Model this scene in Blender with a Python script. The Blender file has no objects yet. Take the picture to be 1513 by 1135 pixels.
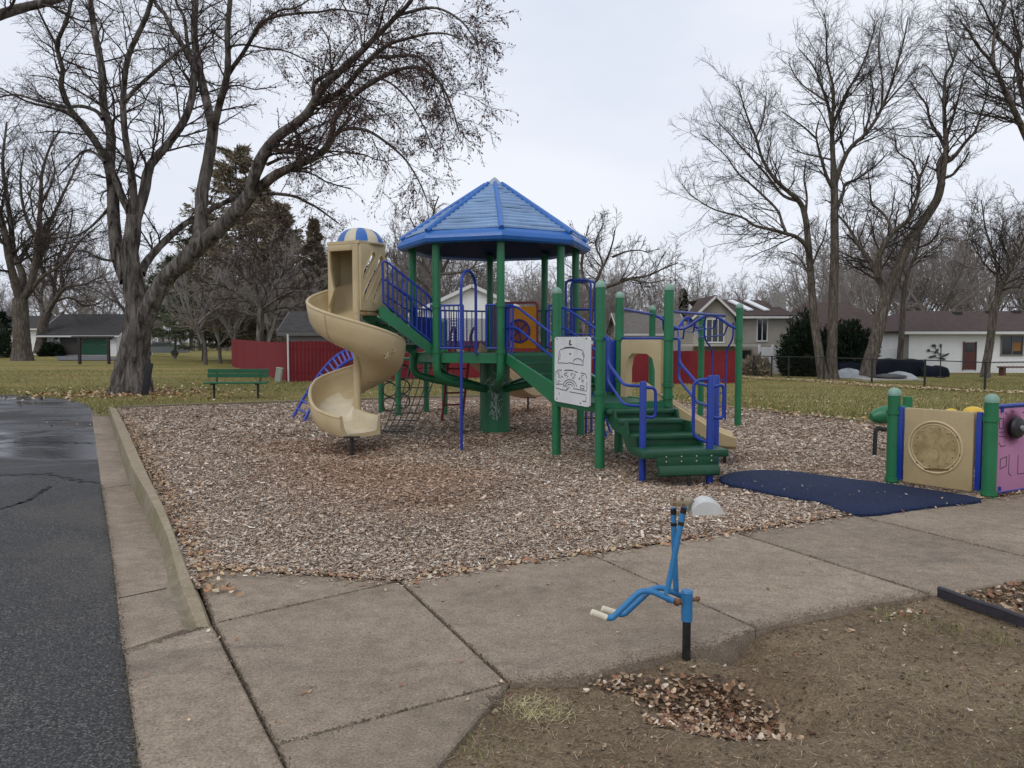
import bpy, bmesh, math, random
import numpy as np
from mathutils import Vector as V, Matrix
sc = bpy.context.scene
COL = sc.collection
rng = np.random.default_rng(11)
random.seed(5)
PI = math.pi
# ------------------------------------------------------------------ camera model (photo pixels 1513 x 1135)
FPX, CX, CY, EYE, PITCH = 1140.0, 756.5, 567.5, 1.6, math.radians(3.24)
CP, SP = math.cos(PITCH), math.sin(PITCH)
def ray(px, py):
    a, b = (px - CX) / FPX, (CY - py) / FPX
    return V((a, CP + b * SP, -SP + b * CP))
def G(px, py, z=0.0):            # where a ground mark of the photo lies
    r = ray(px, py); t = (z - EYE) / r.z
    return V((r.x * t, r.y * t, z))
def P(px, py, d):                # a point of the photo at a measured distance d
    r = ray(px, py); t = d / r.y
    return V((r.x * t, d, EYE + r.z * t))
def px2m(w, d): return w / FPX * d
# ------------------------------------------------------------------ materials
MATS = {}
def mat(name, color, rough=0.6, metal=0.0, spec=0.5, noise=None, bump=None, var=0.0, coord='Object'):
    """procedural Principled material; var = colour variation by noise, bump = (scale, strength)"""
    if name in MATS: return MATS[name]
    m = bpy.data.materials.new(name); m.use_nodes = True
    nt = m.node_tree; N = nt.nodes; L = nt.links
    b = N['Principled BSDF']
    b.inputs['Roughness'].default_value = rough
    b.inputs['Metallic'].default_value = metal
    b.inputs['Specular IOR Level'].default_value = spec
    c = (*color, 1.0)
    tc = N.new('ShaderNodeTexCoord')
    if var > 0:
        nz = N.new('ShaderNodeTexNoise'); nz.inputs['Scale'].default_value = noise or 3.0
        nz.inputs['Detail'].default_value = 6; nz.inputs['Roughness'].default_value = 0.65
        L.new(tc.outputs[coord], nz.inputs['Vector'])
        r = N.new('ShaderNodeValToRGB')
        r.color_ramp.elements[0].position = 0.3; r.color_ramp.elements[1].position = 0.7
        r.color_ramp.elements[0].color = tuple(max(0, x * (1 - var)) for x in color) + (1,)
        r.color_ramp.elements[1].color = tuple(min(1, x * (1 + var)) for x in color) + (1,)
        L.new(nz.outputs['Fac'], r.inputs['Fac']); L.new(r.outputs['Color'], b.inputs['Base Color'])
        mr = N.new('ShaderNodeMapRange'); mr.inputs['To Min'].default_value = max(0, rough - 0.12); mr.inputs['To Max'].default_value = min(1, rough + 0.12)
        L.new(nz.outputs['Fac'], mr.inputs['Value']); L.new(mr.outputs['Result'], b.inputs['Roughness'])
    else:
        b.inputs['Base Color'].default_value = c
    if bump:
        n2 = N.new('ShaderNodeTexNoise'); n2.inputs['Scale'].default_value = bump[0]; n2.inputs['Detail'].default_value = 5
        L.new(tc.outputs[coord], n2.inputs['Vector'])
        bp = N.new('ShaderNodeBump'); bp.inputs['Strength'].default_value = bump[1]; bp.inputs['Distance'].default_value = 0.02
        L.new(n2.outputs['Fac'], bp.inputs['Height']); L.new(bp.outputs['Normal'], b.inputs['Normal'])
    MATS[name] = m
    return m
class NG:
    """small helper to write node graphs"""
    def __init__(s, name, rough=0.8, spec=0.3):
        s.m = bpy.data.materials.new(name); s.m.use_nodes = True; s.nt = s.m.node_tree
        s.b = s.nt.nodes['Principled BSDF']; s.b.inputs['Roughness'].default_value = rough
        s.b.inputs['Specular IOR Level'].default_value = spec
        s.tc = s.nt.nodes.new('ShaderNodeTexCoord'); MATS[name] = s.m
    def link(s, a, b): s.nt.links.new(a, b)
    def mapping(s, scale=(1, 1, 1), rot=(0, 0, 0), src=None):
        n = s.nt.nodes.new('ShaderNodeMapping'); n.inputs['Scale'].default_value = scale; n.inputs['Rotation'].default_value = rot
        s.link(src or s.tc.outputs['Object'], n.inputs['Vector']); return n.outputs['Vector']
    def noise(s, scale, detail=5, rough=0.6, vec=None, dist=0.0):
        n = s.nt.nodes.new('ShaderNodeTexNoise'); n.inputs['Scale'].default_value = scale; n.inputs['Detail'].default_value = detail
        n.inputs['Roughness'].default_value = rough; n.inputs['Distortion'].default_value = dist
        s.link(vec or s.tc.outputs['Object'], n.inputs['Vector']); return n.outputs['Fac']
    def voro(s, scale, vec=None, out='Distance', feature='F1', rnd=1.0):
        n = s.nt.nodes.new('ShaderNodeTexVoronoi'); n.feature = feature; n.inputs['Scale'].default_value = scale
        n.inputs['Randomness'].default_value = rnd
        s.link(vec or s.tc.outputs['Object'], n.inputs['Vector']); return n.outputs[out]
    def ramp(s, fac, stops, mode='LINEAR'):
        n = s.nt.nodes.new('ShaderNodeValToRGB'); cr = n.color_ramp; cr.interpolation = mode
        while len(cr.elements) < len(stops): cr.elements.new(0.5)
        for e, (p, c) in zip(cr.elements, stops):
            e.position = p; e.color = (*c, 1) if len(c) == 3 else c
        s.link(fac, n.inputs['Fac']); return n.outputs['Color']
    def mix(s, fac, a, b, mode='MIX'):
        n = s.nt.nodes.new('ShaderNodeMix'); n.data_type = 'RGBA'; n.blend_type = mode
        for inp, v in ((n.inputs[0], fac), (n.inputs[6], a), (n.inputs[7], b)):
            if isinstance(v, (int, float)): inp.default_value = v
            elif isinstance(v, tuple): inp.default_value = (*v, 1)
            else: s.link(v, inp)
        return n.outputs[2]
    def math(s, op, a, b=0.0):
        n = s.nt.nodes.new('ShaderNodeMath'); n.operation = op
        for inp, v in ((n.inputs[0], a), (n.inputs[1], b)):
            if isinstance(v, (int, float)): inp.default_value = v
            else: s.link(v, inp)
        return n.outputs[0]
    def rng(s, v, a, b, c, d):
        n = s.nt.nodes.new('ShaderNodeMapRange')
        for k, x in zip(('From Min', 'From Max', 'To Min', 'To Max'), (a, b, c, d)): n.inputs[k].default_value = x
        s.link(v, n.inputs['Value']); return n.outputs['Result']
    def attr(s, name):
        n = s.nt.nodes.new('ShaderNodeAttribute'); n.attribute_name = name; return n.outputs['Color']
    def bump(s, h, strength=0.5, dist=0.02, prev=None):
        n = s.nt.nodes.new('ShaderNodeBump'); n.inputs['Strength'].default_value = strength; n.inputs['Distance'].default_value = dist
        s.link(h, n.inputs['Height'])
        if prev: s.link(prev, n.inputs['Normal'])
        return n.outputs['Normal']
    def out(s, color=None, rough=None, normal=None):
        if color is not None: s.link(color, s.b.inputs['Base Color'])
        if rough is not None: s.link(rough, s.b.inputs['Roughness'])
        if normal is not None: s.link(normal, s.b.inputs['Normal'])
        return s.m
# ------------------------------------------------------------------ object helpers
def origin(o):
    v = V((0, 0, 0))
    while o is not None:
        v = v + o.location; o = o.parent
    return v
def tag(o, label=None, cat=None, group=None, kind=None):
    if label: o['label'] = label
    if cat: o['category'] = cat
    if group: o['group'] = group
    if kind: o['kind'] = kind
    return o
def thing(name, label, cat, loc=(0, 0, 0), group=None):
    o = bpy.data.objects.new(name, None); o.empty_display_size = 0.2
    COL.objects.link(o); o.location = loc
    return tag(o, label, cat, group)
def link_mesh(name, me, parent=None):
    o = bpy.data.objects.new(name, me); COL.objects.link(o)
    if parent is not None: o.parent = parent
    return o
class MB:
    """collects shapes in world coordinates; build() links them as one mesh object"""
    def __init__(s): s.v = []; s.f = []; s.mi = []; s.cur = 0
    def add(s, vs, fs):
        n = len(s.v); s.v.extend(V(p) for p in vs)
        for f in fs: s.f.append([i + n for i in f]); s.mi.append(s.cur)
        return s
    def box(s, c, size, rz=0.0, bev=0.0, M=None):
        bm = bmesh.new(); bmesh.ops.create_cube(bm, size=1.0)
        for v in bm.verts: v.co = V((v.co.x * size[0], v.co.y * size[1], v.co.z * size[2]))
        if bev > 0: bmesh.ops.bevel(bm, geom=list(bm.edges), offset=min(bev, min(size) * 0.45), segments=2, affect='EDGES', profile=0.5)
        R = M if M is not None else Matrix.Rotation(rz, 3, 'Z')
        bm.verts.index_update()
        s.add([R @ v.co + V(c) for v in bm.verts], [[v.index for v in f.verts] for f in bm.faces]); bm.free(); return s
    def bar(s, p, q, w, h, bev=0.0, up=(0, 0, 1)):
        """box from p to q, w across, h along up"""
        p, q = V(p), V(q); d = q - p; L = d.length; x = d.normalized(); y = V(up).cross(x)
        if y.length < 1e-4: y = V((0, 1, 0)).cross(x)
        y.normalize(); z = x.cross(y)
        M = Matrix((x, y, z)).transposed()
        return s.box((p + q) / 2, (L, w, h), M=M, bev=bev)
    def tube(s, pts, r, n=10, caps=True, closed=False):
        pts = [V(p) for p in pts]; K = len(pts)
        rs = r if isinstance(r, (list, tuple)) else [r] * K
        T = []
        for i in range(K):
            a = pts[(i - 1) % K] if (i > 0 or closed) else pts[i]
            b = pts[(i + 1) % K] if (i < K - 1 or closed) else pts[i]
            T.append((b - a).normalized())
        ref = V((0, 0, 1)) if abs(T[0].z) < 0.9 else V((1, 0, 0))
        n1 = T[0].cross(ref).normalized(); vs = []
        for i in range(K):
            n1 = (n1 - T[i] * n1.dot(T[i])).normalized(); n2 = T[i].cross(n1)
            for j in range(n):
                a = 2 * PI * j / n; vs.append(pts[i] + (n1 * math.cos(a) + n2 * math.sin(a)) * rs[i])
        fs = []
        for i in range(K if closed else K - 1):
            for j in range(n):
                a, b = i * n + j, i * n + (j + 1) % n; c, d = ((i + 1) % K) * n + (j + 1) % n, ((i + 1) % K) * n + j
                fs.append([a, b, c, d])
        if caps and not closed:
            fs.append(list(range(n))[::-1]); fs.append([(K - 1) * n + j for j in range(n)])
        return s.add(vs, fs)
    def lathe(s, prof, c, n=24, axis=None):
        """prof: (r, z) list"""
        c = V(c); M = axis or Matrix.Identity(3); vs = []; fs = []
        for (r, z) in prof:
            for j in range(n):
                a = 2 * PI * j / n; vs.append(c + M @ V((r * math.cos(a), r * math.sin(a), z)))
        for i in range(len(prof) - 1):
            for j in range(n): fs.append([i * n + j, i * n + (j + 1) % n, (i + 1) * n + (j + 1) % n, (i + 1) * n + j])
        if prof[0][0] > 1e-5: fs.append(list(range(n))[::-1])
        if prof[-1][0] > 1e-5: fs.append([(len(prof) - 1) * n + j for j in range(n)])
        return s.add(vs, fs)
    def prism(s, poly, z0, z1):
        """vertical prism over a plan polygon; z0/z1 numbers or per-vertex lists"""
        n = len(poly); a = z0 if isinstance(z0, (list, tuple)) else [z0] * n; b = z1 if isinstance(z1, (list, tuple)) else [z1] * n
        ar = sum(poly[i][0] * poly[(i + 1) % n][1] - poly[(i + 1) % n][0] * poly[i][1] for i in range(n))
        if ar < 0: poly = poly[::-1]; a = a[::-1]; b = b[::-1]
        vs = [(p[0], p[1], z) for p, z in zip(poly, a)] + [(p[0], p[1], z) for p, z in zip(poly, b)]
        fs = [list(range(n))[::-1], [n + i for i in range(n)]] + [[i, (i + 1) % n, n + (i + 1) % n, n + i] for i in range(n)]
        return s.add(vs, fs)
    def plate(s, poly3, thick):
        """a flat plate: 3-D polygon thickened along its normal both ways"""
        p = [V(x) for x in poly3]; n = len(p); nn = V((0, 0, 0))
        for i in range(n): nn += p[i].cross(p[(i + 1) % n])
        nn = nn.normalized() * (thick / 2)
        vs = [x - nn for x in p] + [x + nn for x in p]
        return s.add(vs, [list(range(n))[::-1], [n + i for i in range(n)]] + [[i, (i + 1) % n, n + (i + 1) % n, n + i] for i in range(n)])
    def ball(s, c, r, n=12, sx=1, sy=1, sz=1):
        c = V(c); m = n // 2; vs = []; fs = []
        for i in range(m + 1):
            t = PI * i / m
            for j in range(n):
                a = 2 * PI * j / n; vs.append(c + V((r * sx * math.sin(t) * math.cos(a), r * sy * math.sin(t) * math.sin(a), r * sz * math.cos(t))))
        for i in range(m):
            for j in range(n): fs.append([i * n + j, (i + 1) * n + j, (i + 1) * n + (j + 1) % n, i * n + (j + 1) % n])
        return s.add(vs, fs)
    def build(s, name, mats, parent=None, smooth=35):
        me = bpy.data.meshes.new(name); o = origin(parent)
        me.from_pydata([p - o for p in s.v], [], s.f)
        if not isinstance(mats, (list, tuple)): mats = [mats]
        for m in mats: me.materials.append(m)
        me.polygons.foreach_set('material_index', s.mi)
        bm = bmesh.new(); bm.from_mesh(me); bmesh.ops.remove_doubles(bm, verts=bm.verts, dist=1e-6); bmesh.ops.recalc_face_normals(bm, faces=bm.faces); bm.to_mesh(me); bm.free()
        if smooth:
            me.polygons.foreach_set('use_smooth', [True] * len(me.polygons)); me.set_sharp_from_angle(angle=math.radians(smooth))
        me.update()
        return link_mesh(name, me, parent)
def fillet(pts, rad, n=5):
    """round the inner corners of a polyline"""
    pts = [V(p) for p in pts]; out = [pts[0]]
    for i in range(1, len(pts) - 1):
        a, b, c = pts[i - 1], pts[i], pts[i + 1]; u, w = a - b, c - b
        r = min(rad, u.length * 0.45, w.length * 0.45); p0, p1 = b + u.normalized() * r, b + w.normalized() * r
        for k in range(n + 1):
            t = k / n; out.append(p0 * (1 - t) ** 2 + b * 2 * t * (1 - t) + p1 * t * t)
    out.append(pts[-1]); return out
def lerp(a, b, t): return V(a) * (1 - t) + V(b) * t
def np_mesh(name, verts, faces, m, parent=None, col=None, smooth=False):
    """fast mesh from numpy: verts (n,3), faces (m,k); col = per-vertex colours"""
    verts = np.asarray(verts, dtype=np.float32); faces = np.asarray(faces, dtype=np.int32); k = faces.shape[1]
    me = bpy.data.meshes.new(name)
    me.vertices.add(len(verts)); me.vertices.foreach_set('co', (verts - np.array(origin(parent), dtype=np.float32)).ravel())
    me.loops.add(faces.size); me.loops.foreach_set('vertex_index', faces.ravel())
    me.polygons.add(len(faces)); me.polygons.foreach_set('loop_start', np.arange(len(faces), dtype=np.int32) * k)
    try: me.polygons.foreach_set('loop_total', np.full(len(faces), k, dtype=np.int32))
    except Exception: pass
    if smooth: me.polygons.foreach_set('use_smooth', np.ones(len(faces), dtype=bool))
    me.materials.append(m); me.update(calc_edges=True)
    if col is not None:
        a = me.color_attributes.new('col', 'FLOAT_COLOR', 'POINT')
        c4 = np.ones((len(verts), 4), dtype=np.float32); c4[:, :3] = col; a.data.foreach_set('color', c4.ravel())
    return link_mesh(name, me, parent)
def in_poly(xy, poly):
    x, y = xy[:, 0], xy[:, 1]; ins = np.zeros(len(x), bool); n = len(poly)
    for i in range(n):
        x0, y0 = poly[i][0], poly[i][1]; x1, y1 = poly[(i + 1) % n][0], poly[(i + 1) % n][1]
        c = ((y0 > y) != (y1 > y)) & (x < (x1 - x0) * (y - y0) / (y1 - y0 + 1e-12) + x0); ins ^= c
    return ins
def vnoise(x, y, s=1.0, seed=0):
    """cheap smooth noise from sines"""
    r = np.random.default_rng(seed); z = 0
    for k in range(7):
        a = r.uniform(0, 2 * PI); f = s * r.uniform(0.6, 2.2); p = r.uniform(0, 6.28)
        z = z + np.sin((x * np.cos(a) + y * np.sin(a)) * f + p + 0.7 * np.sin((x * np.sin(a) - y * np.cos(a)) * f * 0.7 + p))
    return z / 7
def tz(x, y):
    """height of the park's ground"""
    sm = lambda t: np.clip(t, 0, 1) ** 2 * (3 - 2 * np.clip(t, 0, 1))
    return -0.5 * sm((np.asarray(y) - 20) / 13.0) * sm((np.asarray(x) - 0.0) / 9.0) - 0.02
# ------------------------------------------------------------------ ground materials
def ground_materials():
    for nm_, tn in (('concrete', 1.0), ('concrete_pale', 1.10), ('concrete_dark', 0.90)):
      g = NG(nm_, 0.85, 0.25)
      fine = g.noise(85, 5, 0.8); mid = g.noise(9, 6, 0.65); big = g.noise(0.9, 4, 0.6)
      c = g.ramp(big, [(0.3, tuple(tn * x for x in (0.224, 0.179, 0.133))), (0.7, tuple(tn * x for x in (0.312, 0.255, 0.195)))])
      c = g.mix(0.6, c, g.ramp(mid, [(0.3, (0.6, 0.58, 0.55)), (0.7, (1.25, 1.22, 1.2))]), 'MULTIPLY')
      c = g.mix(0.75, c, g.ramp(fine, [(0.34, (0.38, 0.35, 0.33)), (0.5, (1, 1, 1)), (0.66, (1.65, 1.65, 1.65))]), 'MULTIPLY')
      st = g.noise(1.6, 4, 0.6, g.mapping((0.5, 1.6, 1)), 0.8)
      c = g.mix(g.ramp(st, [(0.56, (0, 0, 0)), (0.72, (0.5, 0.5, 0.5))]), c, (0.10, 0.085, 0.075))
      s2 = g.noise(2.7, 5, 0.7)
      c = g.mix(g.ramp(s2, [(0.58, (0, 0, 0)), (0.75, (0.4, 0.4, 0.4))]), c, (0.36, 0.30, 0.24))
      spot = g.voro(14, out='Distance')
      c = g.mix(g.ramp(spot, [(0.05, (0.7, 0.7, 0.7)), (0.1, (0, 0, 0))]), c, (0.07, 0.055, 0.04))
      g.out(c, None, g.bump(fine, 0.35, 0.004, g.bump(mid, 0.2, 0.01)))
    g = NG('mossy_concrete', 0.9, 0.2)
    fine = g.noise(150, 4, 0.7); mid = g.noise(7, 6, 0.7); big = g.noise(1.1, 5, 0.6)
    c = g.ramp(mid, [(0.3, (0.17, 0.14, 0.10)), (0.7, (0.29, 0.25, 0.18))])
    c = g.mix(g.ramp(big, [(0.42, (0, 0, 0)), (0.66, (0.55, 0.55, 0.55))]), c, (0.16, 0.14, 0.065))
    c = g.mix(0.7, c, g.ramp(fine, [(0.32, (0.55, 0.55, 0.5)), (0.5, (1, 1, 1)), (0.72, (1.45, 1.45, 1.4))]), 'MULTIPLY')
    g.out(c, None, g.bump(fine, 0.5, 0.006, g.bump(mid, 0.3, 0.012)))
    g = NG('kerb_top', 0.9, 0.2)
    fine = g.noise(95, 4, 0.75); mid = g.noise(7, 6, 0.7); big = g.noise(1.3, 5, 0.6)
    c = g.ramp(mid, [(0.3, (0.24, 0.195, 0.135)), (0.7, (0.36, 0.30, 0.215))]); c = g.mix(g.ramp(big, [(0.5, (0, 0, 0)), (0.72, (0.4, 0.4, 0.4))]), c, (0.18, 0.155, 0.075))
    c = g.mix(0.7, c, g.ramp(fine, [(0.34, (0.5, 0.48, 0.45)), (0.5, (1, 1, 1)), (0.68, (1.5, 1.5, 1.45))]), 'MULTIPLY'); g.out(c, None, g.bump(fine, 0.4, 0.005, g.bump(mid, 0.3, 0.012)))
    g = NG('asphalt', 0.9, 0.3)
    v = g.mapping((1, 1, 1)); fine = g.voro(84, v, 'Color'); fd = g.voro(84, v); big = g.noise(0.45, 4, 0.55); mid = g.noise(3.2, 5, 0.65)
    sep = g.nt.nodes.new('ShaderNodeSeparateColor'); g.link(fine, sep.inputs[0])
    c = g.ramp(sep.outputs[0], [(0.0, (0.024, 0.023, 0.023)), (0.45, (0.062, 0.060, 0.059)), (0.84, (0.105, 0.100, 0.096)), (0.94, (0.14, 0.132, 0.124)), (1.0, (0.20, 0.185, 0.17))])
    gr = g.noise(78, 3, 0.75)
    c = g.mix(0.62, c, g.ramp(gr, [(0.36, (0.020, 0.020, 0.020)), (0.48, (0.085, 0.083, 0.081)), (0.58, (0.22, 0.212, 0.20)), (0.70, (0.46, 0.44, 0.415))]))
    c = g.mix(g.ramp(fd, [(0.3, (0, 0, 0)), (0.65, (0.8, 0.8, 0.8))]), c, (0.014, 0.014, 0.015))
    c = g.mix(g.ramp(mid, [(0.35, (0.0, 0.0, 0.0)), (0.7, (0.5, 0.5, 0.5))]), c, (0.045, 0.044, 0.044))
    c = g.mix(g.ramp(big, [(0.52, (0, 0, 0)), (0.7, (0.45, 0.45, 0.45))]), c, (0.15, 0.13, 0.105))
    # rain water lying on the smooth far part of the road
    sepx = g.nt.nodes.new('ShaderNodeSeparateXYZ'); g.link(g.tc.outputs['Object'], sepx.inputs[0])
    far = g.rng(sepx.outputs['Y'], 7.0, 10.5, 0.0, 1.0)
    w = g.noise(0.55, 4, 0.6, g.mapping((0.55, 1.0, 1)), 0.6)
    wet = g.math('MULTIPLY', g.rng(w, 0.37, 0.55, 0, 1), far)
    c = g.mix(wet, c, (0.017, 0.019, 0.024))
    rough = g.rng(wet, 0, 1, 0.88, 0.15)
    bs = g.nt.nodes.new('ShaderNodeBump'); bs.inputs['Distance'].default_value = 0.006
    g.link(fd, bs.inputs['Height']); g.link(g.rng(wet, 0, 1, 0.6, 0.07), bs.inputs['Strength'])
    g.out(c, rough, bs.outputs['Normal'])
    g = NG('lawn_soil', 0.95, 0.1)
    a = g.noise(0.33, 5, 0.6, None, 0.4); b = g.noise(2.2, 6, 0.7); f = g.noise(26, 5, 0.75, g.mapping((1, 0.6, 1)))
    st = g.noise(0.16, 4, 0.6, g.mapping((0.25, 1.6, 1), (0, 0, 0.15)))
    c = g.ramp(a, [(0.32, (0.15, 0.16, 0.05)), (0.5, (0.215, 0.20, 0.072)), (0.7, (0.33, 0.26, 0.12))])
    c = g.mix(g.ramp(st, [(0.45, (0, 0, 0)), (0.66, (0.8, 0.8, 0.8))]), c, (0.30, 0.23, 0.105))
    c = g.mix(0.6, c, g.ramp(b, [(0.3, (0.62, 0.66, 0.5)), (0.7, (1.3, 1.25, 1.2))]), 'MULTIPLY')
    c = g.mix(0.75, c, g.ramp(f, [(0.3, (0.4, 0.4, 0.35)), (0.7, (1.5, 1.45, 1.35))]), 'MULTIPLY')
    g.out(c, None, g.bump(f, 0.9, 0.05, g.bump(b, 0.5, 0.08)))
    g = NG('dirt', 0.95, 0.15)
    a = g.noise(1.3, 5, 0.6); b = g.noise(14, 6, 0.7); f = g.noise(75, 6, 0.8)
    c = g.ramp(a, [(0.3, (0.16, 0.115, 0.077)), (0.7, (0.27, 0.208, 0.145))])
    c = g.mix(0.7, c, g.ramp(b, [(0.3, (0.6, 0.58, 0.55)), (0.7, (1.3, 1.3, 1.25))]), 'MULTIPLY')
    c = g.mix(0.8, c, g.ramp(f, [(0.34, (0.35, 0.33, 0.3)), (0.66, (1.65, 1.65, 1.6))]), 'MULTIPLY')
    g.out(c, None, g.bump(f, 0.8, 0.012, g.bump(b, 0.5, 0.03)))
    g = NG('chip_bed', 0.95, 0.15)
    v = g.mapping((1, 1, 1)); ce = g.voro(52, v, 'Color'); cd = g.voro(52, v); big = g.noise(0.6, 4, 0.6)
    sep = g.nt.nodes.new('ShaderNodeSeparateColor'); g.link(ce, sep.inputs[0])
    c = g.ramp(sep.outputs[0], [(0, (0.10, 0.065, 0.045)), (0.35, (0.24, 0.16, 0.112)), (0.75, (0.38, 0.28, 0.21)), (1, (0.52, 0.41, 0.33))])
    c = g.mix(0.5, c, g.ramp(big, [(0.35, (0.8, 0.7, 0.62)), (0.65, (1.1, 1.08, 1.08))]), 'MULTIPLY')
    g.out(c, None, g.bump(cd, 0.9, 0.03))
    for nm, rg, sp in (('chips', 0.9, 0.2), ('leafs', 0.75, 0.3), ('straw', 0.9, 0.2)):
        g = NG(nm, rg, sp); f = g.noise(60, 3, 0.6)
        g.out(g.mix(0.4, g.attr('col'), g.ramp(f, [(0.3, (0.6, 0.58, 0.55)), (0.7, (1.3, 1.3, 1.3))]), 'MULTIPLY'))
ground_materials()
# ------------------------------------------------------------------ outlines on the ground (photo marks carried to the ground plane)
A = [G(*p) for p in ((288, 838), (590, 858), (870, 818), (1085, 786), (1260, 760), (1513, 728), (1700, 705))]
FAR = [G(*p) for p in ((1800, 690), (1513, 655), (1310, 628), (1110, 607), (985, 593), (800, 583), (560, 590), (172, 603))]
TOPR = [G(x, y, z) for x, y, z in ((172, 605, 0.13), (190, 640, 0.13), (223, 712, 0.13), (276, 813, 0.13), (299, 862, 0.09), (314, 921, 0.0))]
PLAY = [p.to_2d() for p in A] + [p.to_2d() for p in FAR] + [p.to_2d() for p in TOPR[:5]]
GUT = [G(x, y, -0.022) for x, y in ((135, 612), (140, 645), (149, 712), (165, 814), (173, 885), (181, 961))]
FACE = [G(x, y, -0.03) for x, y in ((160, 612), (168, 640), (190, 712), (240, 813), (249, 864), (271, 930))]
# lawn: one sheet to the horizon
def build_lawn():
    xs = np.concatenate([np.linspace(-320, -30, 30)[:-1], np.arange(-30, 30, 0.5), np.linspace(30, 320, 30)])
    ys = np.concatenate([np.linspace(-60, -4, 8)[:-1], np.arange(-4, 60, 0.5), np.linspace(60, 520, 40)])
    X, Y = np.meshgrid(xs, ys); Z = tz(X, Y) + 0.03 * vnoise(X, Y, 0.5, 3) * np.clip((Y - 19) / 4, 0, 1)
    xy = np.stack([X.ravel(), Y.ravel()], 1); low = in_poly(xy, PLAY) | ((xy[:, 0] > -3.2) & (xy[:, 1] < 6.5)) | (xy[:, 0] > 1) & (xy[:, 1] < 8.6)
    Z = Z.ravel(); Z[low] -= 0.30
    # under the road it stays just below the asphalt
    n = len(xs); i, j = np.meshgrid(np.arange(len(ys) - 1), np.arange(n - 1), indexing='ij')
    a = (i * n + j).ravel(); f = np.stack([a, a + 1, a + n + 1, a + n], 1)
    o = np_mesh('lawn', np.column_stack([xy, Z - 0.025]), f, MATS['lawn_soil'], smooth=True); tag(o, kind='structure')
build_lawn()
def resample(pts, n):
    pts = [V(p) for p in pts]; d = [0]
    for a, b in zip(pts, pts[1:]): d.append(d[-1] + (b - a).length)
    out = []
    for k in range(n):
        t = d[-1] * k / (n - 1); i = max(j for j in range(len(d)) if d[j] <= t + 1e-9); i = min(i, len(pts) - 2)
        w = (t - d[i]) / max(1e-9, d[i + 1] - d[i]); out.append(pts[i].lerp(pts[i + 1], w))
    return out
# road
def build_road():
    edge = [G(x, y, -0.03) for x, y in ((216, 1225), (203, 1135), (181, 961))] + GUT[::-1][1:] + [G(x, y, -0.03) for x, y in ((131, 604), (118, 596), (95, 590), (60, 586), (0, 583), (-300, 580))]
    edge = [V((p.x + 0.12, p.y, p.z)) for p in edge]; edge = resample(edge, 90)
    for i, p in enumerate(edge[1:-1], 1): p.x += 0.02 * math.sin(i * 2.3) + 0.015 * math.sin(i * 5.1)
    m = MB(); poly = [(p.x, p.y) for p in edge] + [(-45, 20.4), (-45, 1), (-2.5, 1)]
    m.add([(x, y, -0.032) for x, y in poly], [list(range(len(poly)))])
    o = m.build('road', MATS['asphalt'], smooth=0); tag(o, kind='structure')
    k = MB()                                                     # cracks in the asphalt
    for pts in ([(0, 702), (70, 700), (128, 712), (148, 713)], [(0, 752), (40, 740), (75, 718)], [(-20, 655), (60, 652), (138, 655)]):
        c = resample([G(x, y, -0.028) for x, y in pts], 26)
        for i, p in enumerate(c): p.y += 0.05 * math.sin(i * 1.7) + 0.03 * math.sin(i * 4.1)
        for a, b in zip(c, c[1:]):
            d = (b - a).normalized(); n = V((-d.y, d.x, 0)) * 0.022
            k.add([a - n, b - n, b + n, a + n], [[0, 1, 2, 3]])
    k.build('crack', mat('crack_tar', (0.012, 0.012, 0.013), 0.8), o, smooth=0)
build_road()
# gutter and kerb of the road, ramping down to the pavement at the near end
def build_kerb():
    n = 60; E, F, T = resample(GUT, n), resample(FACE, n), resample(TOPR, n); vs = []; fs = []
    for i in range(n):
        t = i / (n - 1); s = max(0.0, min(1.0, (0.985 - t) / 0.22)); s = s * s * (3 - 2 * s); h = -0.02 + 0.165 * s
        e, f, tt = E[i], F[i], T[i]; out = (tt - f); out.z = 0; w = out.length; out = out.normalized()
        f2 = f + out * min(0.06, w * 0.3)
        row = [(e.x, e.y, -0.2), (e.x, e.y, -0.022), (f.x, f.y, -0.03), (f2.x, f2.y, h - 0.022), (f2.x + out.x * 0.025, f2.y + out.y * 0.025, h), (tt.x - out.x * 0.02, tt.y - out.y * 0.02, h), (tt.x, tt.y, h - 0.015), (tt.x, tt.y, -0.25)]
        vs += row
        if i:
            for k in range(7): a = (i - 1) * 8 + k; fs.append([a, a + 1, a + 9, a + 8])
    fs.append(list(range(8))); fs.append([(n - 1) * 8 + k for k in range(8)][::-1])
    m = MB(); m.add(vs, fs)
    for f, q in zip(range(len(m.f)), m.f): m.mi[f] = 1 if (q[0] % 8) in (2, 3) else (2 if (q[0] % 8) in (4, 5, 6) else 0)
    o = m.build('kerb', [MATS['concrete'], MATS['mossy_concrete'], MATS['kerb_top']], smooth=25); tag(o, kind='structure')
    j = MB()
    for a, b in (((150, 722), (192, 716)), ((174, 884), (246, 869))):
        p, q = G(*a, -0.02), G(*b, -0.026); d = (q - p).normalized(); nn = V((-d.y, d.x, 0)) * 0.006
        j.add([p - nn, q - nn, q + nn, p + nn], [[0, 1, 2, 3]])
    j.build('joint', mat('joint_dark', (0.03, 0.025, 0.02), 0.9), o, smooth=0)
    # far edging of the play area
    k = MB(); pts = resample(FAR, 60)
    for a, b in zip(pts, pts[1:]):
        z = float(tz(a.x, a.y)); k.bar((a.x, a.y, z + 0.0), (b.x, b.y, z + 0.0), 0.15, 0.13)
    o2 = k.build('far_kerb', MATS['mossy_concrete'], smooth=0); tag(o2, kind='structure')
build_kerb()
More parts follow.
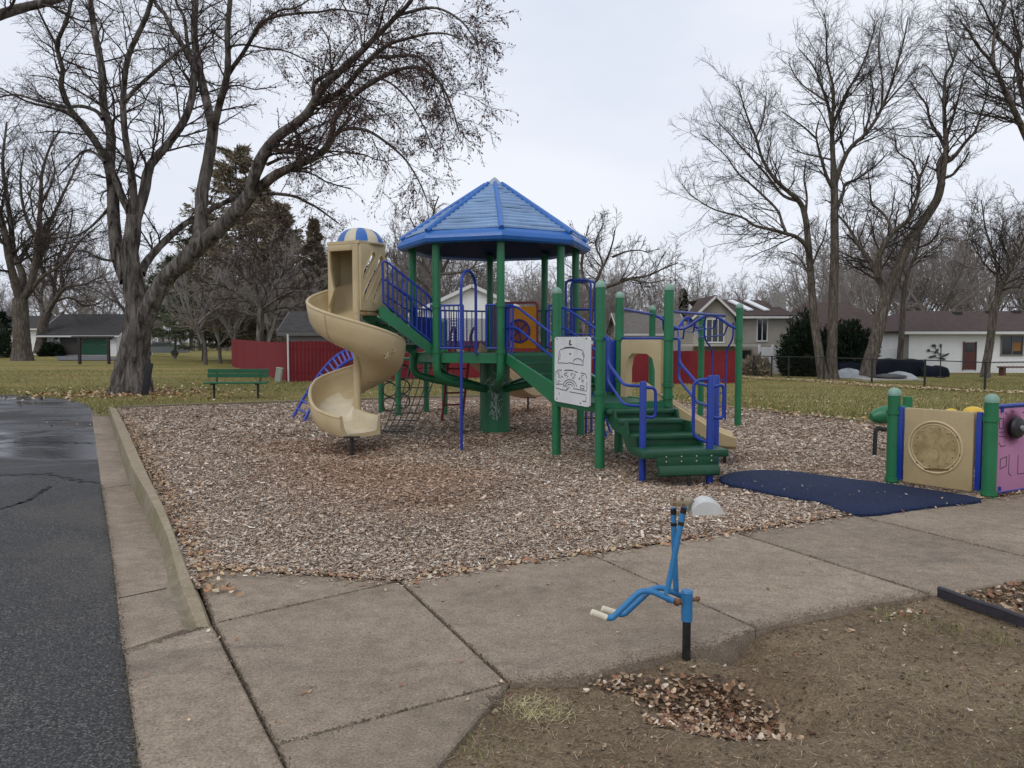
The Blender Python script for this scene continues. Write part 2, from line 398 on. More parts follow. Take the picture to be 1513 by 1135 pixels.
# pavement slabs with real joints
def inset(poly, d):
    n = len(poly); ar = sum(poly[i][0] * poly[(i + 1) % n][1] - poly[(i + 1) % n][0] * poly[i][1] for i in range(n)); s = 1 if ar > 0 else -1
    out = []
    for i in range(n):
        a, b, c = [V((poly[k % n][0], poly[k % n][1])) for k in (i - 1, i, i + 1)]
        u, w = (b - a).normalized(), (c - b).normalized(); n1, n2 = V((-u.y, u.x)) * s, V((-w.y, w.x)) * s
        bis = n1 + n2; bis = bis / max(0.35, bis.length_squared / 2); out.append(b + bis * d)
    return out
SLABS = [[(182, 963), (315, 922), (407, 1100), (470, 1225), (216, 1225)],
         [(288, 838), (590, 858), (318, 920)], [(318, 920), (590, 858), (752, 1008), (408, 1100)],
         [(408, 1100), (752, 1008), (716, 1050), (640, 1140), (560, 1225), (470, 1225)],
         [(590, 858), (870, 818), (1118, 928), (1070, 950), (1010, 962), (940, 978), (850, 1002), (752, 1008)],
         [(870, 818), (1085, 786), (1374, 877), (1270, 893), (1180, 910), (1118, 928)],
         [(1085, 786), (1260, 760), (1600, 842), (1513, 856), (1385, 878), (1374, 877)],
         [(1260, 760), (1513, 728), (1700, 705), (1850, 795), (1600, 842)]]
def build_pavement():
    m = MB()
    for k, s in enumerate(SLABS):
        gp = 0.0045 if k < 4 else 0.0075; dz = 0.0 if k == 0 else random.uniform(-0.006, 0.004)
        p = [G(x, y, -0.022 if k == 0 and i in (0, 4) else 0.0) for i, (x, y) in enumerate(s)]; p = [(q.x, q.y) for q in p]
        sub = []
        for i in range(len(p)):                                  # slightly uneven edges
            a, b = V(p[i]), V(p[(i + 1) % len(p)]); L = (b - a).length; c = max(1, int(L / 0.12))
            for j in range(c): sub.append(a.lerp(b, j / c))
        q0 = inset(sub, gp); q1 = inset(sub, gp + 0.009); n = len(q0)
        q0 = [v + V((random.uniform(-1, 1), random.uniform(-1, 1))) * 0.002 for v in q0]
        zt = lambda v: dz if k else -0.004 - 0.016 * max(0, min(1, (G(311, 925).x - v[0]) / 0.6))
        vs = [(v.x, v.y, -0.16) for v in q0] + [(v.x, v.y, zt(v) - 0.010) for v in q0] + [(v.x, v.y, zt(v)) for v in q1]
        fs = []
        ar = sum(q0[i][0] * q0[(i + 1) % n][1] - q0[(i + 1) % n][0] * q0[i][1] for i in range(n))
        for r in range(2):
            for i in range(n): fs.append([r * n + i, r * n + (i + 1) % n, (r + 1) * n + (i + 1) % n, (r + 1) * n + i])
        fs.append([2 * n + i for i in range(n)])
        m.cur = (0, 1, 0, 2, 0, 1, 2, 0)[k]; m.add(vs, fs)
    o = m.build('pavement', [MATS['concrete'], MATS['concrete_pale'], MATS['concrete_dark']], smooth=0); tag(o, kind='structure')
build_pavement()
# bare ground in front
HOLE = G(1098, 1018)
def dirt_z(x, y):
    x, y = np.asarray(x, float), np.asarray(y, float)
    z = -0.04 + 0.022 * vnoise(x, y, 2.6, 4) + 0.014 * vnoise(x, y * 1.6, 7.0, 5)
    dx, dy = (x - HOLE.x) / 0.42, (y - HOLE.y) / 0.27
    z -= 0.19 * np.exp(-(dx * dx + dy * dy) ** 1.4)
    dx, dy = (x - G(1185, 1030).x) / 0.16, (y - G(1185, 1030).y) / 0.12
    z -= 0.07 * np.exp(-(dx * dx + dy * dy))
    e = G(1090, 945); dx, dy = (x - e.x) / 0.22, (y - e.y) / 0.13
    z -= 0.13 * np.exp(-(dx * dx + dy * dy))
    e = G(1014, 968); dx, dy = (x - e.x) / 0.13, (y - e.y) / 0.10
    z += 0.035 * np.exp(-(dx * dx + dy * dy))
    return np.minimum(z, -0.013)
def build_dirt():
    xs, ys = np.arange(-1.3, 7.5, 0.025), np.arange(1.6, 7.6, 0.03); X, Y = np.meshgrid(xs, ys)
    Z = dirt_z(X, Y) + 0.004 * vnoise(X, Y, 25, 8); n = len(xs)
    hid = (Y > 5.6) ; Z[hid] -= 0.05
    i, j = np.meshgrid(np.arange(len(ys) - 1), np.arange(n - 1), indexing='ij'); a = (i * n + j).ravel()
    o = np_mesh('ground', np.column_stack([X.ravel(), Y.ravel(), Z.ravel()]), np.stack([a, a + 1, a + n + 1, a + n], 1), MATS['dirt'], smooth=True); tag(o, kind='structure')
build_dirt()
def chip_z(x, y):
    z = 0.004 + 0.022 * vnoise(x, y, 1.1, 6) + 0.012 * vnoise(x, y, 3.0, 9)
    for (cx, cy, r, d) in ((-2.2, 10.9, 0.8, 0.07), (-0.75, 11.7, 0.55, 0.05), (1.95, 8.75, 0.6, 0.05), (3.0, 10.3, 0.6, 0.05)):
        z = z - d * np.exp(-((x - cx) ** 2 + (y - cy) ** 2) / (r * r))
    return z
def build_chip_bed():
    xs, ys = np.arange(-10.2, 9.5, 0.08), np.arange(4.6, 24, 0.08); X, Y = np.meshgrid(xs, ys); n = len(xs)
    Z = chip_z(X, Y); xy = np.stack([X.ravel(), Y.ravel()], 1); keep = in_poly(xy, [(p.x, p.y) for p in PLAY])
    i, j = np.meshgrid(np.arange(len(ys) - 1), np.arange(n - 1), indexing='ij'); a = (i * n + j).ravel()
    f = np.stack([a, a + 1, a + n + 1, a + n], 1); f = f[keep[f].all(1)]
    used = np.unique(f); mp = -np.ones(len(xy), int); mp[used] = np.arange(len(used))
    o = np_mesh('playground_ground', np.column_stack([xy, Z.ravel() - 0.012])[used], mp[f], MATS['chip_bed'], smooth=True); tag(o, kind='structure')
build_chip_bed()
# ------------------------------------------------------------------ loose bits: chips, leaves, straw, grass
def bits(name, xyz, length, width, tilt, cols, m, bend=0.0, tip=1.0, yaw=None):
    """many small bent slips; 6 vertices each, two quads"""
    n = len(xyz); yaw = rng.uniform(0, 2 * PI, n) if yaw is None else yaw
    u = np.stack([np.cos(yaw), np.sin(yaw), rng.normal(0, 1, n) * tilt], 1); u /= np.linalg.norm(u, axis=1)[:, None]
    w = np.stack([-np.sin(yaw), np.cos(yaw), rng.normal(0, 1, n) * tilt], 1); w /= np.linalg.norm(w, axis=1)[:, None]
    up = np.cross(u, w); L = length[:, None] / 2; W = width[:, None] / 2; b = bend * length[:, None]
    v = np.stack([xyz - u * L - w * W * tip + up * b, xyz - u * L + w * W * tip + up * b, xyz - w * W, xyz + w * W,
                  xyz + u * L - w * W * tip + up * b, xyz + u * L + w * W * tip + up * b], 1).reshape(-1, 3)
    k = np.arange(n)[:, None] * 6
    f = np.concatenate([k + np.array([[0, 2, 3, 1]]), k + np.array([[2, 4, 5, 3]])], 0)
    o = np_mesh(name, v, f, m, col=np.repeat(cols, 6, axis=0)); tag(o, kind='stuff'); return o
def pick(n, pal, w, jit=0.15):
    pal = np.array(pal); i = rng.choice(len(pal), n, p=np.array(w) / np.sum(w))
    return np.clip(pal[i] * (1 + rng.normal(0, jit, (n, 1))), 0.005, 0.9)
def build_loose():
    poly = [(p.x, p.y) for p in PLAY]
    y = 4.9 + (20.5 - 4.9) * rng.uniform(0, 1, 950000) ** 1.75; x = rng.uniform(-1, 1, len(y)) * (1.2 + y * 0.72)
    xy = np.stack([x, y], 1); xy = xy[in_poly(xy, poly)]
    ov = rng.uniform(0, 1, len(xy)) < 0.02; xy[ov] += rng.normal(0, 0.06, (ov.sum(), 2))
    n = len(xy); z = chip_z(xy[:, 0], xy[:, 1]) + rng.uniform(-0.008, 0.012, n)
    s = np.clip(xy[:, 1] / 9.5, 0.75, 1.5)
    ln = rng.gamma(2.0, 0.0094, n) * s + 0.006; wd = ln * rng.uniform(0.15, 0.5, n)
    c = pick(n, [(0.60, 0.49, 0.385), (0.455, 0.352, 0.262), (0.25, 0.175, 0.124), (0.74, 0.66, 0.57), (0.11, 0.074, 0.051), (0.32, 0.18, 0.105), (0.42, 0.37, 0.325)], [28, 27, 16, 8, 9, 8, 11])
    patch = vnoise(xy[:, 0], xy[:, 1], 0.9, 21)[:, None]; c = c * (1 + 0.22 * np.clip(patch, -0.8, 0.8)) * (1 + np.clip(-patch - 0.1, 0, 0.5) * np.array([[0.15, -0.2, -0.4]]))
    for (wx, wy, wr) in ((-2.15, 10.9, 0.75), (-1.0, 11.5, 0.7), (-3.2, 11.6, 0.8), (-0.2, 12.6, 0.9), (1.9, 8.7, 0.7), (3.0, 10.2, 0.5), (-2.3, 9.3, 0.9), (1.5, 10.3, 0.6), (-0.6, 7.6, 0.7)):  # reddish chip patches; contact shade near slide and steps is painted in too
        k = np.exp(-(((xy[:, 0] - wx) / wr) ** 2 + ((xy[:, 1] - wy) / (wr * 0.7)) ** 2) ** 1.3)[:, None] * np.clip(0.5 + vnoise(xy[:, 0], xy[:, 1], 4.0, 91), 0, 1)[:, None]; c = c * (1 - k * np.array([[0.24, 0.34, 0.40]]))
    A3 = np.array([[p.x, p.y] for p in resample(A, 80)]); k = 2600; i = rng.integers(0, 80, k); sp = A3[i] + rng.normal(0, 0.06, (k, 2)); sp[:, 1] -= rng.exponential(0.05, k) * (vnoise(sp[:, 0], sp[:, 1], 3, 55) > -0.1)
    xy = np.concatenate([xy, sp]); z = np.concatenate([z, np.full(k, 0.006)]); c = np.concatenate([c, c[rng.integers(0, len(c), k)]]); l2 = rng.gamma(2.2, 0.007, k) + 0.005; ln = np.concatenate([ln, l2]); wd = np.concatenate([wd, l2 * rng.uniform(0.15, 0.5, k)])
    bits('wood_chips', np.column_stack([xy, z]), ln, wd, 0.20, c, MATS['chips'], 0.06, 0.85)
    leafpal = [(0.32, 0.20, 0.118), (0.21, 0.105, 0.06), (0.44, 0.32, 0.215), (0.13, 0.078, 0.053), (0.60, 0.50, 0.40), (0.09, 0.058, 0.045)]
    pts = []; sz = []
    # leaf pile in the hollow
    k = 2400; a = rng.uniform(0, 2 * PI, k); r = rng.uniform(0, 1, k) ** 0.6; lc = G(1072, 1016); px = lc.x + 0.31 * r * np.cos(a) + 0.03 * rng.normal(0, 1, k); py = lc.y + 0.29 * r * np.sin(a) - 0.25 * (px - lc.x) + 0.02 * rng.normal(0, 1, k)
    m = (vnoise(px, py, 9, 77) + rng.normal(0, 0.25, k) > -0.36); px, py = px[m], py[m]
    pts.append(np.column_stack([px, py, dirt_z(px, py) + rng.uniform(0.001, 0.022, len(px))])); sz.append(rng.uniform(0.009, 0.034, len(px)))
    k = 200; e = G(930, 1000); px = e.x + rng.normal(0, 0.10, k); py = e.y + rng.normal(0, 0.05, k)
    pts.append(np.column_stack([px, py, dirt_z(px, py) + rng.uniform(0.002, 0.03, k)])); sz.append(rng.uniform(0.010, 0.028, k))
    k = 260; t_ = rng.uniform(0, 1, k); e = G(960, 1040); e2 = G(1100, 1066); px = e.x + (e2.x - e.x) * t_ + rng.normal(0, 0.03, k); py = e.y + (e2.y - e.y) * t_ + rng.normal(0, 0.022, k)
    pts.append(np.column_stack([px, py, dirt_z(px, py) + rng.uniform(0.001, 0.02, k)])); sz.append(rng.uniform(0.010, 0.032, k))
    k = 30; e0, e1 = G(1200, 918), G(1375, 890); t = rng.uniform(0, 1, k); px = e0.x + (e1.x - e0.x) * t + rng.normal(0, 0.03, k); py = e0.y + (e1.y - e0.y) * t - abs(rng.normal(0.03, 0.06, k))
    pts.append(np.column_stack([px, py, dirt_z(px, py) + rng.uniform(0.002, 0.02, k)])); sz.append(rng.uniform(0.015, 0.035, k))
    k = 700; px = rng.uniform(-0.6, 6.0, k); py = rng.uniform(2.6, 5.0, k)
    pts.append(np.column_stack([px, py, dirt_z(px, py) + 0.008])); sz.append(rng.uniform(0.004, 0.017, k))
    # bed behind the edging at the right
    k = 7000; px = rng.uniform(2.3, 5.6, k); py = rng.uniform(3.4, 5.6, k)
    bed = [(p.x, p.y) for p in (G(1395, 880), G(1513, 856), G(1640, 838), G(1800, 930), G(1513, 922))]
    m = in_poly(np.column_stack([px, py]), bed); px, py = px[m], py[m]
    pts.append(np.column_stack([px, py, dirt_z(px, py) + rng.uniform(0.01, 0.05, len(px))])); sz.append(rng.uniform(0.018, 0.042, len(px)))
    xyz = np.concatenate(pts); s = np.concatenate(sz)
    keep = ~np.any([in_poly(xyz[:, :2], [(G(*q).x, G(*q).y) for q in sl]) for sl in SLABS], axis=0); xyz, s = xyz[keep], s[keep]
    s = s * np.where(rng.uniform(0, 1, len(s)) < 0.3, 1.1, 0.78); bits('fallen_leaves', xyz, s * 1.5, s * 0.95, 0.36, pick(len(s), leafpal, [26, 20, 22, 14, 10, 8], 0.2), MATS['leafs'], 0.16, 0.42)
    # leaves drifted along the kerb inside the play area, over the pavement, and over the lawns
    pts = []; sz = []
    T = resample(TOPR[:5], 60); k = 1500; i = rng.integers(0, 59, k); w = rng.uniform(0, 1, k)
    b = np.array([[p.x, p.y] for p in T]); q = b[i] * (1 - w[:, None]) + b[i + 1] * w[:, None]; q[:, 0] += 0.03 + abs(rng.normal(0, 0.13, k))
    pts.append(np.column_stack([q, chip_z(q[:, 0], q[:, 1]) + rng.uniform(0.006, 0.02, k)])); sz.append(rng.uniform(0.012, 0.034, k))
    k = 380; px = rng.uniform(-3.2, 6, k); py = rng.uniform(2.9, 8, k); m = np.any([in_poly(np.column_stack([px, py]), [(G(*q).x, G(*q).y) for q in sl]) for sl in SLABS], axis=0)
    px, py = px[m], py[m]; pts.append(np.column_stack([px, py, np.full(len(px), 0.006)])); sz.append(rng.uniform(0.005, 0.02, len(px)))
    A2 = np.array([[p.x, p.y] for p in resample(A, 60)]); k = 900; i = rng.integers(0, 60, k); q = A2[i] + rng.normal(0, 0.05, (k, 2))
    pts.append(np.column_stack([q, np.full(k, 0.012)])); sz.append(rng.uniform(0.012, 0.035, k))
    FP = np.array([[p.x, p.y] for p in resample(FAR, 200)]); k = 900; i = rng.integers(0, 90, k); q = FP[i] + rng.normal(0, 0.28, (k, 2))
    pts.append(np.column_stack([q, tz(q[:, 0], q[:, 1]) + 0.05 + rng.uniform(0, 0.03, k)])); sz.append(rng.uniform(0.025, 0.06, k))
    k = 6000; py = rng.uniform(14, 52, k); px = rng.uniform(-1, 1, k) * (2 + py * 0.72); xy = np.column_stack([px, py])
    m = ~in_poly(xy, poly) & ~((px < -8.6) & (py < 21) & (px < -9.8 - (py - 18) * 0.2)); xy = xy[m]
    pts.append(np.column_stack([xy, tz(xy[:, 0], xy[:, 1]) + 0.012])); sz.append(rng.uniform(0.014, 0.045, len(xy)))
    # the drift of tan leaves along the chain fence
    k = 3800; t = rng.uniform(-0.25, 1.15, k); x0, y0, x1, y1 = 20.5, 30.8, 13.0, 46.5; off = rng.normal(-0.9, 0.35, k) + 0.3 * np.sin(t * 14)
    px = x0 + (x1 - x0) * t + off * 0.9; py = y0 + (y1 - y0) * t + off * 0.42
    pts.append(np.column_stack([px, py, tz(px, py) + rng.uniform(0.01, 0.08, k)])); sz.append(rng.uniform(0.07, 0.14, k))
    # under the big tree
    k = 900; a = rng.uniform(0, 2 * PI, k); r = abs(rng.normal(0, 1.6, k)) + 0.4; px = -11.6 + r * np.cos(a); py = 23.7 + r * np.sin(a)
    pts.append(np.column_stack([px, py, tz(px, py) + 0.02])); sz.append(rng.uniform(0.05, 0.09, k))
    dr = pts.pop(-2); ds = sz.pop(-2) * 0.62; bits('leaf_drift', dr, ds * 1.4, ds, 0.3, pick(len(ds), [(0.52, 0.41, 0.25), (0.43, 0.31, 0.17), (0.60, 0.50, 0.34), (0.30, 0.20, 0.11)], [3, 3, 2, 1]), MATS['leafs'], 0.1, 0.45)
    xyz = np.concatenate(pts); s = np.concatenate(sz)
    bits('scattered_leaves', xyz, s * 1.4, s, 0.4, pick(len(s), [(0.42, 0.26, 0.14), (0.33, 0.16, 0.085), (0.50, 0.37, 0.23), (0.22, 0.12, 0.07), (0.52, 0.44, 0.33)], [26, 20, 28, 12, 14], 0.2), MATS['leafs'], 0.14, 0.45)
    # dead grass threads on the bare ground
    k = 42000; px = rng.uniform(-1.2, 6.2, k); py = 1.9 + rng.uniform(0, 1, k) ** 1.2 * 3.6; xy = np.column_stack([px, py])
    m = ~np.any([in_poly(xy, [(G(*q).x, G(*q).y) for q in sl]) for sl in SLABS], axis=0) & (vnoise(px, py, 2.2, 31) + rng.normal(0, 0.35, k) > -0.15)
    m &= ((px - HOLE.x) / 0.42) ** 2 + ((py - HOLE.y) / 0.3) ** 2 > 1
    xy = xy[m]; n = len(xy)
    bits('dead_grass', np.column_stack([xy, dirt_z(xy[:, 0], xy[:, 1]) + rng.uniform(0.001, 0.012, n)]), rng.uniform(0.015, 0.06, n), rng.uniform(0.0012, 0.0026, n), 0.2,
         pick(n, [(0.34, 0.27, 0.17), (0.24, 0.18, 0.12), (0.46, 0.39, 0.26), (0.13, 0.10, 0.065)], [30, 34, 14, 22]), MATS['straw'], 0.05, 0.7)
    # soil crumbs washed over the lower pavement edge
    k = 2200; ed = np.array([[p.x, p.y] for p in resample([G(*q) for q in ((716, 1050), (752, 1008), (850, 1002), (940, 978), (1010, 962), (1070, 950), (1118, 928), (1180, 910), (1270, 893), (1374, 877))], 120)]); i = rng.integers(0, 120, k); q = ed[i] + np.column_stack([rng.normal(0, 0.03, k), abs(rng.normal(0, 0.055, k)) - 0.02])
    s = rng.uniform(0.002, 0.008, k); bits('soil_crumbs', np.column_stack([q, np.full(k, 0.002)]), s * 1.5, s, 0.12, pick(k, [(0.17, 0.125, 0.088), (0.24, 0.185, 0.13), (0.11, 0.08, 0.055)], [3, 2, 2]), MATS['straw'], 0.2, 0.6)
    # crumbs and grit on the bare ground, moss and dirt in the joints
    k = 38000; px = rng.uniform(-1.0, 6.2, k); py = 1.9 + rng.uniform(0, 1, k) ** 1.15 * 3.4; xy = np.column_stack([px, py]); xy = xy[~np.any([in_poly(xy, [(G(*q).x, G(*q).y) for q in sl]) for sl in SLABS], axis=0)]; n = len(xy)
    s = rng.gamma(2, 0.0022, n) + 0.0015; moist = (((xy[:, 0] - HOLE.x) / 0.5) ** 2 + ((xy[:, 1] - HOLE.y) / 0.33) ** 2 < 1)[:, None]; bits('soil_grit', np.column_stack([xy, dirt_z(xy[:, 0], xy[:, 1]) + rng.uniform(0.001, 0.005, n)]), s * 1.4, s, 0.35, pick(n, [(0.20, 0.148, 0.098), (0.145, 0.104, 0.068), (0.28, 0.215, 0.145), (0.09, 0.064, 0.043), (0.42, 0.35, 0.27)], [34, 34, 14, 16, 2]) * np.where(moist, 0.5, 1.0), MATS['straw'], 0.2, 0.6)
    jl = [((318, 920), (590, 858)), ((590, 858), (752, 1008)), ((752, 1008), (408, 1100)), ((315, 922), (407, 1100)), ((407, 1100), (470, 1225)), ((182, 963), (315, 922)), ((870, 818), (1118, 928)), ((1085, 786), (1374, 877)), ((1260, 760), (1600, 842)), ((288, 838), (317, 920)), ((150, 716), (174, 884)), ((174, 884), (204, 1135))]
    pts2 = []
    for a, b in jl: k = int((G(*b) - G(*a)).length * 420); t = rng.uniform(0, 1, k)[:, None]; q = np.array(tuple(G(*a)))[None] * (1 - t) + np.array(tuple(G(*b)))[None] * t; q[:, :2] += rng.normal(0, 0.009, (k, 2)) * (1 + 2 * np.clip(vnoise(q[:, 0], q[:, 1], 4, 12), 0, 1))[:, None]; q[:, 2] = rng.uniform(-0.006, 0.002, k); pts2.append(q)
    q = np.concatenate(pts2); s = rng.uniform(0.002, 0.007, len(q)); bits('joint_dirt', q, s * 1.4, s, 0.25, pick(len(q), [(0.05, 0.04, 0.03), (0.08, 0.075, 0.035), (0.13, 0.095, 0.065), (0.25, 0.19, 0.13)], [4, 2, 2, 1]), MATS['straw'], 0.2, 0.6)
    # standing blades: green tufts on the bare ground, straw clump by the slab corner, turf of the lawns
    def blades(name, xyz, h, w, cols, lean=0.5, flat=1.0):
        n = len(xyz); a = rng.uniform(0, 2 * PI, n); d = np.stack([np.cos(a), np.sin(a), np.zeros(n)], 1); s = np.stack([-np.sin(a), np.cos(a), np.zeros(n)], 1)
        ln = (rng.uniform(0.2, 1, n) * lean)[:, None]; H = h[:, None]; W = w[:, None] / 2; z = np.array([[0, 0, flat]])
        v = np.stack([xyz - s * W, xyz + s * W, xyz + d * ln * H * 0.35 + z * H * 0.6 - s * W * 0.8, xyz + d * ln * H * 0.35 + z * H * 0.6 + s * W * 0.8, xyz + d * ln * H + z * H - s * W * 0.15, xyz + d * ln * H + z * H + s * W * 0.15], 1).reshape(-1, 3)
        k = np.arange(n)[:, None] * 6; f = np.concatenate([k + np.array([[0, 1, 3, 2]]), k + np.array([[2, 3, 5, 4]])], 0)
        o = np_mesh(name, v, f, MATS['straw'], col=np.repeat(cols, 6, axis=0)); tag(o, kind='stuff')
    k = 60000; px = rng.uniform(-0.6, 6.0, k); py = rng.uniform(2.3, 4.9, k); g0, g1 = G(1290, 895), G(1513, 945)
    dl = abs((py - g0.y) - (px - g0.x) * (g1.y - g0.y) / (g1.x - g0.x))
    w = np.exp(-(dl / 0.13) ** 2) * (px > g0.x) * 0.9 + 0.16 * np.clip((px - 1.3) / 1.2, 0, 1) * (py < 3.7) + 0.5 * np.exp(-((px - G(700, 1090).x) / 0.16) ** 2 - ((py - G(700, 1090).y) / 0.22) ** 2)
    w = w * (0.45 + 0.9 * np.clip(vnoise(px, py, 5, 41) + 0.3, 0, 1)); m = rng.uniform(0, 1, k) < w; xy = np.column_stack([px, py])[m]
    xy = xy[~np.any([in_poly(xy, [(G(*q).x, G(*q).y) for q in sl]) for sl in SLABS], axis=0)]; n = len(xy)
    blades('sparse_grass', np.column_stack([xy, dirt_z(xy[:, 0], xy[:, 1])]), rng.uniform(0.015, 0.04, n), rng.uniform(0.002, 0.004, n), pick(n, [(0.15, 0.18, 0.045), (0.21, 0.215, 0.07), (0.31, 0.27, 0.12)], [3, 3, 3]), 1.1)
    k = 520; e = G(795, 1035); px = e.x + rng.normal(0, 0.075, k); py = e.y + rng.normal(0, 0.06, k)
    blades('straw_clump', np.column_stack([px, py, dirt_z(px, py)]), rng.uniform(0.01, 0.05, k), rng.uniform(0.002, 0.0035, k), pick(k, [(0.50, 0.43, 0.23), (0.40, 0.36, 0.18), (0.6, 0.54, 0.33)], [3, 2, 1]), 2.0, 0.45)
    k = 170000; py = 16.5 + rng.uniform(0, 1, k) ** 1.5 * 26; px = rng.uniform(-1, 1, k) * (1 + py * 0.72); xy = np.column_stack([px, py])
    roadp = [(-45, 1), (-45, 20.3)] + [(p.x + 0.05, p.y + 0.05) for p in (G(-300, 580), G(0, 583), G(60, 586), G(95, 590), G(118, 596), G(131, 604), G(135, 612))] + [(-8, 10), (-3, 1)]
    m = ~in_poly(xy, poly) & ~in_poly(xy, roadp); xy = xy[m]; n = len(xy)
    h = rng.uniform(0.03, 0.075, n); c = pick(n, [(0.185, 0.195, 0.068), (0.275, 0.25, 0.105), (0.13, 0.155, 0.048), (0.38, 0.315, 0.16)], [30, 30, 18, 20], 0.2)
    t = np.clip(vnoise(xy[:, 0] * 0.4, xy[:, 1] * 1.3, 0.5, 51) * 1.2 + 0.5, 0, 1)[:, None]; c = c * (1 - 0.62 * t) + np.array([[0.37, 0.305, 0.145]]) * 0.62 * t
    blades('grass', np.column_stack([xy, tz(xy[:, 0], xy[:, 1]) - 0.03]), h, rng.uniform(0.008, 0.02, n), c, 0.9)
build_loose()
# ------------------------------------------------------------------ bark, twigs, needles
def bark_material(name, dark, light, scale=1.0):
    g = NG(name, 0.95, 0.1)
    v = g.mapping((7 * scale, 7 * scale, 1.3 * scale)); a = g.noise(1.6, 6, 0.7, v, 0.6); b = g.noise(0.8 * scale, 4, 0.6); r = g.voro(1.4, v, feature='F1')
    c = g.ramp(a, [(0.36, dark), (0.52, tuple((x + y) / 2.3 for x, y in zip(dark, light))), (0.68, light)])
    c = g.mix(0.5, c, g.ramp(b, [(0.35, (0.7, 0.68, 0.66)), (0.65, (1.2, 1.2, 1.2))]), 'MULTIPLY')
    return g.out(c, None, g.bump(a, 0.9, 0.06, g.bump(r, 0.5, 0.05)))
bark_material('bark_maple', (0.022, 0.018, 0.015), (0.27, 0.24, 0.215), 0.55)
bark_material('bark_grey', (0.055, 0.046, 0.039), (0.235, 0.20, 0.168))
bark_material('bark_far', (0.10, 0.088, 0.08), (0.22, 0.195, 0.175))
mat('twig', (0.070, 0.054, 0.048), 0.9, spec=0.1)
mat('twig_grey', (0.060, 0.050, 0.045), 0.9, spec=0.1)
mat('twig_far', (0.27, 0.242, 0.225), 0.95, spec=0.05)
mat('needles', (0.12, 0.142, 0.088), 0.8, spec=0.15, var=0.5, noise=0.8)
mat('needles_brown', (0.245, 0.205, 0.15), 0.85, spec=0.1, var=0.5, noise=0.7)
mat('evergreen', (0.020, 0.032, 0.019), 0.85, spec=0.1, var=0.5, noise=1.5)
mat('dead_leaf', (0.16, 0.085, 0.045), 0.8, spec=0.2, var=0.4, noise=4)
mat('bud', (0.115, 0.062, 0.052), 0.9, spec=0.1)
# ------------------------------------------------------------------ branch growing (all vectorised)
def cr(pts, n):
    """Catmull-Rom resample of control points"""
    p = np.array(pts, float); p = np.vstack([2 * p[0] - p[1], p, 2 * p[-1] - p[-2]])
    d = np.linalg.norm(np.diff(p[1:-1, :3], axis=0), axis=1); cum = np.concatenate([[0], np.cumsum(d)]); out = []
    for s in np.linspace(0, cum[-1], n):
        i = min(np.searchsorted(cum, s, side='right') - 1, len(d) - 1); t = (s - cum[i]) / max(d[i], 1e-9)
        a, b, c, e = p[i], p[i + 1], p[i + 2], p[i + 3]
        out.append(0.5 * (2 * b + (c - a) * t + (2 * a - 5 * b + 4 * c - e) * t * t + (3 * b - a - 3 * c + e) * t ** 3))
    return np.array(out)
def tubes(Pn, Rn, S):
    N, K, _ = Pn.shape; T = np.gradient(Pn, axis=1); T /= np.linalg.norm(T, axis=2, keepdims=True) + 1e-9
    m = T.mean(1); ref = np.where(abs(m[:, 2:3]) > 0.8, [[1.0, 0.1, 0]], [[0.05, 0.1, 1.0]])[:, None, :] * np.ones((1, K, 1))
    n1 = np.cross(T, ref); n1 /= np.linalg.norm(n1, axis=2, keepdims=True) + 1e-9; n2 = np.cross(T, n1)
    a = np.arange(S) * 2 * PI / S; ca, sa = np.cos(a), np.sin(a)
    v = Pn[:, :, None, :] + Rn[:, :, None, None] * (n1[:, :, None, :] * ca[None, None, :, None] + n2[:, :, None, :] * sa[None, None, :, None])
    i, k, s = np.meshgrid(np.arange(N), np.arange(K - 1), np.arange(S), indexing='ij'); b = i * K * S + k * S
    f = np.stack([b + s, b + (s + 1) % S, b + S + (s + 1) % S, b + S + s], -1).reshape(-1, 4)
    return v.reshape(-1, 3), f
def join(parts):
    vs, fs, o = [], [], 0
    for v, f in parts: vs.append(v); fs.append(f + o); o += len(v)
    return np.concatenate(vs), np.concatenate(fs)
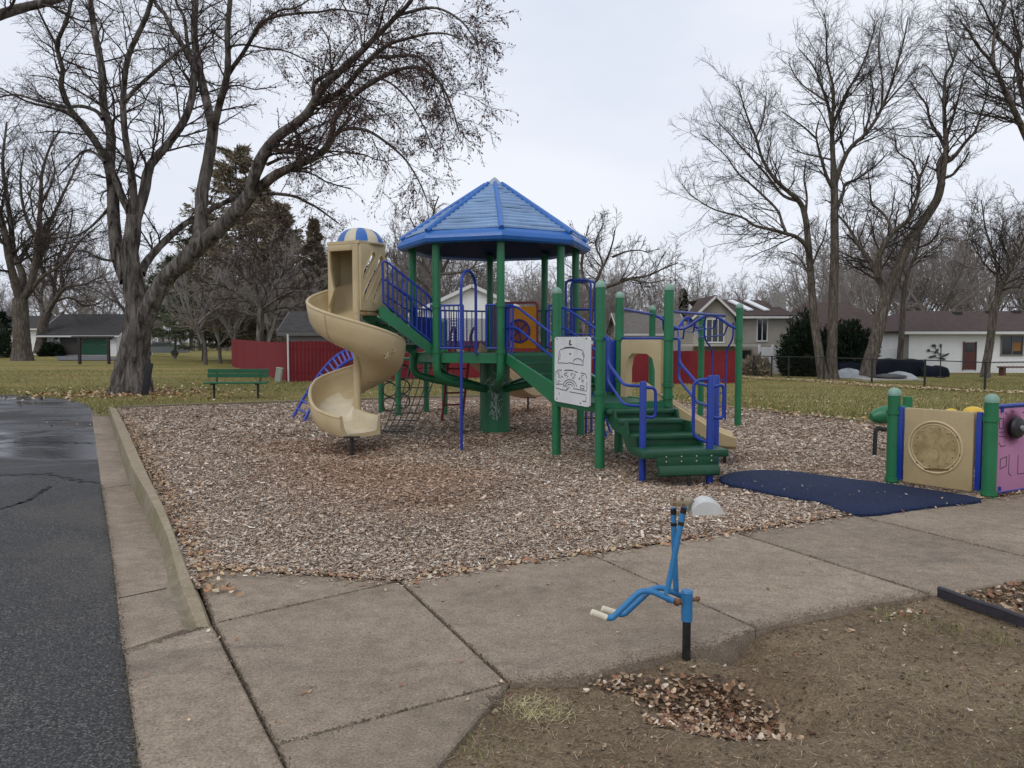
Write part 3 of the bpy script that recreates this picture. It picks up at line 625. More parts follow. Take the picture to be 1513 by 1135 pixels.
def kids(Pn, Rn, m, t0, t1, ang, length, K, wig, trop, rk, rmin, taper=0.45, tlen=0.55, rg=None):
    """m children on every parent polyline"""
    rg = rg or rng; N, Kp, _ = Pn.shape
    t = (t0 + (t1 - t0) * (np.arange(m)[None, :] + rg.uniform(0, 1, (N, m))) / m); f = t * (Kp - 1); i = np.clip(f.astype(int), 0, Kp - 2); w = (f - i)[..., None]; ar = np.arange(N)[:, None]
    base = Pn[ar, i] * (1 - w) + Pn[ar, i + 1] * w; tan = Pn[ar, i + 1] - Pn[ar, i]; tan /= np.linalg.norm(tan, axis=2, keepdims=True) + 1e-9
    r = Rn[ar, i] * (1 - w[..., 0]) + Rn[ar, i + 1] * w[..., 0]
    q = rg.normal(0, 1, (N, m, 3)); q -= tan * (q * tan).sum(2, keepdims=True); q /= np.linalg.norm(q, axis=2, keepdims=True) + 1e-9
    a = np.radians(rg.normal(ang, 11, (N, m, 1))); d = tan * np.cos(a) + q * np.sin(a)
    L = (np.asarray(length).reshape(-1, 1) * np.ones((N, m))) * (1 - tlen * (t - t0) / max(1e-6, 1 - t0)) * rg.uniform(0.55, 1.25, (N, m))
    base, d, L, r = base.reshape(-1, 3), d.reshape(-1, 3), L.reshape(-1), r.reshape(-1)
    pts = [base]; step = (L / (K - 1))[:, None]; tv = np.array(trop)
    for k in range(1, K):
        d = d + rg.normal(0, wig, d.shape) + tv * (k / K); d /= np.linalg.norm(d, axis=1, keepdims=True); pts.append(pts[-1] + d * step)
    Pc = np.stack(pts, 1); r0 = np.maximum(np.minimum(r * rk, r * 0.85), rmin); tt = np.linspace(0, 1, K)[None, :]
    return Pc, np.maximum(r0[:, None] * (1 - (1 - taper) * tt), rmin * 0.6), L
def slips(tips, dirs, ln, wd, rg):
    """leaf or needle slips at twig tips: quads"""
    n = len(tips); d = dirs + rg.normal(0, 0.5, (n, 3)); d /= np.linalg.norm(d, axis=1, keepdims=True); q = np.cross(d, rg.normal(0, 1, (n, 3))); q /= np.linalg.norm(q, axis=1, keepdims=True) + 1e-9
    L, W = ln[:, None], wd[:, None] / 2
    v = np.stack([tips - q * W * 0.4, tips + d * L * 0.45 - q * W, tips + d * L, tips + d * L * 0.5 + q * W], 1).reshape(-1, 3)
    return v, (np.arange(n)[:, None] * 4 + np.arange(4)[None, :])
def photo_limb(pts, h0, h1, d0, d1, n=26):
    """limb traced in the photo, standing at its own distance: half-widths in photo pixels"""
    k = len(pts); out = []
    for i, (x, y) in enumerate(pts):
        t = i / (k - 1); p = P(x, y, d0 + (d1 - d0) * t); out.append(tuple(p))
    c = cr(out, n); t = np.linspace(0, 1, n); w = (h0 + (h1 - h0) * t ** 0.8) / FPX * (d0 + (d1 - d0) * t)
    return c, w
def bare_tree(name, label, base, trunk, limbs, barkm, twigm, levels, group=None, leaves=None, seed=1, cat='tree', rough_trunk=0.04, flare=1.4, extra=(), split=True):
    """trunk, limbs: (points, radii) polylines; levels: settings of the branch orders"""
    rg = np.random.default_rng(seed); root = thing(name, label, cat, base, group)
    parts = []
    for ti, (c, w) in enumerate(trunk):
        n = len(c); S = 22; w = w.copy(); hgt = c[:, 2] - c[0, 2]; w *= 1 + (flare - 1) * np.exp(-hgt / (w[0] * 1.3)) * (ti == 0)
        v, f = tubes(c[None], w[None], S); a = np.arange(S) * 2 * PI / S
        ring = (np.arange(n)[:, None] * 0.12); rid = 1 + rough_trunk * (np.sin(5 * a[None] + 3 * np.sin(ring * 2)) + 0.8 * np.sin(9 * a[None] + 5 * np.sin(ring * 3.1))) * (0.5 + 1.8 * np.exp(-hgt / (w[0] * 2)) * (ti == 0))[:, None] + rg.normal(0, rough_trunk * 0.35, (n, S))
        v = v.reshape(n, S, 3); v = c[:, None] + (v - c[:, None]) * rid[..., None]; parts.append((v.reshape(-1, 3), f))
    v, f = join(parts); np_mesh('trunk', v, f, barkm, root, smooth=True)
    parts = []
    for c, w in limbs:
        ww = w * (1 + rg.normal(0, 0.035, len(w))); parts.append(tubes(c[None], ww[None], 10))
        if split: np_mesh('limb', *parts[-1], barkm, root, smooth=True)
    limb_parts = parts
    allp = list(limbs) + list(extra)
    L = np.array([np.linalg.norm(np.diff(c, axis=0), axis=1).sum() for c, w in allp]); parts = []; tipsP, tipsD = [], []
    lv = levels[0]
    cur = []
    for (c, w), l in zip(allp, L):
        m = max(2, int(l * lv['per_m'])); cur.append(kids(c[None], w[None], m, lv.get('t0', 0.15), 0.99, lv['ang'], lv['len'] * min(1.0, 0.45 + l / 12), lv['K'], lv['wig'], lv['trop'], lv['rk'], lv['rmin'], rg=rg, tlen=lv.get('tlen', 0.45)))
    Pc = np.concatenate([c[0] for c in cur]); Rc = np.concatenate([c[1] for c in cur]); Lc = np.concatenate([c[2] for c in cur])
    parts.append(tubes(Pc, Rc, 5))
    for k, lv in enumerate(levels[1:]):
        Pc, Rc, Lc = kids(Pc, Rc, lv['m'], lv.get('t0', 0.12), 1.0, lv['ang'], Lc * lv['len'], lv['K'], lv['wig'], lv['trop'], lv['rk'], lv['rmin'], rg=rg, tlen=0.4)
        parts.append(tubes(Pc, Rc, 4 if k == 0 else 3))
    if not split: parts += limb_parts
    v, f = join(parts); np_mesh('crown', v, f, twigm, root)
    if leaves:
        n = int(len(Pc) * leaves[0]); i = rg.integers(0, len(Pc), n); kk = rg.integers(1, Pc.shape[1], n)
        tip = Pc[i, kk]; d = Pc[i, -1] - Pc[i, -2]; d /= np.linalg.norm(d, axis=1, keepdims=True) + 1e-9
        if len(leaves) > 4: keep = leaves[4](tip); tip, d = tip[keep], d[keep]
        n = len(tip); v, f = slips(tip, d + np.array([0, 0, -0.4]), rg.uniform(*leaves[1], n), rg.uniform(*leaves[2], n), rg)
        np_mesh('leaves', v, f, leaves[3], root)
    return root
# ------------------------------------------------------------------ the big leaning maple
def big_maple():
    D = 23.7; b = G(192, 581)
    tr = [photo_limb([(193, 584), (194, 560), (198, 520), (203, 485), (204, 455), (197, 415), (191, 379), (195, 352), (198, 318)], 25, 10, D, D, 40),
          photo_limb([(204, 520), (214, 475), (226, 443), (245, 412), (271, 386), (309, 352), (342, 320), (368, 290), (379, 268)], 14, 10, D, D - 1.2, 40),
          photo_limb([(248, 408), (272, 388), (290, 360), (297, 328), (298, 291), (308, 238), (315, 190)], 11, 7.5, D - 0.2, D + 0.6, 34),
          photo_limb([(188, 415), (178, 390), (171, 360), (168, 320), (167, 290), (165, 264), (161, 244)], 11, 7, D, D + 0.6, 28)]
    lim = []
    def l(p, h0, h1, d0, d1, n=26): lim.append(photo_limb(p, h0, h1, D + d0, D + d1, n))
    l([(161, 246), (163, 225), (164, 196), (157, 172), (152, 150), (151, 106), (141, 53), (133, 0), (128, -50), (118, -120)], 7.5, 2.5, 0.6, 1.8)
    l([(161, 246), (152, 228), (138, 205), (123, 185), (108, 168), (98, 150), (90, 124), (93, 106), (88, 85), (84, 66), (92, 45), (100, 26), (108, -15)], 6, 2, 0.6, -1.5)
    l([(84, 68), (75, 52), (62, 26), (50, 0)], 2.2, 1.2, -0.6, -1.2, 12)
    l([(152, 176), (142, 164), (120, 157), (98, 158), (60, 150), (20, 140), (-20, 150)], 3.2, 1, 0.8, 2.5)
    l([(118, 180), (95, 165), (70, 158), (40, 150), (0, 130)], 3.0, 1, -0.3, -2)
    l([(155, 240), (140, 226), (125, 223), (105, 240), (85, 262)], 2.4, 0.8, 0, 1.5, 16)
    l([(197, 330), (190, 310), (180, 290), (172, 268), (164, 250)], 6, 5, 0, 0.4, 16)
    l([(198, 325), (197, 280), (192, 243), (185, 201), (182, 159), (184, 116), (190, 82), (203, 53), (221, 11), (228, -40), (240, -110)], 6, 2.5, 0, -2.2)
    l([(182, 156), (197, 135), (229, 106), (266, 74), (285, 62)], 3.3, 2, -0.6, 0.5, 18)
    l([(200, 328), (213, 285), (221, 246), (245, 217), (270, 182), (283, 148), (287, 106), (285, 92), (277, 80), (262, 55), (253, 42), (243, 20), (229, 5), (215, -30)], 8, 2.4, 0, 2)
    l([(283, 85), (277, 65), (272, 26), (260, 2), (255, -40)], 3, 1.5, 1.2, 2.5, 16)
    l([(315, 195), (310, 172), (303, 140), (295, 106), (289, 70), (287, 40), (289, 0), (292, -60), (288, -120)], 7, 3, 0.6, 2.4)
    l([(315, 195), (320, 172), (328, 140), (335, 114), (337, 80), (336, 53), (340, 0), (346, -60)], 6, 3, 0.6, -1.2)
    l([(336, 112), (345, 98), (359, 79), (377, 48), (388, 32), (410, 24), (437, 20), (470, 18), (500, 14), (545, 22)], 3.6, 1, 0.2, -2)
    l([(384, 40), (394, 30), (412, 16), (440, 10), (470, -10)], 2, 1, -0.5, -1.4, 14)
    l([(336, 70), (360, 66), (395, 72), (420, 75), (450, 88), (482, 108)], 1.8, 0.7, 0.4, 2.5, 18)
    l([(208, 405), (216, 388), (238, 362), (269, 334), (300, 316), (334, 298), (355, 285)], 6.5, 3, 0.3, 2.8)
    # right-hand limb and its drooping branches
    l([(370, 290), (375, 262), (391, 226), (414, 199), (436, 184), (454, 168), (466, 148), (480, 126), (502, 106), (520, 88), (536, 74), (559, 51), (587, 23), (608, 0), (625, -40)], 10, 2.5, -1.2, -4.5, 36)
    l([(466, 152), (482, 147), (508, 132), (530, 105), (553, 82), (576, 65), (602, 57), (632, 50), (660, 50), (685, 60)], 5.5, 1, -2, -5.5)
    l([(375, 285), (388, 274), (405, 260), (425, 250), (450, 239), (474, 227), (489, 206), (492, 185), (497, 170), (508, 155), (522, 142), (536, 131), (570, 111), (602, 100), (628, 104), (652, 126), (668, 160), (678, 195)], 8, 1, -1, -5, 36)
    l([(489, 207), (500, 196), (515, 190), (542, 193), (570, 210), (599, 236), (621, 272), (632, 300)], 3.2, 0.8, -2.2, -4.5)
    l([(384, 288), (400, 286), (434, 290), (455, 300), (470, 308), (500, 330)], 3.2, 1, -0.6, 1.6, 18)
    l([(400, 218), (420, 222), (445, 218), (465, 224)], 2.4, 1, -1.2, 0.5, 14)
    l([(395, 243), (420, 233), (450, 234), (480, 232), (520, 222)], 2.6, 0.8, -1.2, -3.5, 16)
    l([(465, 150), (463, 130), (470, 118), (490, 108), (505, 104)], 3, 3, -1.8, -2.6, 14)
    l([(552, 84), (575, 84), (610, 82), (632, 95), (650, 125), (662, 160), (668, 185)], 3, 0.7, -3.5, -6)
    l([(560, 115), (580, 125), (605, 150), (625, 185), (640, 220)], 1.8, 0.7, -3.2, -4.6, 18)
    l([(536, 74), (530, 40), (515, 20), (500, -5)], 1.8, 1, -3.2, -2, 14)
    l([(590, 22), (630, 12), (655, 15), (682, 32), (702, 60), (712, 90)], 2.6, 0.7, -4, -6.5, 20)
    l([(545, 66), (560, 40), (568, 10), (585, -30)], 2, 1, -3.6, -5, 14)
    l([(490, 120), (515, 135), (540, 160), (560, 190)], 1.8, 0.7, -3, -5, 14)
    l([(165, 300), (150, 320), (125, 342), (95, 352), (60, 345)], 2.4, 0.8, 0.2, 2.5, 16)
    l([(170, 385), (150, 383), (120, 370), (95, 378), (75, 395)], 2.2, 0.7, 0, -2, 16)
    lv = [dict(per_m=3.4, ang=46, len=2.0, K=8, wig=0.15, trop=(0.0, 0, 0.0), rk=0.27, rmin=0.0075, t0=0.12, tlen=0.3, taper=0.3),
          dict(m=10, ang=42, len=0.5, K=5, wig=0.18, trop=(0.0, 0, -0.07), rk=0.5, rmin=0.0046),
          dict(m=7, ang=38, len=0.5, K=4, wig=0.2, trop=(0.0, 0, -0.14), rk=0.6, rmin=0.0034)]
    return bare_tree('maple_tree', 'huge old maple with a flared grey trunk and long limb reaching towards the blue roof', b, tr, lim, MATS['bark_maple'], MATS['twig'], lv,
                     leaves=(1.3, (0.04, 0.09), (0.018, 0.042), MATS['bud'], lambda t: (rng.uniform(0, 1, len(t)) < np.where(t[:, 0] > -7.5, 1.0, 0.16))), seed=3, rough_trunk=0.05, flare=1.35)
big_maple()
def dead_leaf_tufts():
    pass
# ------------------------------------------------------------------ the four trees by the chain fence, and the two at the right edge
LV_R = [dict(per_m=3.4, ang=44, len=2.9, K=7, wig=0.14, trop=(0, 0, 0.10), rk=0.36, rmin=0.012, t0=0.16, tlen=0.3),
        dict(m=9, ang=40, len=0.5, K=5, wig=0.15, trop=(0, 0, 0.06), rk=0.5, rmin=0.0075),
        dict(m=6, ang=38, len=0.5, K=4, wig=0.17, trop=(0, 0, 0.03), rk=0.6, rmin=0.0055)]
def right_trees():
    D = 43.0
    def mk(label, base, tr, lim, seed, D=D, lv=LV_R, name='bare_tree'):
        t = [photo_limb(p, a, b, D, D + dd, 40) for p, a, b, dd in tr]; l = [photo_limb(p, a, b, D + d0, D + d1, 26) for p, a, b, d0, d1 in lim]
        return bare_tree(name, label, P(*base, D), t, l, MATS['bark_grey'], MATS['twig_grey'], lv, 'tall bare trees along the chain fence', seed=seed, rough_trunk=0.025, flare=1.25)
    mk('bare tree leaning left with low branches sweeping far left, by the dark evergreen shrub', (1217, 560),
       [([(1217, 561), (1213, 540), (1207, 500), (1202, 465), (1199, 420), (1196, 381), (1193, 345), (1190, 322), (1186, 306)], 7.2, 4, 0.4)],
       [([(1186, 306), (1178, 294), (1168, 286), (1144, 264), (1126, 234), (1117, 204), (1107, 180), (1100, 160), (1090, 125)], 3.8, 0.8, 0.4, -1.5),
        ([(1178, 297), (1156, 288), (1132, 258), (1105, 228), (1078, 198), (1058, 178)], 2.4, 0.7, 0.2, 2),
        ([(1196, 378), (1190, 362), (1176, 350), (1160, 345), (1138, 339), (1114, 333), (1096, 321), (1054, 309), (1018, 287)], 3.8, 0.6, 0, -3),
        ([(1162, 346), (1155, 328), (1148, 310), (1120, 282), (1090, 255), (1072, 230), (1039, 200)], 2.4, 0.6, -0.6, 1.5),
        ([(1190, 320), (1192, 290), (1188, 265), (1190, 240)], 2.2, 0.8, 0.5, 2), ([(1117, 204), (1128, 175), (1132, 140)], 1.4, 0.6, -0.6, 0.8),
        ([(1199, 420), (1188, 392), (1172, 375), (1150, 372)], 1.8, 0.6, 0, 2), ([(1197, 400), (1208, 372), (1218, 350), (1222, 325)], 1.8, 0.6, 0, -2)], 21)
    mk('tallest bare tree with a straight vertical trunk beside the left-leaning one', (1230, 560),
       [([(1230, 561), (1229, 530), (1230, 494), (1231, 440), (1233, 390), (1233, 330), (1233, 290), (1232, 252)], 8, 5, 0)],
       [([(1232, 254), (1230, 220), (1229, 186), (1226, 168), (1222, 150), (1214, 128), (1207, 108), (1196, 90), (1180, 72)], 4.5, 0.7, 0, 1.5),
        ([(1229, 186), (1231, 160), (1231, 130), (1222, 90), (1221, 50), (1218, 20)], 2.8, 0.7, 0, -1.5), ([(1229, 190), (1240, 162), (1252, 135), (1270, 105), (1284, 70), (1296, 30)], 2.8, 0.7, 0, 2.2),
        ([(1233, 275), (1240, 252), (1252, 225), (1264, 211), (1276, 201), (1292, 180), (1303, 159), (1315, 130), (1324, 100), (1334, 65), (1342, 25)], 4, 0.8, 0, -2.5),
        ([(1303, 160), (1322, 138), (1340, 118), (1356, 98)], 1.9, 0.7, -1, -2.5), ([(1276, 202), (1286, 165), (1290, 135), (1287, 112)], 1.9, 0.7, -0.6, 1.2),
        ([(1233, 318), (1240, 300), (1246, 285), (1249, 272), (1264, 266), (1280, 255), (1296, 243), (1312, 225)], 3.2, 0.7, 0, 2.5),
        ([(1231, 280), (1222, 262), (1212, 230), (1206, 200), (1210, 178)], 3, 1, 0, -1.5), ([(1206, 205), (1190, 190), (1170, 175), (1155, 165)], 1.7, 0.6, -1, -2.2), ([(1228, 236), (1210, 232), (1185, 226), (1160, 215)], 1.6, 0.6, 0, 2),
        ([(1303, 157), (1304, 120), (1298, 80), (1300, 40)], 1.8, 0.6, -1, 0.5), ([(1222, 150), (1206, 140), (1180, 120), (1165, 92)], 1.6, 0.6, 0.5, 2.4)], 22)
    mk('thick forked bare tree leaning right, between the vertical trunk and the covered furniture', (1284, 555),
       [([(1281, 556), (1285, 535), (1292, 510), (1299, 480), (1305, 455), (1312, 432)], 9.5, 8.5, 0), ([(1310, 440), (1322, 409), (1342, 361), (1364, 327), (1384, 296), (1391, 270)], 8.2, 5.5, -0.8)],
       [([(1311, 436), (1305, 424), (1297, 410), (1291, 395), (1280, 378), (1268, 361), (1258, 343), (1247, 327)], 6, 1.6, 0, 1.6), ([(1247, 328), (1236, 315), (1228, 300), (1215, 295)], 1.5, 0.7, 1.6, 2.5),
        ([(1297, 408), (1298, 385), (1303, 368), (1319, 344), (1342, 325), (1352, 300), (1357, 285), (1359, 262), (1366, 248), (1372, 230)], 5.5, 1.4, 0, -2.4),
        ([(1319, 343), (1310, 322), (1299, 310), (1288, 299), (1285, 274), (1282, 250)], 2.4, 0.7, -0.8, 0.6), ([(1358, 266), (1348, 240), (1336, 232), (1325, 222), (1322, 200)], 2, 0.7, -2, -3),
        ([(1391, 272), (1394, 250), (1398, 220), (1396, 185), (1395, 150), (1397, 112), (1408, 93), (1402, 70), (1397, 45)], 5, 0.8, -0.8, 0.5),
        ([(1393, 264), (1409, 257), (1424, 238), (1432, 225)], 2.4, 1, -0.8, -2), ([(1397, 240), (1409, 232), (1430, 206), (1441, 194), (1451, 164), (1458, 140), (1463, 118)], 3.4, 0.7, -0.6, -2.6), ([(1448, 178), (1465, 165), (1482, 143)], 1.7, 0.6, -2, -3),
        ([(1400, 195), (1406, 180), (1414, 153), (1424, 114), (1440, 82)], 2.2, 0.7, 0, 1.8), ([(1397, 220), (1388, 202), (1378, 188), (1372, 172), (1369, 156), (1356, 137), (1345, 120)], 2.8, 0.7, -0.5, 1.6),
        ([(1390, 272), (1387, 258), (1388, 240), (1395, 228)], 3.4, 3, -0.8, -0.4), ([(1396, 132), (1385, 120), (1372, 100), (1362, 95)], 1.6, 0.6, 0, 1)], 23)
    mk('thin crooked bare tree to the right of the forked one', (1328, 550), [([(1328, 551), (1331, 510), (1333, 480), (1335, 440), (1338, 415)], 4.6, 3.4, 0)],
       [([(1338, 418), (1344, 396), (1352, 378), (1357, 362), (1360, 330), (1357, 300)], 3.2, 0.7, 0, 1), ([(1356, 366), (1372, 360), (1384, 347), (1390, 330)], 1.8, 0.7, 0.5, -1.5), ([(1336, 440), (1330, 420), (1326, 390), (1318, 365)], 1.7, 0.6, 0, 1.5), ([(1340, 410), (1330, 385), (1336, 350)], 1.4, 0.6, 0, -1)], 24, D=46)
    mk('low bare tree in front of the white house window, leaning right', (1455, 556), [([(1455, 558), (1458, 535), (1463, 505), (1467, 470), (1470, 448)], 6, 5, 0)],
       [([(1470, 450), (1480, 422), (1490, 405), (1500, 385), (1511, 358), (1520, 330)], 4.2, 1, 0, -1.5), ([(1470, 450), (1473, 425), (1474, 401), (1468, 375), (1458, 345), (1454, 325), (1450, 295)], 2.8, 0.7, 0, 1.5),
        ([(1478, 430), (1500, 424), (1530, 432)], 2, 0.8, 0, -2), ([(1490, 405), (1488, 380), (1480, 350), (1484, 320)], 2, 0.7, -0.4, 1), ([(1474, 405), (1462, 398), (1448, 380), (1440, 350)], 1.6, 0.6, 0.6, -1)], 25, D=40)
    mk('dark bare tree overhanging from the right edge of the photo', (1600, 575), [([(1600, 578), (1590, 500), (1575, 400), (1555, 300), (1535, 240)], 14, 8, 0)],
       [([(1535, 242), (1513, 195), (1498, 162), (1485, 135), (1467, 95), (1445, 69), (1432, 48), (1418, 30)], 6, 1, 0, -2), ([(1540, 250), (1524, 195), (1513, 148), (1505, 115), (1502, 88), (1488, 68), (1472, 55), (1455, 42), (1440, 38)], 6, 1, 0, 2),
        ([(1503, 90), (1508, 66), (1498, 30), (1492, -10)], 2.6, 0.9, 1, 2), ([(1468, 96), (1468, 60), (1478, 30), (1486, 0)], 2.6, 0.9, -1.2, 0.5), ([(1545, 270), (1560, 200), (1550, 120), (1530, 60), (1520, 0)], 6, 1.5, 0, 1), ([(1485, 135), (1500, 120), (1513, 110)], 1.8, 0.8, -1, 1),
        ([(1450, 75), (1440, 60), (1420, 55), (1405, 40)], 1.6, 0.7, -1.6, -3), ([(1478, 60), (1462, 30), (1450, 5), (1430, -20)], 2, 0.8, 1.5, 0)], 26, D=34)
right_trees()
# ------------------------------------------------------------------ the two at the far left, and the one leaning in from the left edge
def left_trees():
    def mk(label, base, tr, lim, seed, D, grp, lv=LV_R, name='bare_tree', bm='bark_grey', tm='twig_grey'):
        t = [photo_limb(p, a, b, D, D + dd, 36) for p, a, b, dd in tr]; l = [photo_limb(p, a, b, D + d0, D + d1, 26) for p, a, b, d0, d1 in lim]
        return bare_tree(name, label, P(*base, D), t, l, MATS[bm], MATS[tm], lv, grp, seed=seed, rough_trunk=0.025, flare=1.35)
    g = 'bare street trees at the left'
    big = [dict(LV_R[0], per_m=1.9, len=4.2, rmin=0.018), dict(LV_R[1], rmin=0.012), dict(LV_R[2], rmin=0.009, m=5)]
    mk('thick pale-trunked bare tree at the far left edge, in front of the white house', (33, 532), [([(33, 534), (32, 500), (31, 465), (30, 440)], 12, 10, 0)],
       [([(30, 442), (20, 410), (12, 375), (4, 330), (-10, 280), (-20, 200)], 7, 1.5, 0, -3), ([(31, 442), (33, 405), (20, 375), (16, 330), (10, 290), (4, 240), (10, 180)], 6, 1.3, 0, 3), ([(33, 440), (44, 428), (52, 390), (56, 355), (60, 300), (62, 257), (74, 217), (90, 190)], 6, 1, 0, -2),
        ([(36, 436), (54, 395), (68, 345), (89, 296), (113, 247), (128, 215)], 4.6, 0.9, 0, 3), ([(38, 440), (60, 412), (80, 398), (99, 382), (120, 355), (150, 330)], 3.6, 0.8, 0, -3), ([(20, 375), (-5, 350), (-30, 330)], 3, 1, 0, 1), ([(56, 355), (38, 320), (30, 270), (36, 220)], 3, 0.8, -1, 1), ([(62, 300), (80, 260), (76, 225)], 2.2, 0.8, 0, 2)], 31, 62, g, big)
    mk('bare tree with a low crooked limb between thick left trunk and garage', (60, 521), [([(60, 523), (62, 500), (64, 478), (70, 462)], 8, 6.5, 0)],
       [([(68, 466), (84, 440), (99, 424), (125, 420), (150, 408)], 4, 0.9, 0, -3), ([(66, 470), (60, 445), (64, 410), (58, 370), (62, 330)], 3.6, 0.9, 0, 3), ([(70, 462), (80, 430), (84, 390), (100, 350), (108, 310)], 3.4, 0.9, 0, 2), ([(80, 446), (104, 440), (125, 452), (146, 448)], 2, 0.8, 0, 2)], 32, 80, g, big)
    lv = [dict(LV_R[0], per_m=2.2, len=1.3, rmin=0.006), dict(LV_R[1], rmin=0.004), dict(LV_R[2], rmin=0.003)]
    mk('dark limb of a nearby tree crossing the top left corner', (-330, 700), [([(-330, 712), (-320, 550), (-300, 350), (-270, 200)], 55, 34, 0)],
       [([(-270, 205), (-180, 110), (-90, 55), (0, 22), (40, 10), (84, 0), (130, -20)], 20, 3.5, 0, 0.5), ([(-275, 220), (-300, 60), (-310, -100)], 24, 8, 0, 1)], 33, 13.5, g, lv, bm='bark_maple', tm='twig')
left_trees()
# ------------------------------------------------------------------ distant bare trees: three grown once, then copied with their parts
def generic_tree(seed, h, spread, upright):
    rg = np.random.default_rng(seed); tr = [(cr([(0, 0, -0.1), (0.05 * h * rg.normal(0, .2), 0, h * 0.16), (0.03 * h * rg.normal(), 0.02 * h * rg.normal(), h * 0.34)], 14), np.linspace(h * 0.018, h * 0.012, 14))]
    top = tr[0][0][-1]; lim = []
    for k in range(9):
        a = rg.uniform(0, 2 * PI); s = spread * h * rg.uniform(0.45, 1); z0 = rg.uniform(0.16, 0.33) * h; st = np.array([top[0] * z0 / (h * .34), top[1] * z0 / (h * .34), z0])
        e = np.array([math.cos(a) * s, math.sin(a) * s, h * rg.uniform(0.62, 1.0) if k else h]); mid = st * 0.5 + e * 0.5 + np.array([math.cos(a), math.sin(a), 0]) * s * (0.18 if upright else 0.05) + rg.normal(0, 0.02 * h, 3)
        lim.append((cr([st, st * 0.72 + mid * 0.28 + rg.normal(0, 0.01 * h, 3), mid, e], 16), np.linspace(h * 0.0085, h * 0.0014, 16)))
    lv = [dict(per_m=1.6, ang=42, len=h * 0.23, K=6, wig=0.15, trop=(0, 0, 0.09), rk=0.55, rmin=0.022, t0=0.15, tlen=0.35), dict(m=6, ang=40, len=0.5, K=4, wig=0.17, trop=(0, 0, 0.05), rk=0.55, rmin=0.016), dict(m=5, ang=40, len=0.5, K=3, wig=0.2, trop=(0, 0, 0.03), rk=0.6, rmin=0.012)]
    return bare_tree('bare_tree', 'x', (0, 0, 0), tr, lim, MATS['bark_far'], MATS['twig_far'], lv, seed=seed, rough_trunk=0.0, flare=1.3, split=False)
def copy_tree(o, parent=None):
    c = o.copy(); COL.objects.link(c); c.parent = parent
    for ch in list(o.children): copy_tree(ch, c)
    return c
def far_trees():
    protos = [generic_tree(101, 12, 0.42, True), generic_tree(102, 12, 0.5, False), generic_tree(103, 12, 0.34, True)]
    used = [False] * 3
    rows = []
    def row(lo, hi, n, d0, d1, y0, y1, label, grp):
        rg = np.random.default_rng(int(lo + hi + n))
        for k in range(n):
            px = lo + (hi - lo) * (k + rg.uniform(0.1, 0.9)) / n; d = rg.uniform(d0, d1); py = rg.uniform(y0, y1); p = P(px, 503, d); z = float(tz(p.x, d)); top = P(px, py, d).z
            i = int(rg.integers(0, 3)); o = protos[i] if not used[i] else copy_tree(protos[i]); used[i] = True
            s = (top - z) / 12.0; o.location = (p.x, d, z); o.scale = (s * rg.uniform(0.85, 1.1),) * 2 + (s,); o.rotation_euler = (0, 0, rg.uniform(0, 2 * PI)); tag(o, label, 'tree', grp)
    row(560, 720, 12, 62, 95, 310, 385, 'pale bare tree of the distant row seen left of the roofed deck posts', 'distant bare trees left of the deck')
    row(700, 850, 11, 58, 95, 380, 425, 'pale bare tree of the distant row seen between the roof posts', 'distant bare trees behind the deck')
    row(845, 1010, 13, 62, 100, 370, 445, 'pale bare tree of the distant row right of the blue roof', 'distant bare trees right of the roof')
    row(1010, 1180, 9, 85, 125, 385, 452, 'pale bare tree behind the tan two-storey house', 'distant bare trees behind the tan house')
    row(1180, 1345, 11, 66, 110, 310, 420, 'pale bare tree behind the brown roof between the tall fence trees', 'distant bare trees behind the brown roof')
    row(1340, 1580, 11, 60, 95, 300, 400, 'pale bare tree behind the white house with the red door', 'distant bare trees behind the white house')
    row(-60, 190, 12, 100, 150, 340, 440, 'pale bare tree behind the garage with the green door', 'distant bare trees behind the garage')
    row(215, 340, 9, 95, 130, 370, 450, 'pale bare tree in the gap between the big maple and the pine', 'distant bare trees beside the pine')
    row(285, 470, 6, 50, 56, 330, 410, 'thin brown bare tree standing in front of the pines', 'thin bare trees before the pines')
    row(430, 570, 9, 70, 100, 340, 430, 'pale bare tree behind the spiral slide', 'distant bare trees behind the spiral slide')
far_trees()
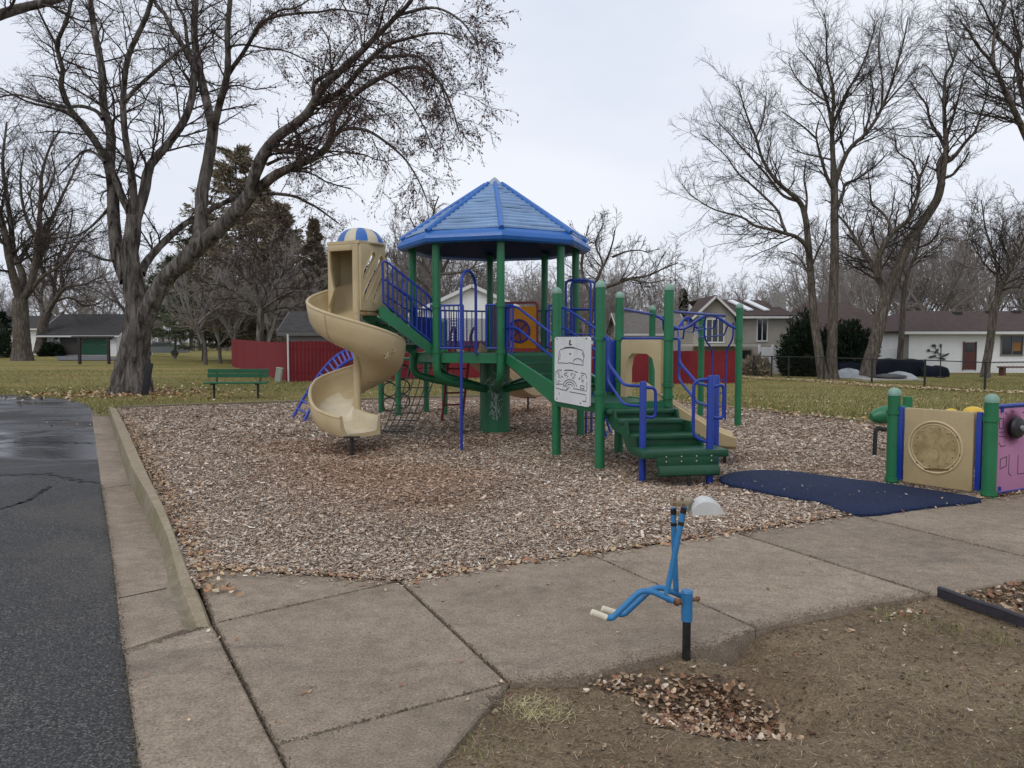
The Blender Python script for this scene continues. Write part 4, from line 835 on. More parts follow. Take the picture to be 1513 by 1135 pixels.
# single dark bare trees in the middle distance
def mid_trees():
    def mk(label, base, tr, lim, seed, D, lv, bm='bark_grey', tm='twig_grey', grp=None):
        t = [photo_limb(p, a, b, D, D + dd, 30) for p, a, b, dd in tr]; l = [photo_limb(p, a, b, D + d0, D + d1, 24) for p, a, b, d0, d1 in lim]
        bare_tree('bare_tree', label, P(*base, D), t, l, MATS[bm], MATS[tm], lv, grp, seed=seed, rough_trunk=0.02, flare=1.25)
    small = [dict(LV_R[0], per_m=2.4, len=2.2, rmin=0.02, trop=(0, 0, 0.05)), dict(LV_R[1], rmin=0.013), dict(LV_R[2], rmin=0.010)]
    mk('small bushy bare tree in front of the dark pine, behind the red fence', (384, 535), [([(384, 536), (384, 500), (385, 470), (386, 452)], 6, 5, 0)],
       [([(386, 455), (378, 425), (372, 400), (378, 370), (374, 340)], 3.6, 0.9, 0, -1.5), ([(386, 455), (396, 430), (402, 400), (400, 365), (408, 335)], 3.6, 0.9, 0, 1.5), ([(385, 460), (360, 440), (335, 425), (310, 420), (290, 430)], 2.8, 0.8, 0, -2), ([(386, 458), (412, 440), (436, 430), (462, 432)], 2.8, 0.8, 0, -2),
        ([(384, 470), (360, 462), (335, 458)], 2, 0.7, 0, 1), ([(388, 450), (415, 410), (440, 385), (470, 372)], 2.6, 0.8, 0, 2), ([(380, 430), (350, 400), (325, 380)], 2.6, 0.8, 0, 2), ([(386, 462), (420, 455), (450, 458)], 2, 0.7, 0, 0.5)], 41, 46, small, 'bark_maple', 'twig')
    lowb = [dict(LV_R[0], per_m=2.0, len=2.6, rmin=0.02, trop=(0, 0, 0.08)), dict(LV_R[1], rmin=0.014), dict(LV_R[2], rmin=0.011, m=4)]
    mk('leaning bare tree right of the blue roof with a long low limb to the right', (868, 540), [([(866, 545), (868, 500), (872, 460), (876, 430)], 7, 5, 0)],
       [([(876, 435), (885, 405), (898, 380), (906, 355), (908, 340)], 3, 0.8, 0, -1), ([(877, 430), (905, 421), (930, 412), (955, 408), (978, 398), (1002, 388)], 3.6, 0.8, 0, -2), ([(905, 380), (925, 372), (945, 370), (958, 374)], 1.8, 0.6, -0.5, 1), ([(874, 440), (860, 400), (862, 365), (870, 335)], 2.8, 0.8, 0, 2), ([(930, 412), (960, 418), (985, 412)], 1.7, 0.6, -1, -2), ([(880, 420), (890, 390), (880, 360), (892, 330)], 2.2, 0.7, 0, 1)], 42, 58, lowb)
    mk('bare tree rising behind the white gabled house, seen between the left roof posts', (628, 540), [([(628, 545), (632, 480), (640, 430), (650, 405)], 5, 4, 0)],
       [([(650, 408), (662, 385), (668, 370), (676, 350)], 3, 1, 0, 1), ([(645, 420), (625, 385), (618, 350), (606, 322)], 2.8, 0.8, 0, -1), ([(650, 406), (690, 400), (705, 385), (712, 360)], 2.4, 0.8, 0, 1.5), ([(640, 430), (612, 410), (590, 395), (575, 370)], 2.4, 0.8, 0, 2), ([(652, 400), (650, 360), (640, 320), (648, 290)], 2.8, 0.8, 0, -2)], 43, 60, lowb)
mid_trees()
# ------------------------------------------------------------------ evergreens
def conifer(name, label, base, h, r, m, seed, t0=0.12, dens=60, droop=-0.12, shape=0.9, group=None, trunkr=None, ln=(0.25, 0.55), gap=0.0):
    rg = np.random.default_rng(seed); root = thing(name, label, 'tree', base, group); b = np.array(base)
    c = b + np.array([(0, 0, -0.2), (0.02 * h, 0, h * 0.5), (0.0, 0.0, h * 0.98)]); tr = cr(c, 16); w = np.linspace(trunkr or h * 0.014, 0.02, 16); v, f = tubes(tr[None], w[None], 10); np_mesh('trunk', v, f, MATS['bark_maple'], root, smooth=True)
    N = int(h * 13); t = t0 + (1 - t0) * rg.uniform(0, 1, N) ** 0.85; z = t * h; a = rg.uniform(0, 2 * PI, N); L = r * np.clip((1 - t) / (1 - t0), 0.03, 1) ** shape * rg.uniform(0.45, 1.2, N) * np.clip(0.55 + (t - t0) * 4, 0.5, 1)
    K = 6; s = np.linspace(0, 1, K); d = np.stack([np.cos(a), np.sin(a)], 1)
    Pn = np.zeros((N, K, 3)); Pn[:, :, :2] = d[:, None, :] * (L[:, None, None] * s[None, :, None]); Pn[:, :, 2] = z[:, None] + L[:, None] * (droop * 2.2 * s[None] + 0.28 * s[None] ** 2.2); Pn += b
    Rn = np.clip(0.02 + L * 0.008, 0.015, 0.06)[:, None] * (1 - 0.8 * s[None]); v, f = tubes(Pn, Rn, 4); np_mesh('limb', v, f, MATS['bark_maple'], root)
    n = N * dens; i = rg.integers(0, N, n); q = rg.uniform(0.18, 1, n) ** 0.8; k = np.clip((q * (K - 1)).astype(int), 0, K - 2); ww = (q * (K - 1) - k)[:, None]; tip = Pn[i, k] * (1 - ww) + Pn[i, k + 1] * ww
    side = np.stack([-d[i, 1], d[i, 0], np.zeros(n)], 1); tip += side * (rg.normal(0, 0.16, n) * L[i] * (1.1 - q))[:, None] + rg.normal(0, 0.05, (n, 3)); dirs = np.column_stack([d[i] * 0.8, rg.normal(-0.1, 0.25, n)]) + side * rg.normal(0, 0.7, (n, 1))
    v, f = slips(tip, dirs, rg.uniform(*ln, n), rg.uniform(0.05, 0.13, n), rg); np_mesh('crown', v, f, m, root); return root
def on(px, d): p = P(px, 503, d); return (p.x, d, float(tz(p.x, d)))
conifer('pine_tree', 'tall dark pine with spreading tiers behind the big maple', on(352, 58), 15.8, 5.0, MATS['needles_brown'], 51, 0.10, 100, -0.05, 0.5, trunkr=0.3, ln=(0.25, 0.6))
conifer('pine_tree', 'shorter bushy dark pine to the left of the tall pine', on(300, 62), 11.0, 4.2, MATS['needles'], 52, 0.10, 110, -0.08, 0.6)
conifer('pine_tree', 'dark pine in front of the red fence end, right of the tall pine', on(420, 60), 12.0, 4.6, MATS['needles_brown'], 53, 0.08, 120, -0.1, 0.75)
conifer('pine_tree', 'brownish broad pine right beside the tall pine, behind the bushy bare tree', on(388, 64), 14.0, 5.4, MATS['needles_brown'], 60, 0.05, 150, -0.08, 0.6, ln=(0.25, 0.6))
conifer('spruce_tree', 'narrow brownish spruce left of the spiral slide hood', on(466, 64), 11.6, 3.2, MATS['needles_brown'], 54, 0.06, 110, -0.16, 0.95)
conifer('pine_tree', 'dark young pine with bare trunk near the parked vehicle', on(258, 70), 9.0, 3.6, MATS['needles'], 55, 0.2, 100, -0.06, 0.6)
conifer('cedar_tree', 'slim dark cone-shaped cedar left of the tan house gable', on(1009, 70), 6.6, 1.1, MATS['evergreen'], 56, 0.02, 90, 0.25, 0.9, ln=(0.2, 0.4))
conifer('spruce_tree', 'hazy green spruce above the white house roof', on(1420, 85), 13.0, 3.0, MATS['needles_brown'], 57, 0.1, 50, -0.15, 0.9)
conifer('spruce_tree', 'dark spruce at the right edge behind the white house', on(1530, 80), 13.5, 3.2, MATS['needles'], 58, 0.08, 50, -0.15, 0.8)
conifer('cedar_tree', 'dark evergreen at the left edge by the white house wall', on(0, 75), 4.2, 2.0, MATS['evergreen'], 59, 0.02, 80, 0.1, 0.6)
def shrub(label, base, rx, rz, seed, m, n=9000, name='evergreen_shrub', ry=None):
    rg = np.random.default_rng(seed); root = thing(name, label, 'shrub', base); b = np.array(base); ry = ry or rx
    u = rg.normal(0, 1, (n, 3)); u /= np.linalg.norm(u, axis=1, keepdims=True); lump = 1 + 0.22 * np.sin(u[:, 0] * 5 + seed) * np.cos(u[:, 1] * 4 + u[:, 2] * 5) + 0.12 * np.sin(u[:, 2] * 13 + u[:, 0] * 9)
    r = rg.uniform(0.3, 1, n) ** 0.45 * lump; u[:, 2] = abs(u[:, 2]) * 1.0; tip = b + u * r[:, None] * np.array([rx, ry, rz]); v, f = slips(tip, u * 0.7 + np.array([0, 0, 0.3]), rg.uniform(0.18, 0.4, n), rg.uniform(0.05, 0.13, n), rg); np_mesh('foliage', v, f, m, root)
    a = rg.uniform(0, 2 * PI, 8); st = np.stack([np.column_stack([b[0] + 0.1 * np.cos(a), b[1] + 0.1 * np.sin(a), np.full(8, b[2] - 0.05)]), np.column_stack([b[0] + rx * .3 * np.cos(a), b[1] + ry * .3 * np.sin(a), np.full(8, b[2] + rz * 0.4)]), np.column_stack([b[0] + rx * .6 * np.cos(a), b[1] + ry * .6 * np.sin(a), np.full(8, b[2] + rz * 0.75)])], 1)
    v, f = tubes(st, np.full((8, 3), 0.04), 5); np_mesh('stem', v, f, MATS['bark_maple'], root)
shrub('wide dark evergreen shrub left of the leaning tree trunks, below the tan house', on(1185, 47), 1.3, 3.4, 61, MATS['evergreen'], 9000)
shrub('dark evergreen shrub right of the vertical trunk, below the brown roof', on(1255, 48), 1.6, 3.0, 62, MATS['evergreen'], 9000)
shrub('low dark evergreen filling the gap behind the two leaning trunks', on(1222, 49), 1.5, 2.7, 66, MATS['evergreen'], 8000)
shrub('small round dark shrub at the corner of the garage', on(75, 79), 1.0, 1.3, 63, MATS['evergreen'], 4000)
shrub('low leafless brown shrub at the foot of the tan house wall', on(1117, 47.5), 0.8, 1.0, 64, MATS['needles_brown'], 1500, 'bare_shrub')
shrub('dark hedge plant left of the far left tree trunk', on(-20, 72), 2.6, 2.9, 65, MATS['evergreen'], 5000)

# ------------------------------------------------------------------ the far-off wood closing the view
def far_wood():
    rg = np.random.default_rng(71); n = 3600; px = rg.uniform(-140, 1660, n); d = rg.uniform(125, 165, n); x = (px - CX) / FPX * d
    hmax = 6.5 + 2.5 * vnoise(px * 0.02, px * 0.013, 1.0, 72) + 1.5 * vnoise(px * 0.09, px * 0.05, 1.0, 73); h = hmax * rg.uniform(0.55, 1.05, n)
    a = rg.uniform(0, 2 * PI, n); l = rg.uniform(0.0, 0.22, n) * h; z0 = tz(x, d); K = 5; s = np.linspace(0, 1, K)[None]
    Pn = np.stack([x[:, None] + (l * np.cos(a))[:, None] * s ** 1.5, d[:, None] + (l * np.sin(a))[:, None] * s, z0[:, None] + h[:, None] * s], 2) + rg.normal(0, 0.08, (n, K, 3)); Rn = 0.07 * (1 - 0.75 * s) * np.ones((n, 1)); parts = [tubes(Pn, Rn, 3)]
    P2, R2, L2 = kids(Pn, Rn, 8, 0.18, 1.0, 40, h * 0.24, 4, 0.16, (0, 0, 0.1), 0.5, 0.026, rg=rg); parts.append(tubes(P2, R2, 3))
    P3, R3, L3 = kids(P2[::2], R2[::2], 4, 0.2, 1.0, 38, L2[::2] * 0.6, 3, 0.16, (0, 0, 0.05), 0.6, 0.02, rg=rg); parts.append(tubes(P3, R3, 3))
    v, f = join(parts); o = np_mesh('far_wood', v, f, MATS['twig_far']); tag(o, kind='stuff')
far_wood()
# ------------------------------------------------------------------ play equipment materials
def plastic(name, col, rough, scuff=0.25, scale=2.0, scratch=None, chip=None):
    """moulded or coated surface, a little faded and scuffed"""
    g = NG(name, rough, 0.45)
    a = g.noise(scale, 6, 0.65); b = g.noise(26, 5, 0.7, g.mapping((1, 1, 0.35))); f = g.noise(180, 3, 0.6)
    c = g.ramp(a, [(0.3, tuple(x * (1 - scuff) for x in col)), (0.7, tuple(min(1, x * (1 + scuff)) for x in col))])
    c = g.mix(g.ramp(b, [(0.58, (0, 0, 0)), (0.78, (0.30, 0.30, 0.30))]), c, tuple(min(0.8, 0.25 + x * 0.8) for x in col) if scratch is None else scratch)
    gr = g.noise(3.1, 5, 0.7, g.mapping((1.3, 1.3, 0.5))); c = g.mix(g.ramp(gr, [(0.55, (0, 0, 0)), (0.8, (0.42, 0.42, 0.42))]), c, tuple(x * 0.45 + 0.012 for x in col))
    if chip: cn = g.noise(34, 4, 0.7); c = g.mix(g.ramp(cn, [(chip, (0, 0, 0)), (chip + 0.015, (1, 1, 1))]), c, (0.10, 0.06, 0.04))
    g.out(c, g.rng(a, 0.3, 0.7, max(0.1, rough - 0.1), min(1, rough + 0.16)), g.bump(f, 0.10, 0.003))
    return MATS[name]
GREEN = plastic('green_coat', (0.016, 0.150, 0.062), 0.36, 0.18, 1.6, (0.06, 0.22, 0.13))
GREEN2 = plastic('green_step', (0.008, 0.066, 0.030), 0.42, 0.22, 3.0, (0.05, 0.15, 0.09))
BLUE = plastic('blue_coat', (0.008, 0.036, 0.275), 0.36, 0.2, 2.0, (0.03, 0.07, 0.32))
VIOLET = plastic('violet_coat', (0.045, 0.045, 0.30), 0.4, 0.2, 2.0, (0.10, 0.10, 0.34))
LADB = plastic('ladder_blue', (0.03, 0.055, 0.36), 0.4, 0.2, 2.0, (0.08, 0.11, 0.4))
ROOFB = plastic('roof_blue', (0.026, 0.135, 0.44), 0.3, 0.15, 1.2, (0.12, 0.26, 0.55))
SLAT = plastic('roof_slat', (0.22, 0.34, 0.53), 0.2, 0.16, 1.2, (0.52, 0.57, 0.63))  # paler than the eave blue: sky sheen painted into the slat colour
TAN = plastic('tan_plastic', (0.52, 0.41, 0.235), 0.40, 0.10, 1.4, (0.62, 0.53, 0.38))
TAN2 = plastic('tan_panel', (0.40, 0.31, 0.165), 0.5, 0.14, 2.2, (0.3, 0.22, 0.11))
ORANGE = plastic('orange_panel', (0.95, 0.33, 0.012), 0.45, 0.12)
MAROON = plastic('maroon_coat', (0.20, 0.025, 0.045), 0.45, 0.2)
PINK = plastic('pink_panel', (0.47, 0.215, 0.36), 0.5, 0.10, 2.0)
WHITEP = plastic('white_panel', (0.70, 0.71, 0.72), 0.45, 0.07)
YELLOW = plastic('yellow_plastic', (0.70, 0.45, 0.04), 0.45, 0.12)
CAPM = plastic('post_cap', (0.20, 0.33, 0.26), 0.45, 0.2)
SKYBL = plastic('digger_blue', (0.030, 0.18, 0.40), 0.40, 0.14, 5.0, (0.16, 0.33, 0.5), 0.66)
BLACK = mat('black_coat', (0.014, 0.014, 0.015), 0.5, var=0.3, noise=6)
DARK = mat('dark_mark', (0.02, 0.018, 0.02), 0.7)
ENGR = mat('engraving', (0.03, 0.03, 0.035), 0.7)
GREYM = mat('grey_metal', (0.33, 0.34, 0.35), 0.4, 0.6, var=0.2, noise=12)
RUST = mat('rusty_bolt', (0.20, 0.10, 0.055), 0.75, 0.2, var=0.4, noise=40)
CREAM = mat('worn_grip', (0.66, 0.60, 0.46), 0.6, var=0.12, noise=30)
GREYPL = mat('faded_scoop', (0.56, 0.56, 0.54), 0.5, var=0.12, noise=10)
# ------------------------------------------------------------------ the structure
S = thing('play_structure', 'large green and blue play structure with a blue octagonal roof and tan spiral slide', 'playground', (-0.3, 13.5, 0))
C0 = V((-0.3, 13.5, 0)); RP = 1.42; DK = 1.375
def oct_dir(deg): a = math.radians(deg); return V((math.sin(a), -math.cos(a), 0))
OP = [C0 + oct_dir(5 + 45 * k) * RP for k in range(8)]
# centre column, posts with arms curving in to it
m = MB(); m.lathe([(0.265, -0.1), (0.265, 0.02), (0.262, 0.06), (0.262, DK - 0.06), (0.2, DK - 0.05)], C0, 40); col_ob = m.build('column', plastic('green_column', (0.012, 0.115, 0.05), 0.36, 0.22, 2.2, (0.08, 0.2, 0.13)), S)
m = MB()                                                     # worn scratches on the column's face, where paint is rubbed off
rr = random.Random(4)
def col_pt(a, z, off=0.004): return C0 + V((math.sin(a), -math.cos(a), 0)) * (0.262 + off) + V((0, 0, z))
for k in range(60):
    cz = (0.40, 0.62, 0.85)[k % 3]; a0 = rr.gauss(0.08, 0.17); z0 = cz + rr.gauss(0, 0.08); da, dz = rr.gauss(0, 0.16), rr.uniform(0.02, 0.12) * rr.choice((-1, 1)); w = rr.uniform(0.002, 0.007)
    pts = [col_pt(a0 + da * t + 0.06 * math.sin(4 * t + k), z0 + dz * t) for t in (0, .25, .5, .75, 1)]
    for p, q in zip(pts, pts[1:]):
        d = (q - p).normalized(); n = V((p.x - C0.x, p.y - C0.y, 0)).normalized(); s = d.cross(n) * w
        m.add([p - s, q - s, q + s, p + s], [[0, 1, 2, 3]])
m.build('marking', mat('bare_scratch', (0.34, 0.38, 0.36), 0.6, var=0.2, noise=40), col_ob, smooth=0)
for k, p in enumerate(OP):
    m = MB(); inn = (C0 - p).normalized()
    pts = [V((p.x, p.y, 3.22)), V((p.x, p.y, 1.02)), V((p.x, p.y, 0)) + inn * 0.30 + V((0, 0, 0.93)), V((p.x, p.y, 0)) + inn * (RP - 0.25) + V((0, 0, 0.76))]
    m.tube(fillet(pts, 0.26, 6), 0.064, 14); po = m.build('post', GREEN, S)
    for zc in (2.12, DK + 0.02): m = MB(); m.tube([(p.x, p.y, zc), (p.x, p.y, zc + 0.05)], 0.078, 14); m.build('clamp', GREEN, po)
# deck
m = MB(); poly = [C0 + oct_dir(5 + 45 * k) * 1.36 for k in range(8)]; m.prism([(p.x, p.y) for p in poly], DK - 0.05, DK); m.build('deck', plastic('deck_coat', (0.02, 0.10, 0.055), 0.6, 0.2), S)
m = MB()
for k in range(8): a, b = poly[k], poly[(k + 1) % 8]; m.bar((a.x, a.y, DK - 0.06), (b.x, b.y, DK - 0.06), 0.035, 0.15)
m.build('deck_edge', GREEN, S, smooth=0)
# roof
AP, RE, ZE, ZT = 4.36, 1.64, 3.14, 3.32
roof = None; m = MB()
nrow = 14; rs = random.Random(9)
def rp(k, t, lift=0.0):                                      # point on ridge k, t 0 eave .. 1 apex
    d = oct_dir(5 + 45 * k); r = (RE - 0.05) * (1 - t) + 0.02 * t; return C0 + d * r + V((0, 0, ZT * (1 - t) + AP * t + lift))
for k in range(8):
    for j in range(nrow):
        t0, t1 = 0.02 + 0.92 * j / nrow, 0.02 + 0.92 * (j + 1) / nrow
        nseg = 8; rows = []
        for e, (t, lf) in enumerate(((t0, 0.030), (t1, 0.0), (t1, -0.004))):
            row = []
            for q in range(nseg + 1):
                w = q / nseg; wob = 0.007 * math.sin(PI * w) * math.sin(k * 2.3 + j * 1.1) + 0.002 * math.sin(7 * w + j * 2 + k)
                row.append(rp(k, t, lf).lerp(rp(k + 1, t, lf), w) + V((0, 0, wob)))
            rows.append(row)
        low = [p - V((0, 0, 0.03)) for p in rows[0]]
        vs = low + rows[0] + rows[1]; n = nseg + 1; fs = []
        for r in range(2):
            for q in range(nseg): fs.append([r * n + q, r * n + q + 1, (r + 1) * n + q + 1, (r + 1) * n + q])
        m.add(vs, fs)
roof = m.build('roof', SLAT, S, smooth=20)
m = MB()
for k in range(8): m.tube([rp(k, -0.02, 0.02), rp(k, 0.35, 0.022), rp(k, 0.91, 0.02)], [0.042, 0.040, 0.034], 10)
m.build('hip_ridge', ROOFB, roof)
prof = [(0.0, ZE), (0.03, ZE - 0.015), (0.075, ZE + 0.01), (0.095, ZE + 0.06), (0.075, ZE + 0.115), (0.02, ZE + 0.17), (-0.12, ZE + 0.245), (-0.16, ZE + 0.235), (-0.10, ZE + 0.16), (-0.05, ZE + 0.02)]
m = MB(); vs = []; fs = []; npf = len(prof)
for k in range(8):
    for (o, z) in prof: d = oct_dir(5 + 45 * k); q = C0 + d * (RE - 0.06 + o); vs.append((q.x, q.y, z))
for k in range(8):
    for j in range(npf): a, b = k * npf + j, k * npf + (j + 1) % npf; c, d = ((k + 1) % 8) * npf + (j + 1) % npf, ((k + 1) % 8) * npf + j; fs.append([a, b, c, d])
m.add(vs, fs); m.build('eave', ROOFB, roof, smooth=30)
m = MB()
vs = [(*(C0 + oct_dir(5 + 45 * k) * 1.55).to_2d(), ZE + 0.02) for k in range(8)] + [(C0.x, C0.y, AP - 0.12)]
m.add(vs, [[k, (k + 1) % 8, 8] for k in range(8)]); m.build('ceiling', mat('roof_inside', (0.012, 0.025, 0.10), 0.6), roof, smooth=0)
m = MB(); m.lathe([(0.18, AP - 0.135), (0.185, AP - 0.105), (0.02, AP + 0.045), (0.0, AP + 0.045)], (C0.x, C0.y, 0), 8, Matrix.Rotation(math.radians(5), 3, 'Z')); m.build('apex_cap', plastic('cap_grey', (0.30, 0.36, 0.40), 0.5, 0.15), roof, smooth=0)
# ---------------------------------------------------------------- guard rails round the deck
def side(k, t, z):                                           # point along deck side k (post k to k+1)
    a, b = OP[k % 8], OP[(k + 1) % 8]; p = a.lerp(b, t); return V((p.x, p.y, z))
def rail_panel(k, t0, t1, z0, z1, nb, name='guardrail', mt=None, lattice=False):
    m = MB(); a0, a1, b0, b1 = side(k, t0, z0), side(k, t1, z0), side(k, t0, z1), side(k, t1, z1)
    for p, q in ((a0, a1), (b0, b1), (a0, b0), (a1, b1)): m.tube([p, q], 0.017, 8)
    for i in range(1, nb): m.tube([a0.lerp(a1, i / nb), b0.lerp(b1, i / nb)], 0.011, 6)
    if lattice:
        L = (a1 - a0).length; h = z1 - z0 - 0.14; st = 0.055; u = (a1 - a0).normalized(); n = int((L + h) / st)
        for i in range(n):
            for s in (1, -1):
                x = i * st - h if s == 1 else i * st; p, q = (x, 0), (x + s * h, h)
                def cl(xx, zz, x2, z2):                      # keep within the frame
                    pts = [(xx, zz), (x2, z2)]; out = []
                    for (ax, az), (bx, bz) in ((pts[0], pts[1]), (pts[1], pts[0])):
                        if ax < 0: f = -ax / (bx - ax); az = az + (bz - az) * f; ax = 0
                        if ax > L: f = (ax - L) / (ax - bx); az = az + (bz - az) * f; ax = L
                        out.append((ax, az))
                    return out
                if max(p[0], q[0]) <= 0 or min(p[0], q[0]) >= L: continue
                (ax, az), (bx, bz) = cl(*p, *q)
                if abs(az - bz) > 0.02: m.bar(a0 + u * ax + V((0, 0, az)), a0 + u * bx + V((0, 0, bz)), 0.006, 0.024, up=u.cross(V((0, 0, 1))))
    return m.build(name, mt or BLUE, S, smooth=40)
RZ0, RZ1 = DK + 0.10, DK + 0.78
rail_panel(4, 0.06, 0.94, RZ0, RZ1, 9, lattice=True); rail_panel(5, 0.06, 0.94, RZ0, RZ1, 9, lattice=True)
rail_panel(2, 0.06, 0.94, RZ0, RZ1, 9)
rail_panel(7, 0.06, 0.42, RZ0, RZ1, 5); rail_panel(7, 0.78, 0.95, RZ0, RZ1, 3)
rail_panel(1, 0.06, 0.30, RZ0, RZ1, 3); rail_panel(1, 0.74, 0.95, RZ0, RZ1, 3)
rail_panel(3, 0.05, 0.13, RZ0, RZ1, 1)
rail_panel(0, 0.06, 0.20, RZ0, RZ1, 2); rail_panel(0, 0.80, 0.94, RZ0, RZ1, 2); rail_panel(6, 0.05, 0.18, RZ0, RZ1, 2)
# orange panel with the round window wheel at the back
m = MB(); a, b = side(3, 0.14, DK + 0.06), side(3, 0.86, DK + 0.06); m.bar((a.x, a.y, DK + 0.47), (b.x, b.y, DK + 0.47), 0.03, 0.80, 0.01)
op = m.build('orange_panel', ORANGE, S, smooth=30)
u = (b - a).normalized(); nrm = u.cross(V((0, 0, 1))); nrm = nrm if nrm.dot(C0 - a) > 0 else -nrm; cc = a.lerp(b, 0.44); cc.z = DK + 0.40
m = MB()
for s in (1, -1): m.tube([cc + nrm * 0.03 * s + (u * math.cos(t) + V((0, 0, 1)) * math.sin(t)) * 0.21 for t in [2 * PI * i / 28 for i in range(28)]], 0.02, 8, closed=True)
for t in (0.3, 1.35, 2.4): m.tube([cc + nrm * 0.03 + (u * math.cos(t) + V((0, 0, 1)) * math.sin(t)) * 0.23, cc + nrm * 0.03 - (u * math.cos(t) + V((0, 0, 1)) * math.sin(t)) * 0.23], 0.014, 6)
m.build('wheel', VIOLET, op)
m = MB(); m.tube([cc + nrm * 0.017, cc + nrm * 0.022], 0.20, 28); m.build('window', mat('panel_window', (0.42, 0.10, 0.04), 0.3), op)
m = MB(); m.tube(fillet([side(3, 0.13, DK + 0.02), side(3, 0.13, DK + 0.94), side(3, 0.9, DK + 0.94), side(3, 0.9, DK + 0.02)], 0.07), 0.024, 8); m.build('panel_frame', plastic('rose_coat', (0.36, 0.09, 0.09), 0.45), op)
# arch and fire pole at the front left
fp = G(682, 660); e = side(7, 0.62, 0)
m = MB(); top = 2.66; d = V((e.x - fp.x, e.y - fp.y, 0)); pts = [V((fp.x, fp.y, -0.05)), V((fp.x, fp.y, top - 0.25))]
for i in range(1, 12):
    t = PI * i / 12; pts.append(V((fp.x, fp.y, top - 0.25)) + d * (0.5 - 0.5 * math.cos(t)) + V((0, 0, 0.25 * math.sin(t))))
pts += [V((e.x, e.y, top - 0.25)), V((e.x, e.y, DK))]; m.tube(pts, 0.023, 10); m.build('fire_pole', BLUE, S)
# climber hoops at the right side of the deck
for t, dx in ((0.34, 0.0), (0.70, 0.0)):
    a = side(1, t, 0); out = oct_dir(72.5)
    m = MB(); p0 = a; p1 = a + out * 0.42
    m.tube(fillet([V((p0.x, p0.y, DK)), V((p0.x, p0.y, 2.60)), V((p1.x, p1.y, 2.60)), V((p1.x, p1.y, 0.9)), V(((p1 + out * 0.3).x, (p1 + out * 0.3).y, -0.05))], 0.09), 0.021, 8)
    for z in (1.70, 2.12): m.tube([V((p0.x, p0.y, z)), V((p1.x, p1.y, z))], 0.014, 6)
    m.build('climber_hoop', BLUE, S)
m = MB()
for z in (0.25, 0.5, 0.75, 1.0, 1.3):
    a = side(1, 0.34, z) + oct_dir(72.5) * (0.42 + 0.3 * max(0, (0.9 - z) / 0.95)); b = side(1, 0.70, z) + oct_dir(72.5) * (0.42 + 0.3 * max(0, (0.9 - z) / 0.95)); m.tube([a, b], 0.016, 6)
m.build('climber_rung', BLUE, S)
# maroon climber rails seen through the bars at the back
m = MB(); b0, b1 = side(4, 0.25, DK), side(4, 0.65, DK); outb = oct_dir(207.5)
for p in (b0, b1): m.tube(fillet([p + outb * 0.75 + V((0, 0, -1.4)), p + outb * 0.45 + V((0, 0, -0.35)), p + outb * 0.30 + V((0, 0, 0.35)), p + outb * 0.08 + V((0, 0, 0.52)), p + outb * 0.05], 0.2), 0.026, 8)
for i in range(5): z = -1.05 + i * 0.24; f = 0.66 - i * 0.05; m.tube([b0 + outb * f + V((0, 0, z)), b1 + outb * f + V((0, 0, z))], 0.02, 6)
m.build('back_ladder', MAROON, S)
# ---------------------------------------------------------------- stairs from the deck up to the spiral slide
W_ = oct_dir(297.5); perp = V((0.46, -0.887, 0)).normalized()
s0 = side(6, 0.5, DK); s1 = s0 + W_ * 0.86; s1.z = 2.06
m = MB()
for i in range(4):
    t0 = i / 4; z = DK + (2.06 - DK) * (i + 1) / 4; c = s0.lerp(s1, t0 + 0.15); c.z = z
    m.bar(c - perp * 0.43, c + perp * 0.43, 0.26, 0.04)
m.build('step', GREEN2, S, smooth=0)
for s in (1, -1):
    m = MB(); a = s0 + perp * 0.46 * s - W_ * 0.02; b = s1 + perp * 0.46 * s
    pts = [a + V((0, 0, -0.08)), a + V((0, 0, 0.11)), b + V((0, 0, 0.08)), b + W_ * 0.06 + V((0, 0, 0.05)), b + W_ * 0.06 + V((0, 0, -0.10))]
    m.plate(pts, 0.045); m.build('stringer', GREEN, S, smooth=0)
    m = MB()
    for zb, zt in ((0.14, 0.86),):
        p0, p1 = a + V((0, 0, zb)), b + V((0, 0, zb)); q0, q1 = a + V((0, 0, zt)), b + V((0, 0, zt * 0.92))
        m.tube(fillet([p0, q0, q0.lerp(q1, 0.92) + V((0, 0, 0.02)), q1 + V((0, 0, -0.02)), q1 - W_ * 0.01 + V((0, 0, -0.65))], 0.22), 0.018, 8); m.tube([p0, p1], 0.016, 8)
        for i in range(1, 11): m.tube([p0.lerp(p1, i / 11), q0.lerp(q1, i / 11)], 0.0115, 6)
        m.tube([a + V((0, 0, 0.66)), b + V((0, 0, 0.50))], 0.014, 8)
    m.build('stair_rail', BLUE, S)
# ---------------------------------------------------------------- spiral slide
PX, PY = -2.39, 11.90
sec = [(0.06, 0.09), (0.10, 0.015), (0.20, -0.01), (0.36, -0.02), (0.50, 0.015), (0.60, 0.08), (0.665, 0.19), (0.695, 0.31), (0.70, 0.385), (0.715, 0.41), (0.74, 0.405), (0.748, 0.375), (0.735, 0.27), (0.705, 0.13), (0.645, 0.02), (0.53, -0.055), (0.36, -0.08), (0.18, -0.07), (0.06, -0.05)]
sec2 = [(0.02, 0.24), (0.055, 0.23), (0.09, 0.02), (0.30, 0.0), (0.50, 0.0), (0.60, 0.0), (0.64, 0.10), (0.66, 0.18), (0.665, 0.235), (0.68, 0.25), (0.71, 0.245), (0.715, 0.22), (0.71, 0.12), (0.70, 0.03), (0.66, -0.04), (0.53, -0.06), (0.36, -0.06), (0.18, -0.06), (0.02, -0.05)]
TH0, TH1 = 104, 585
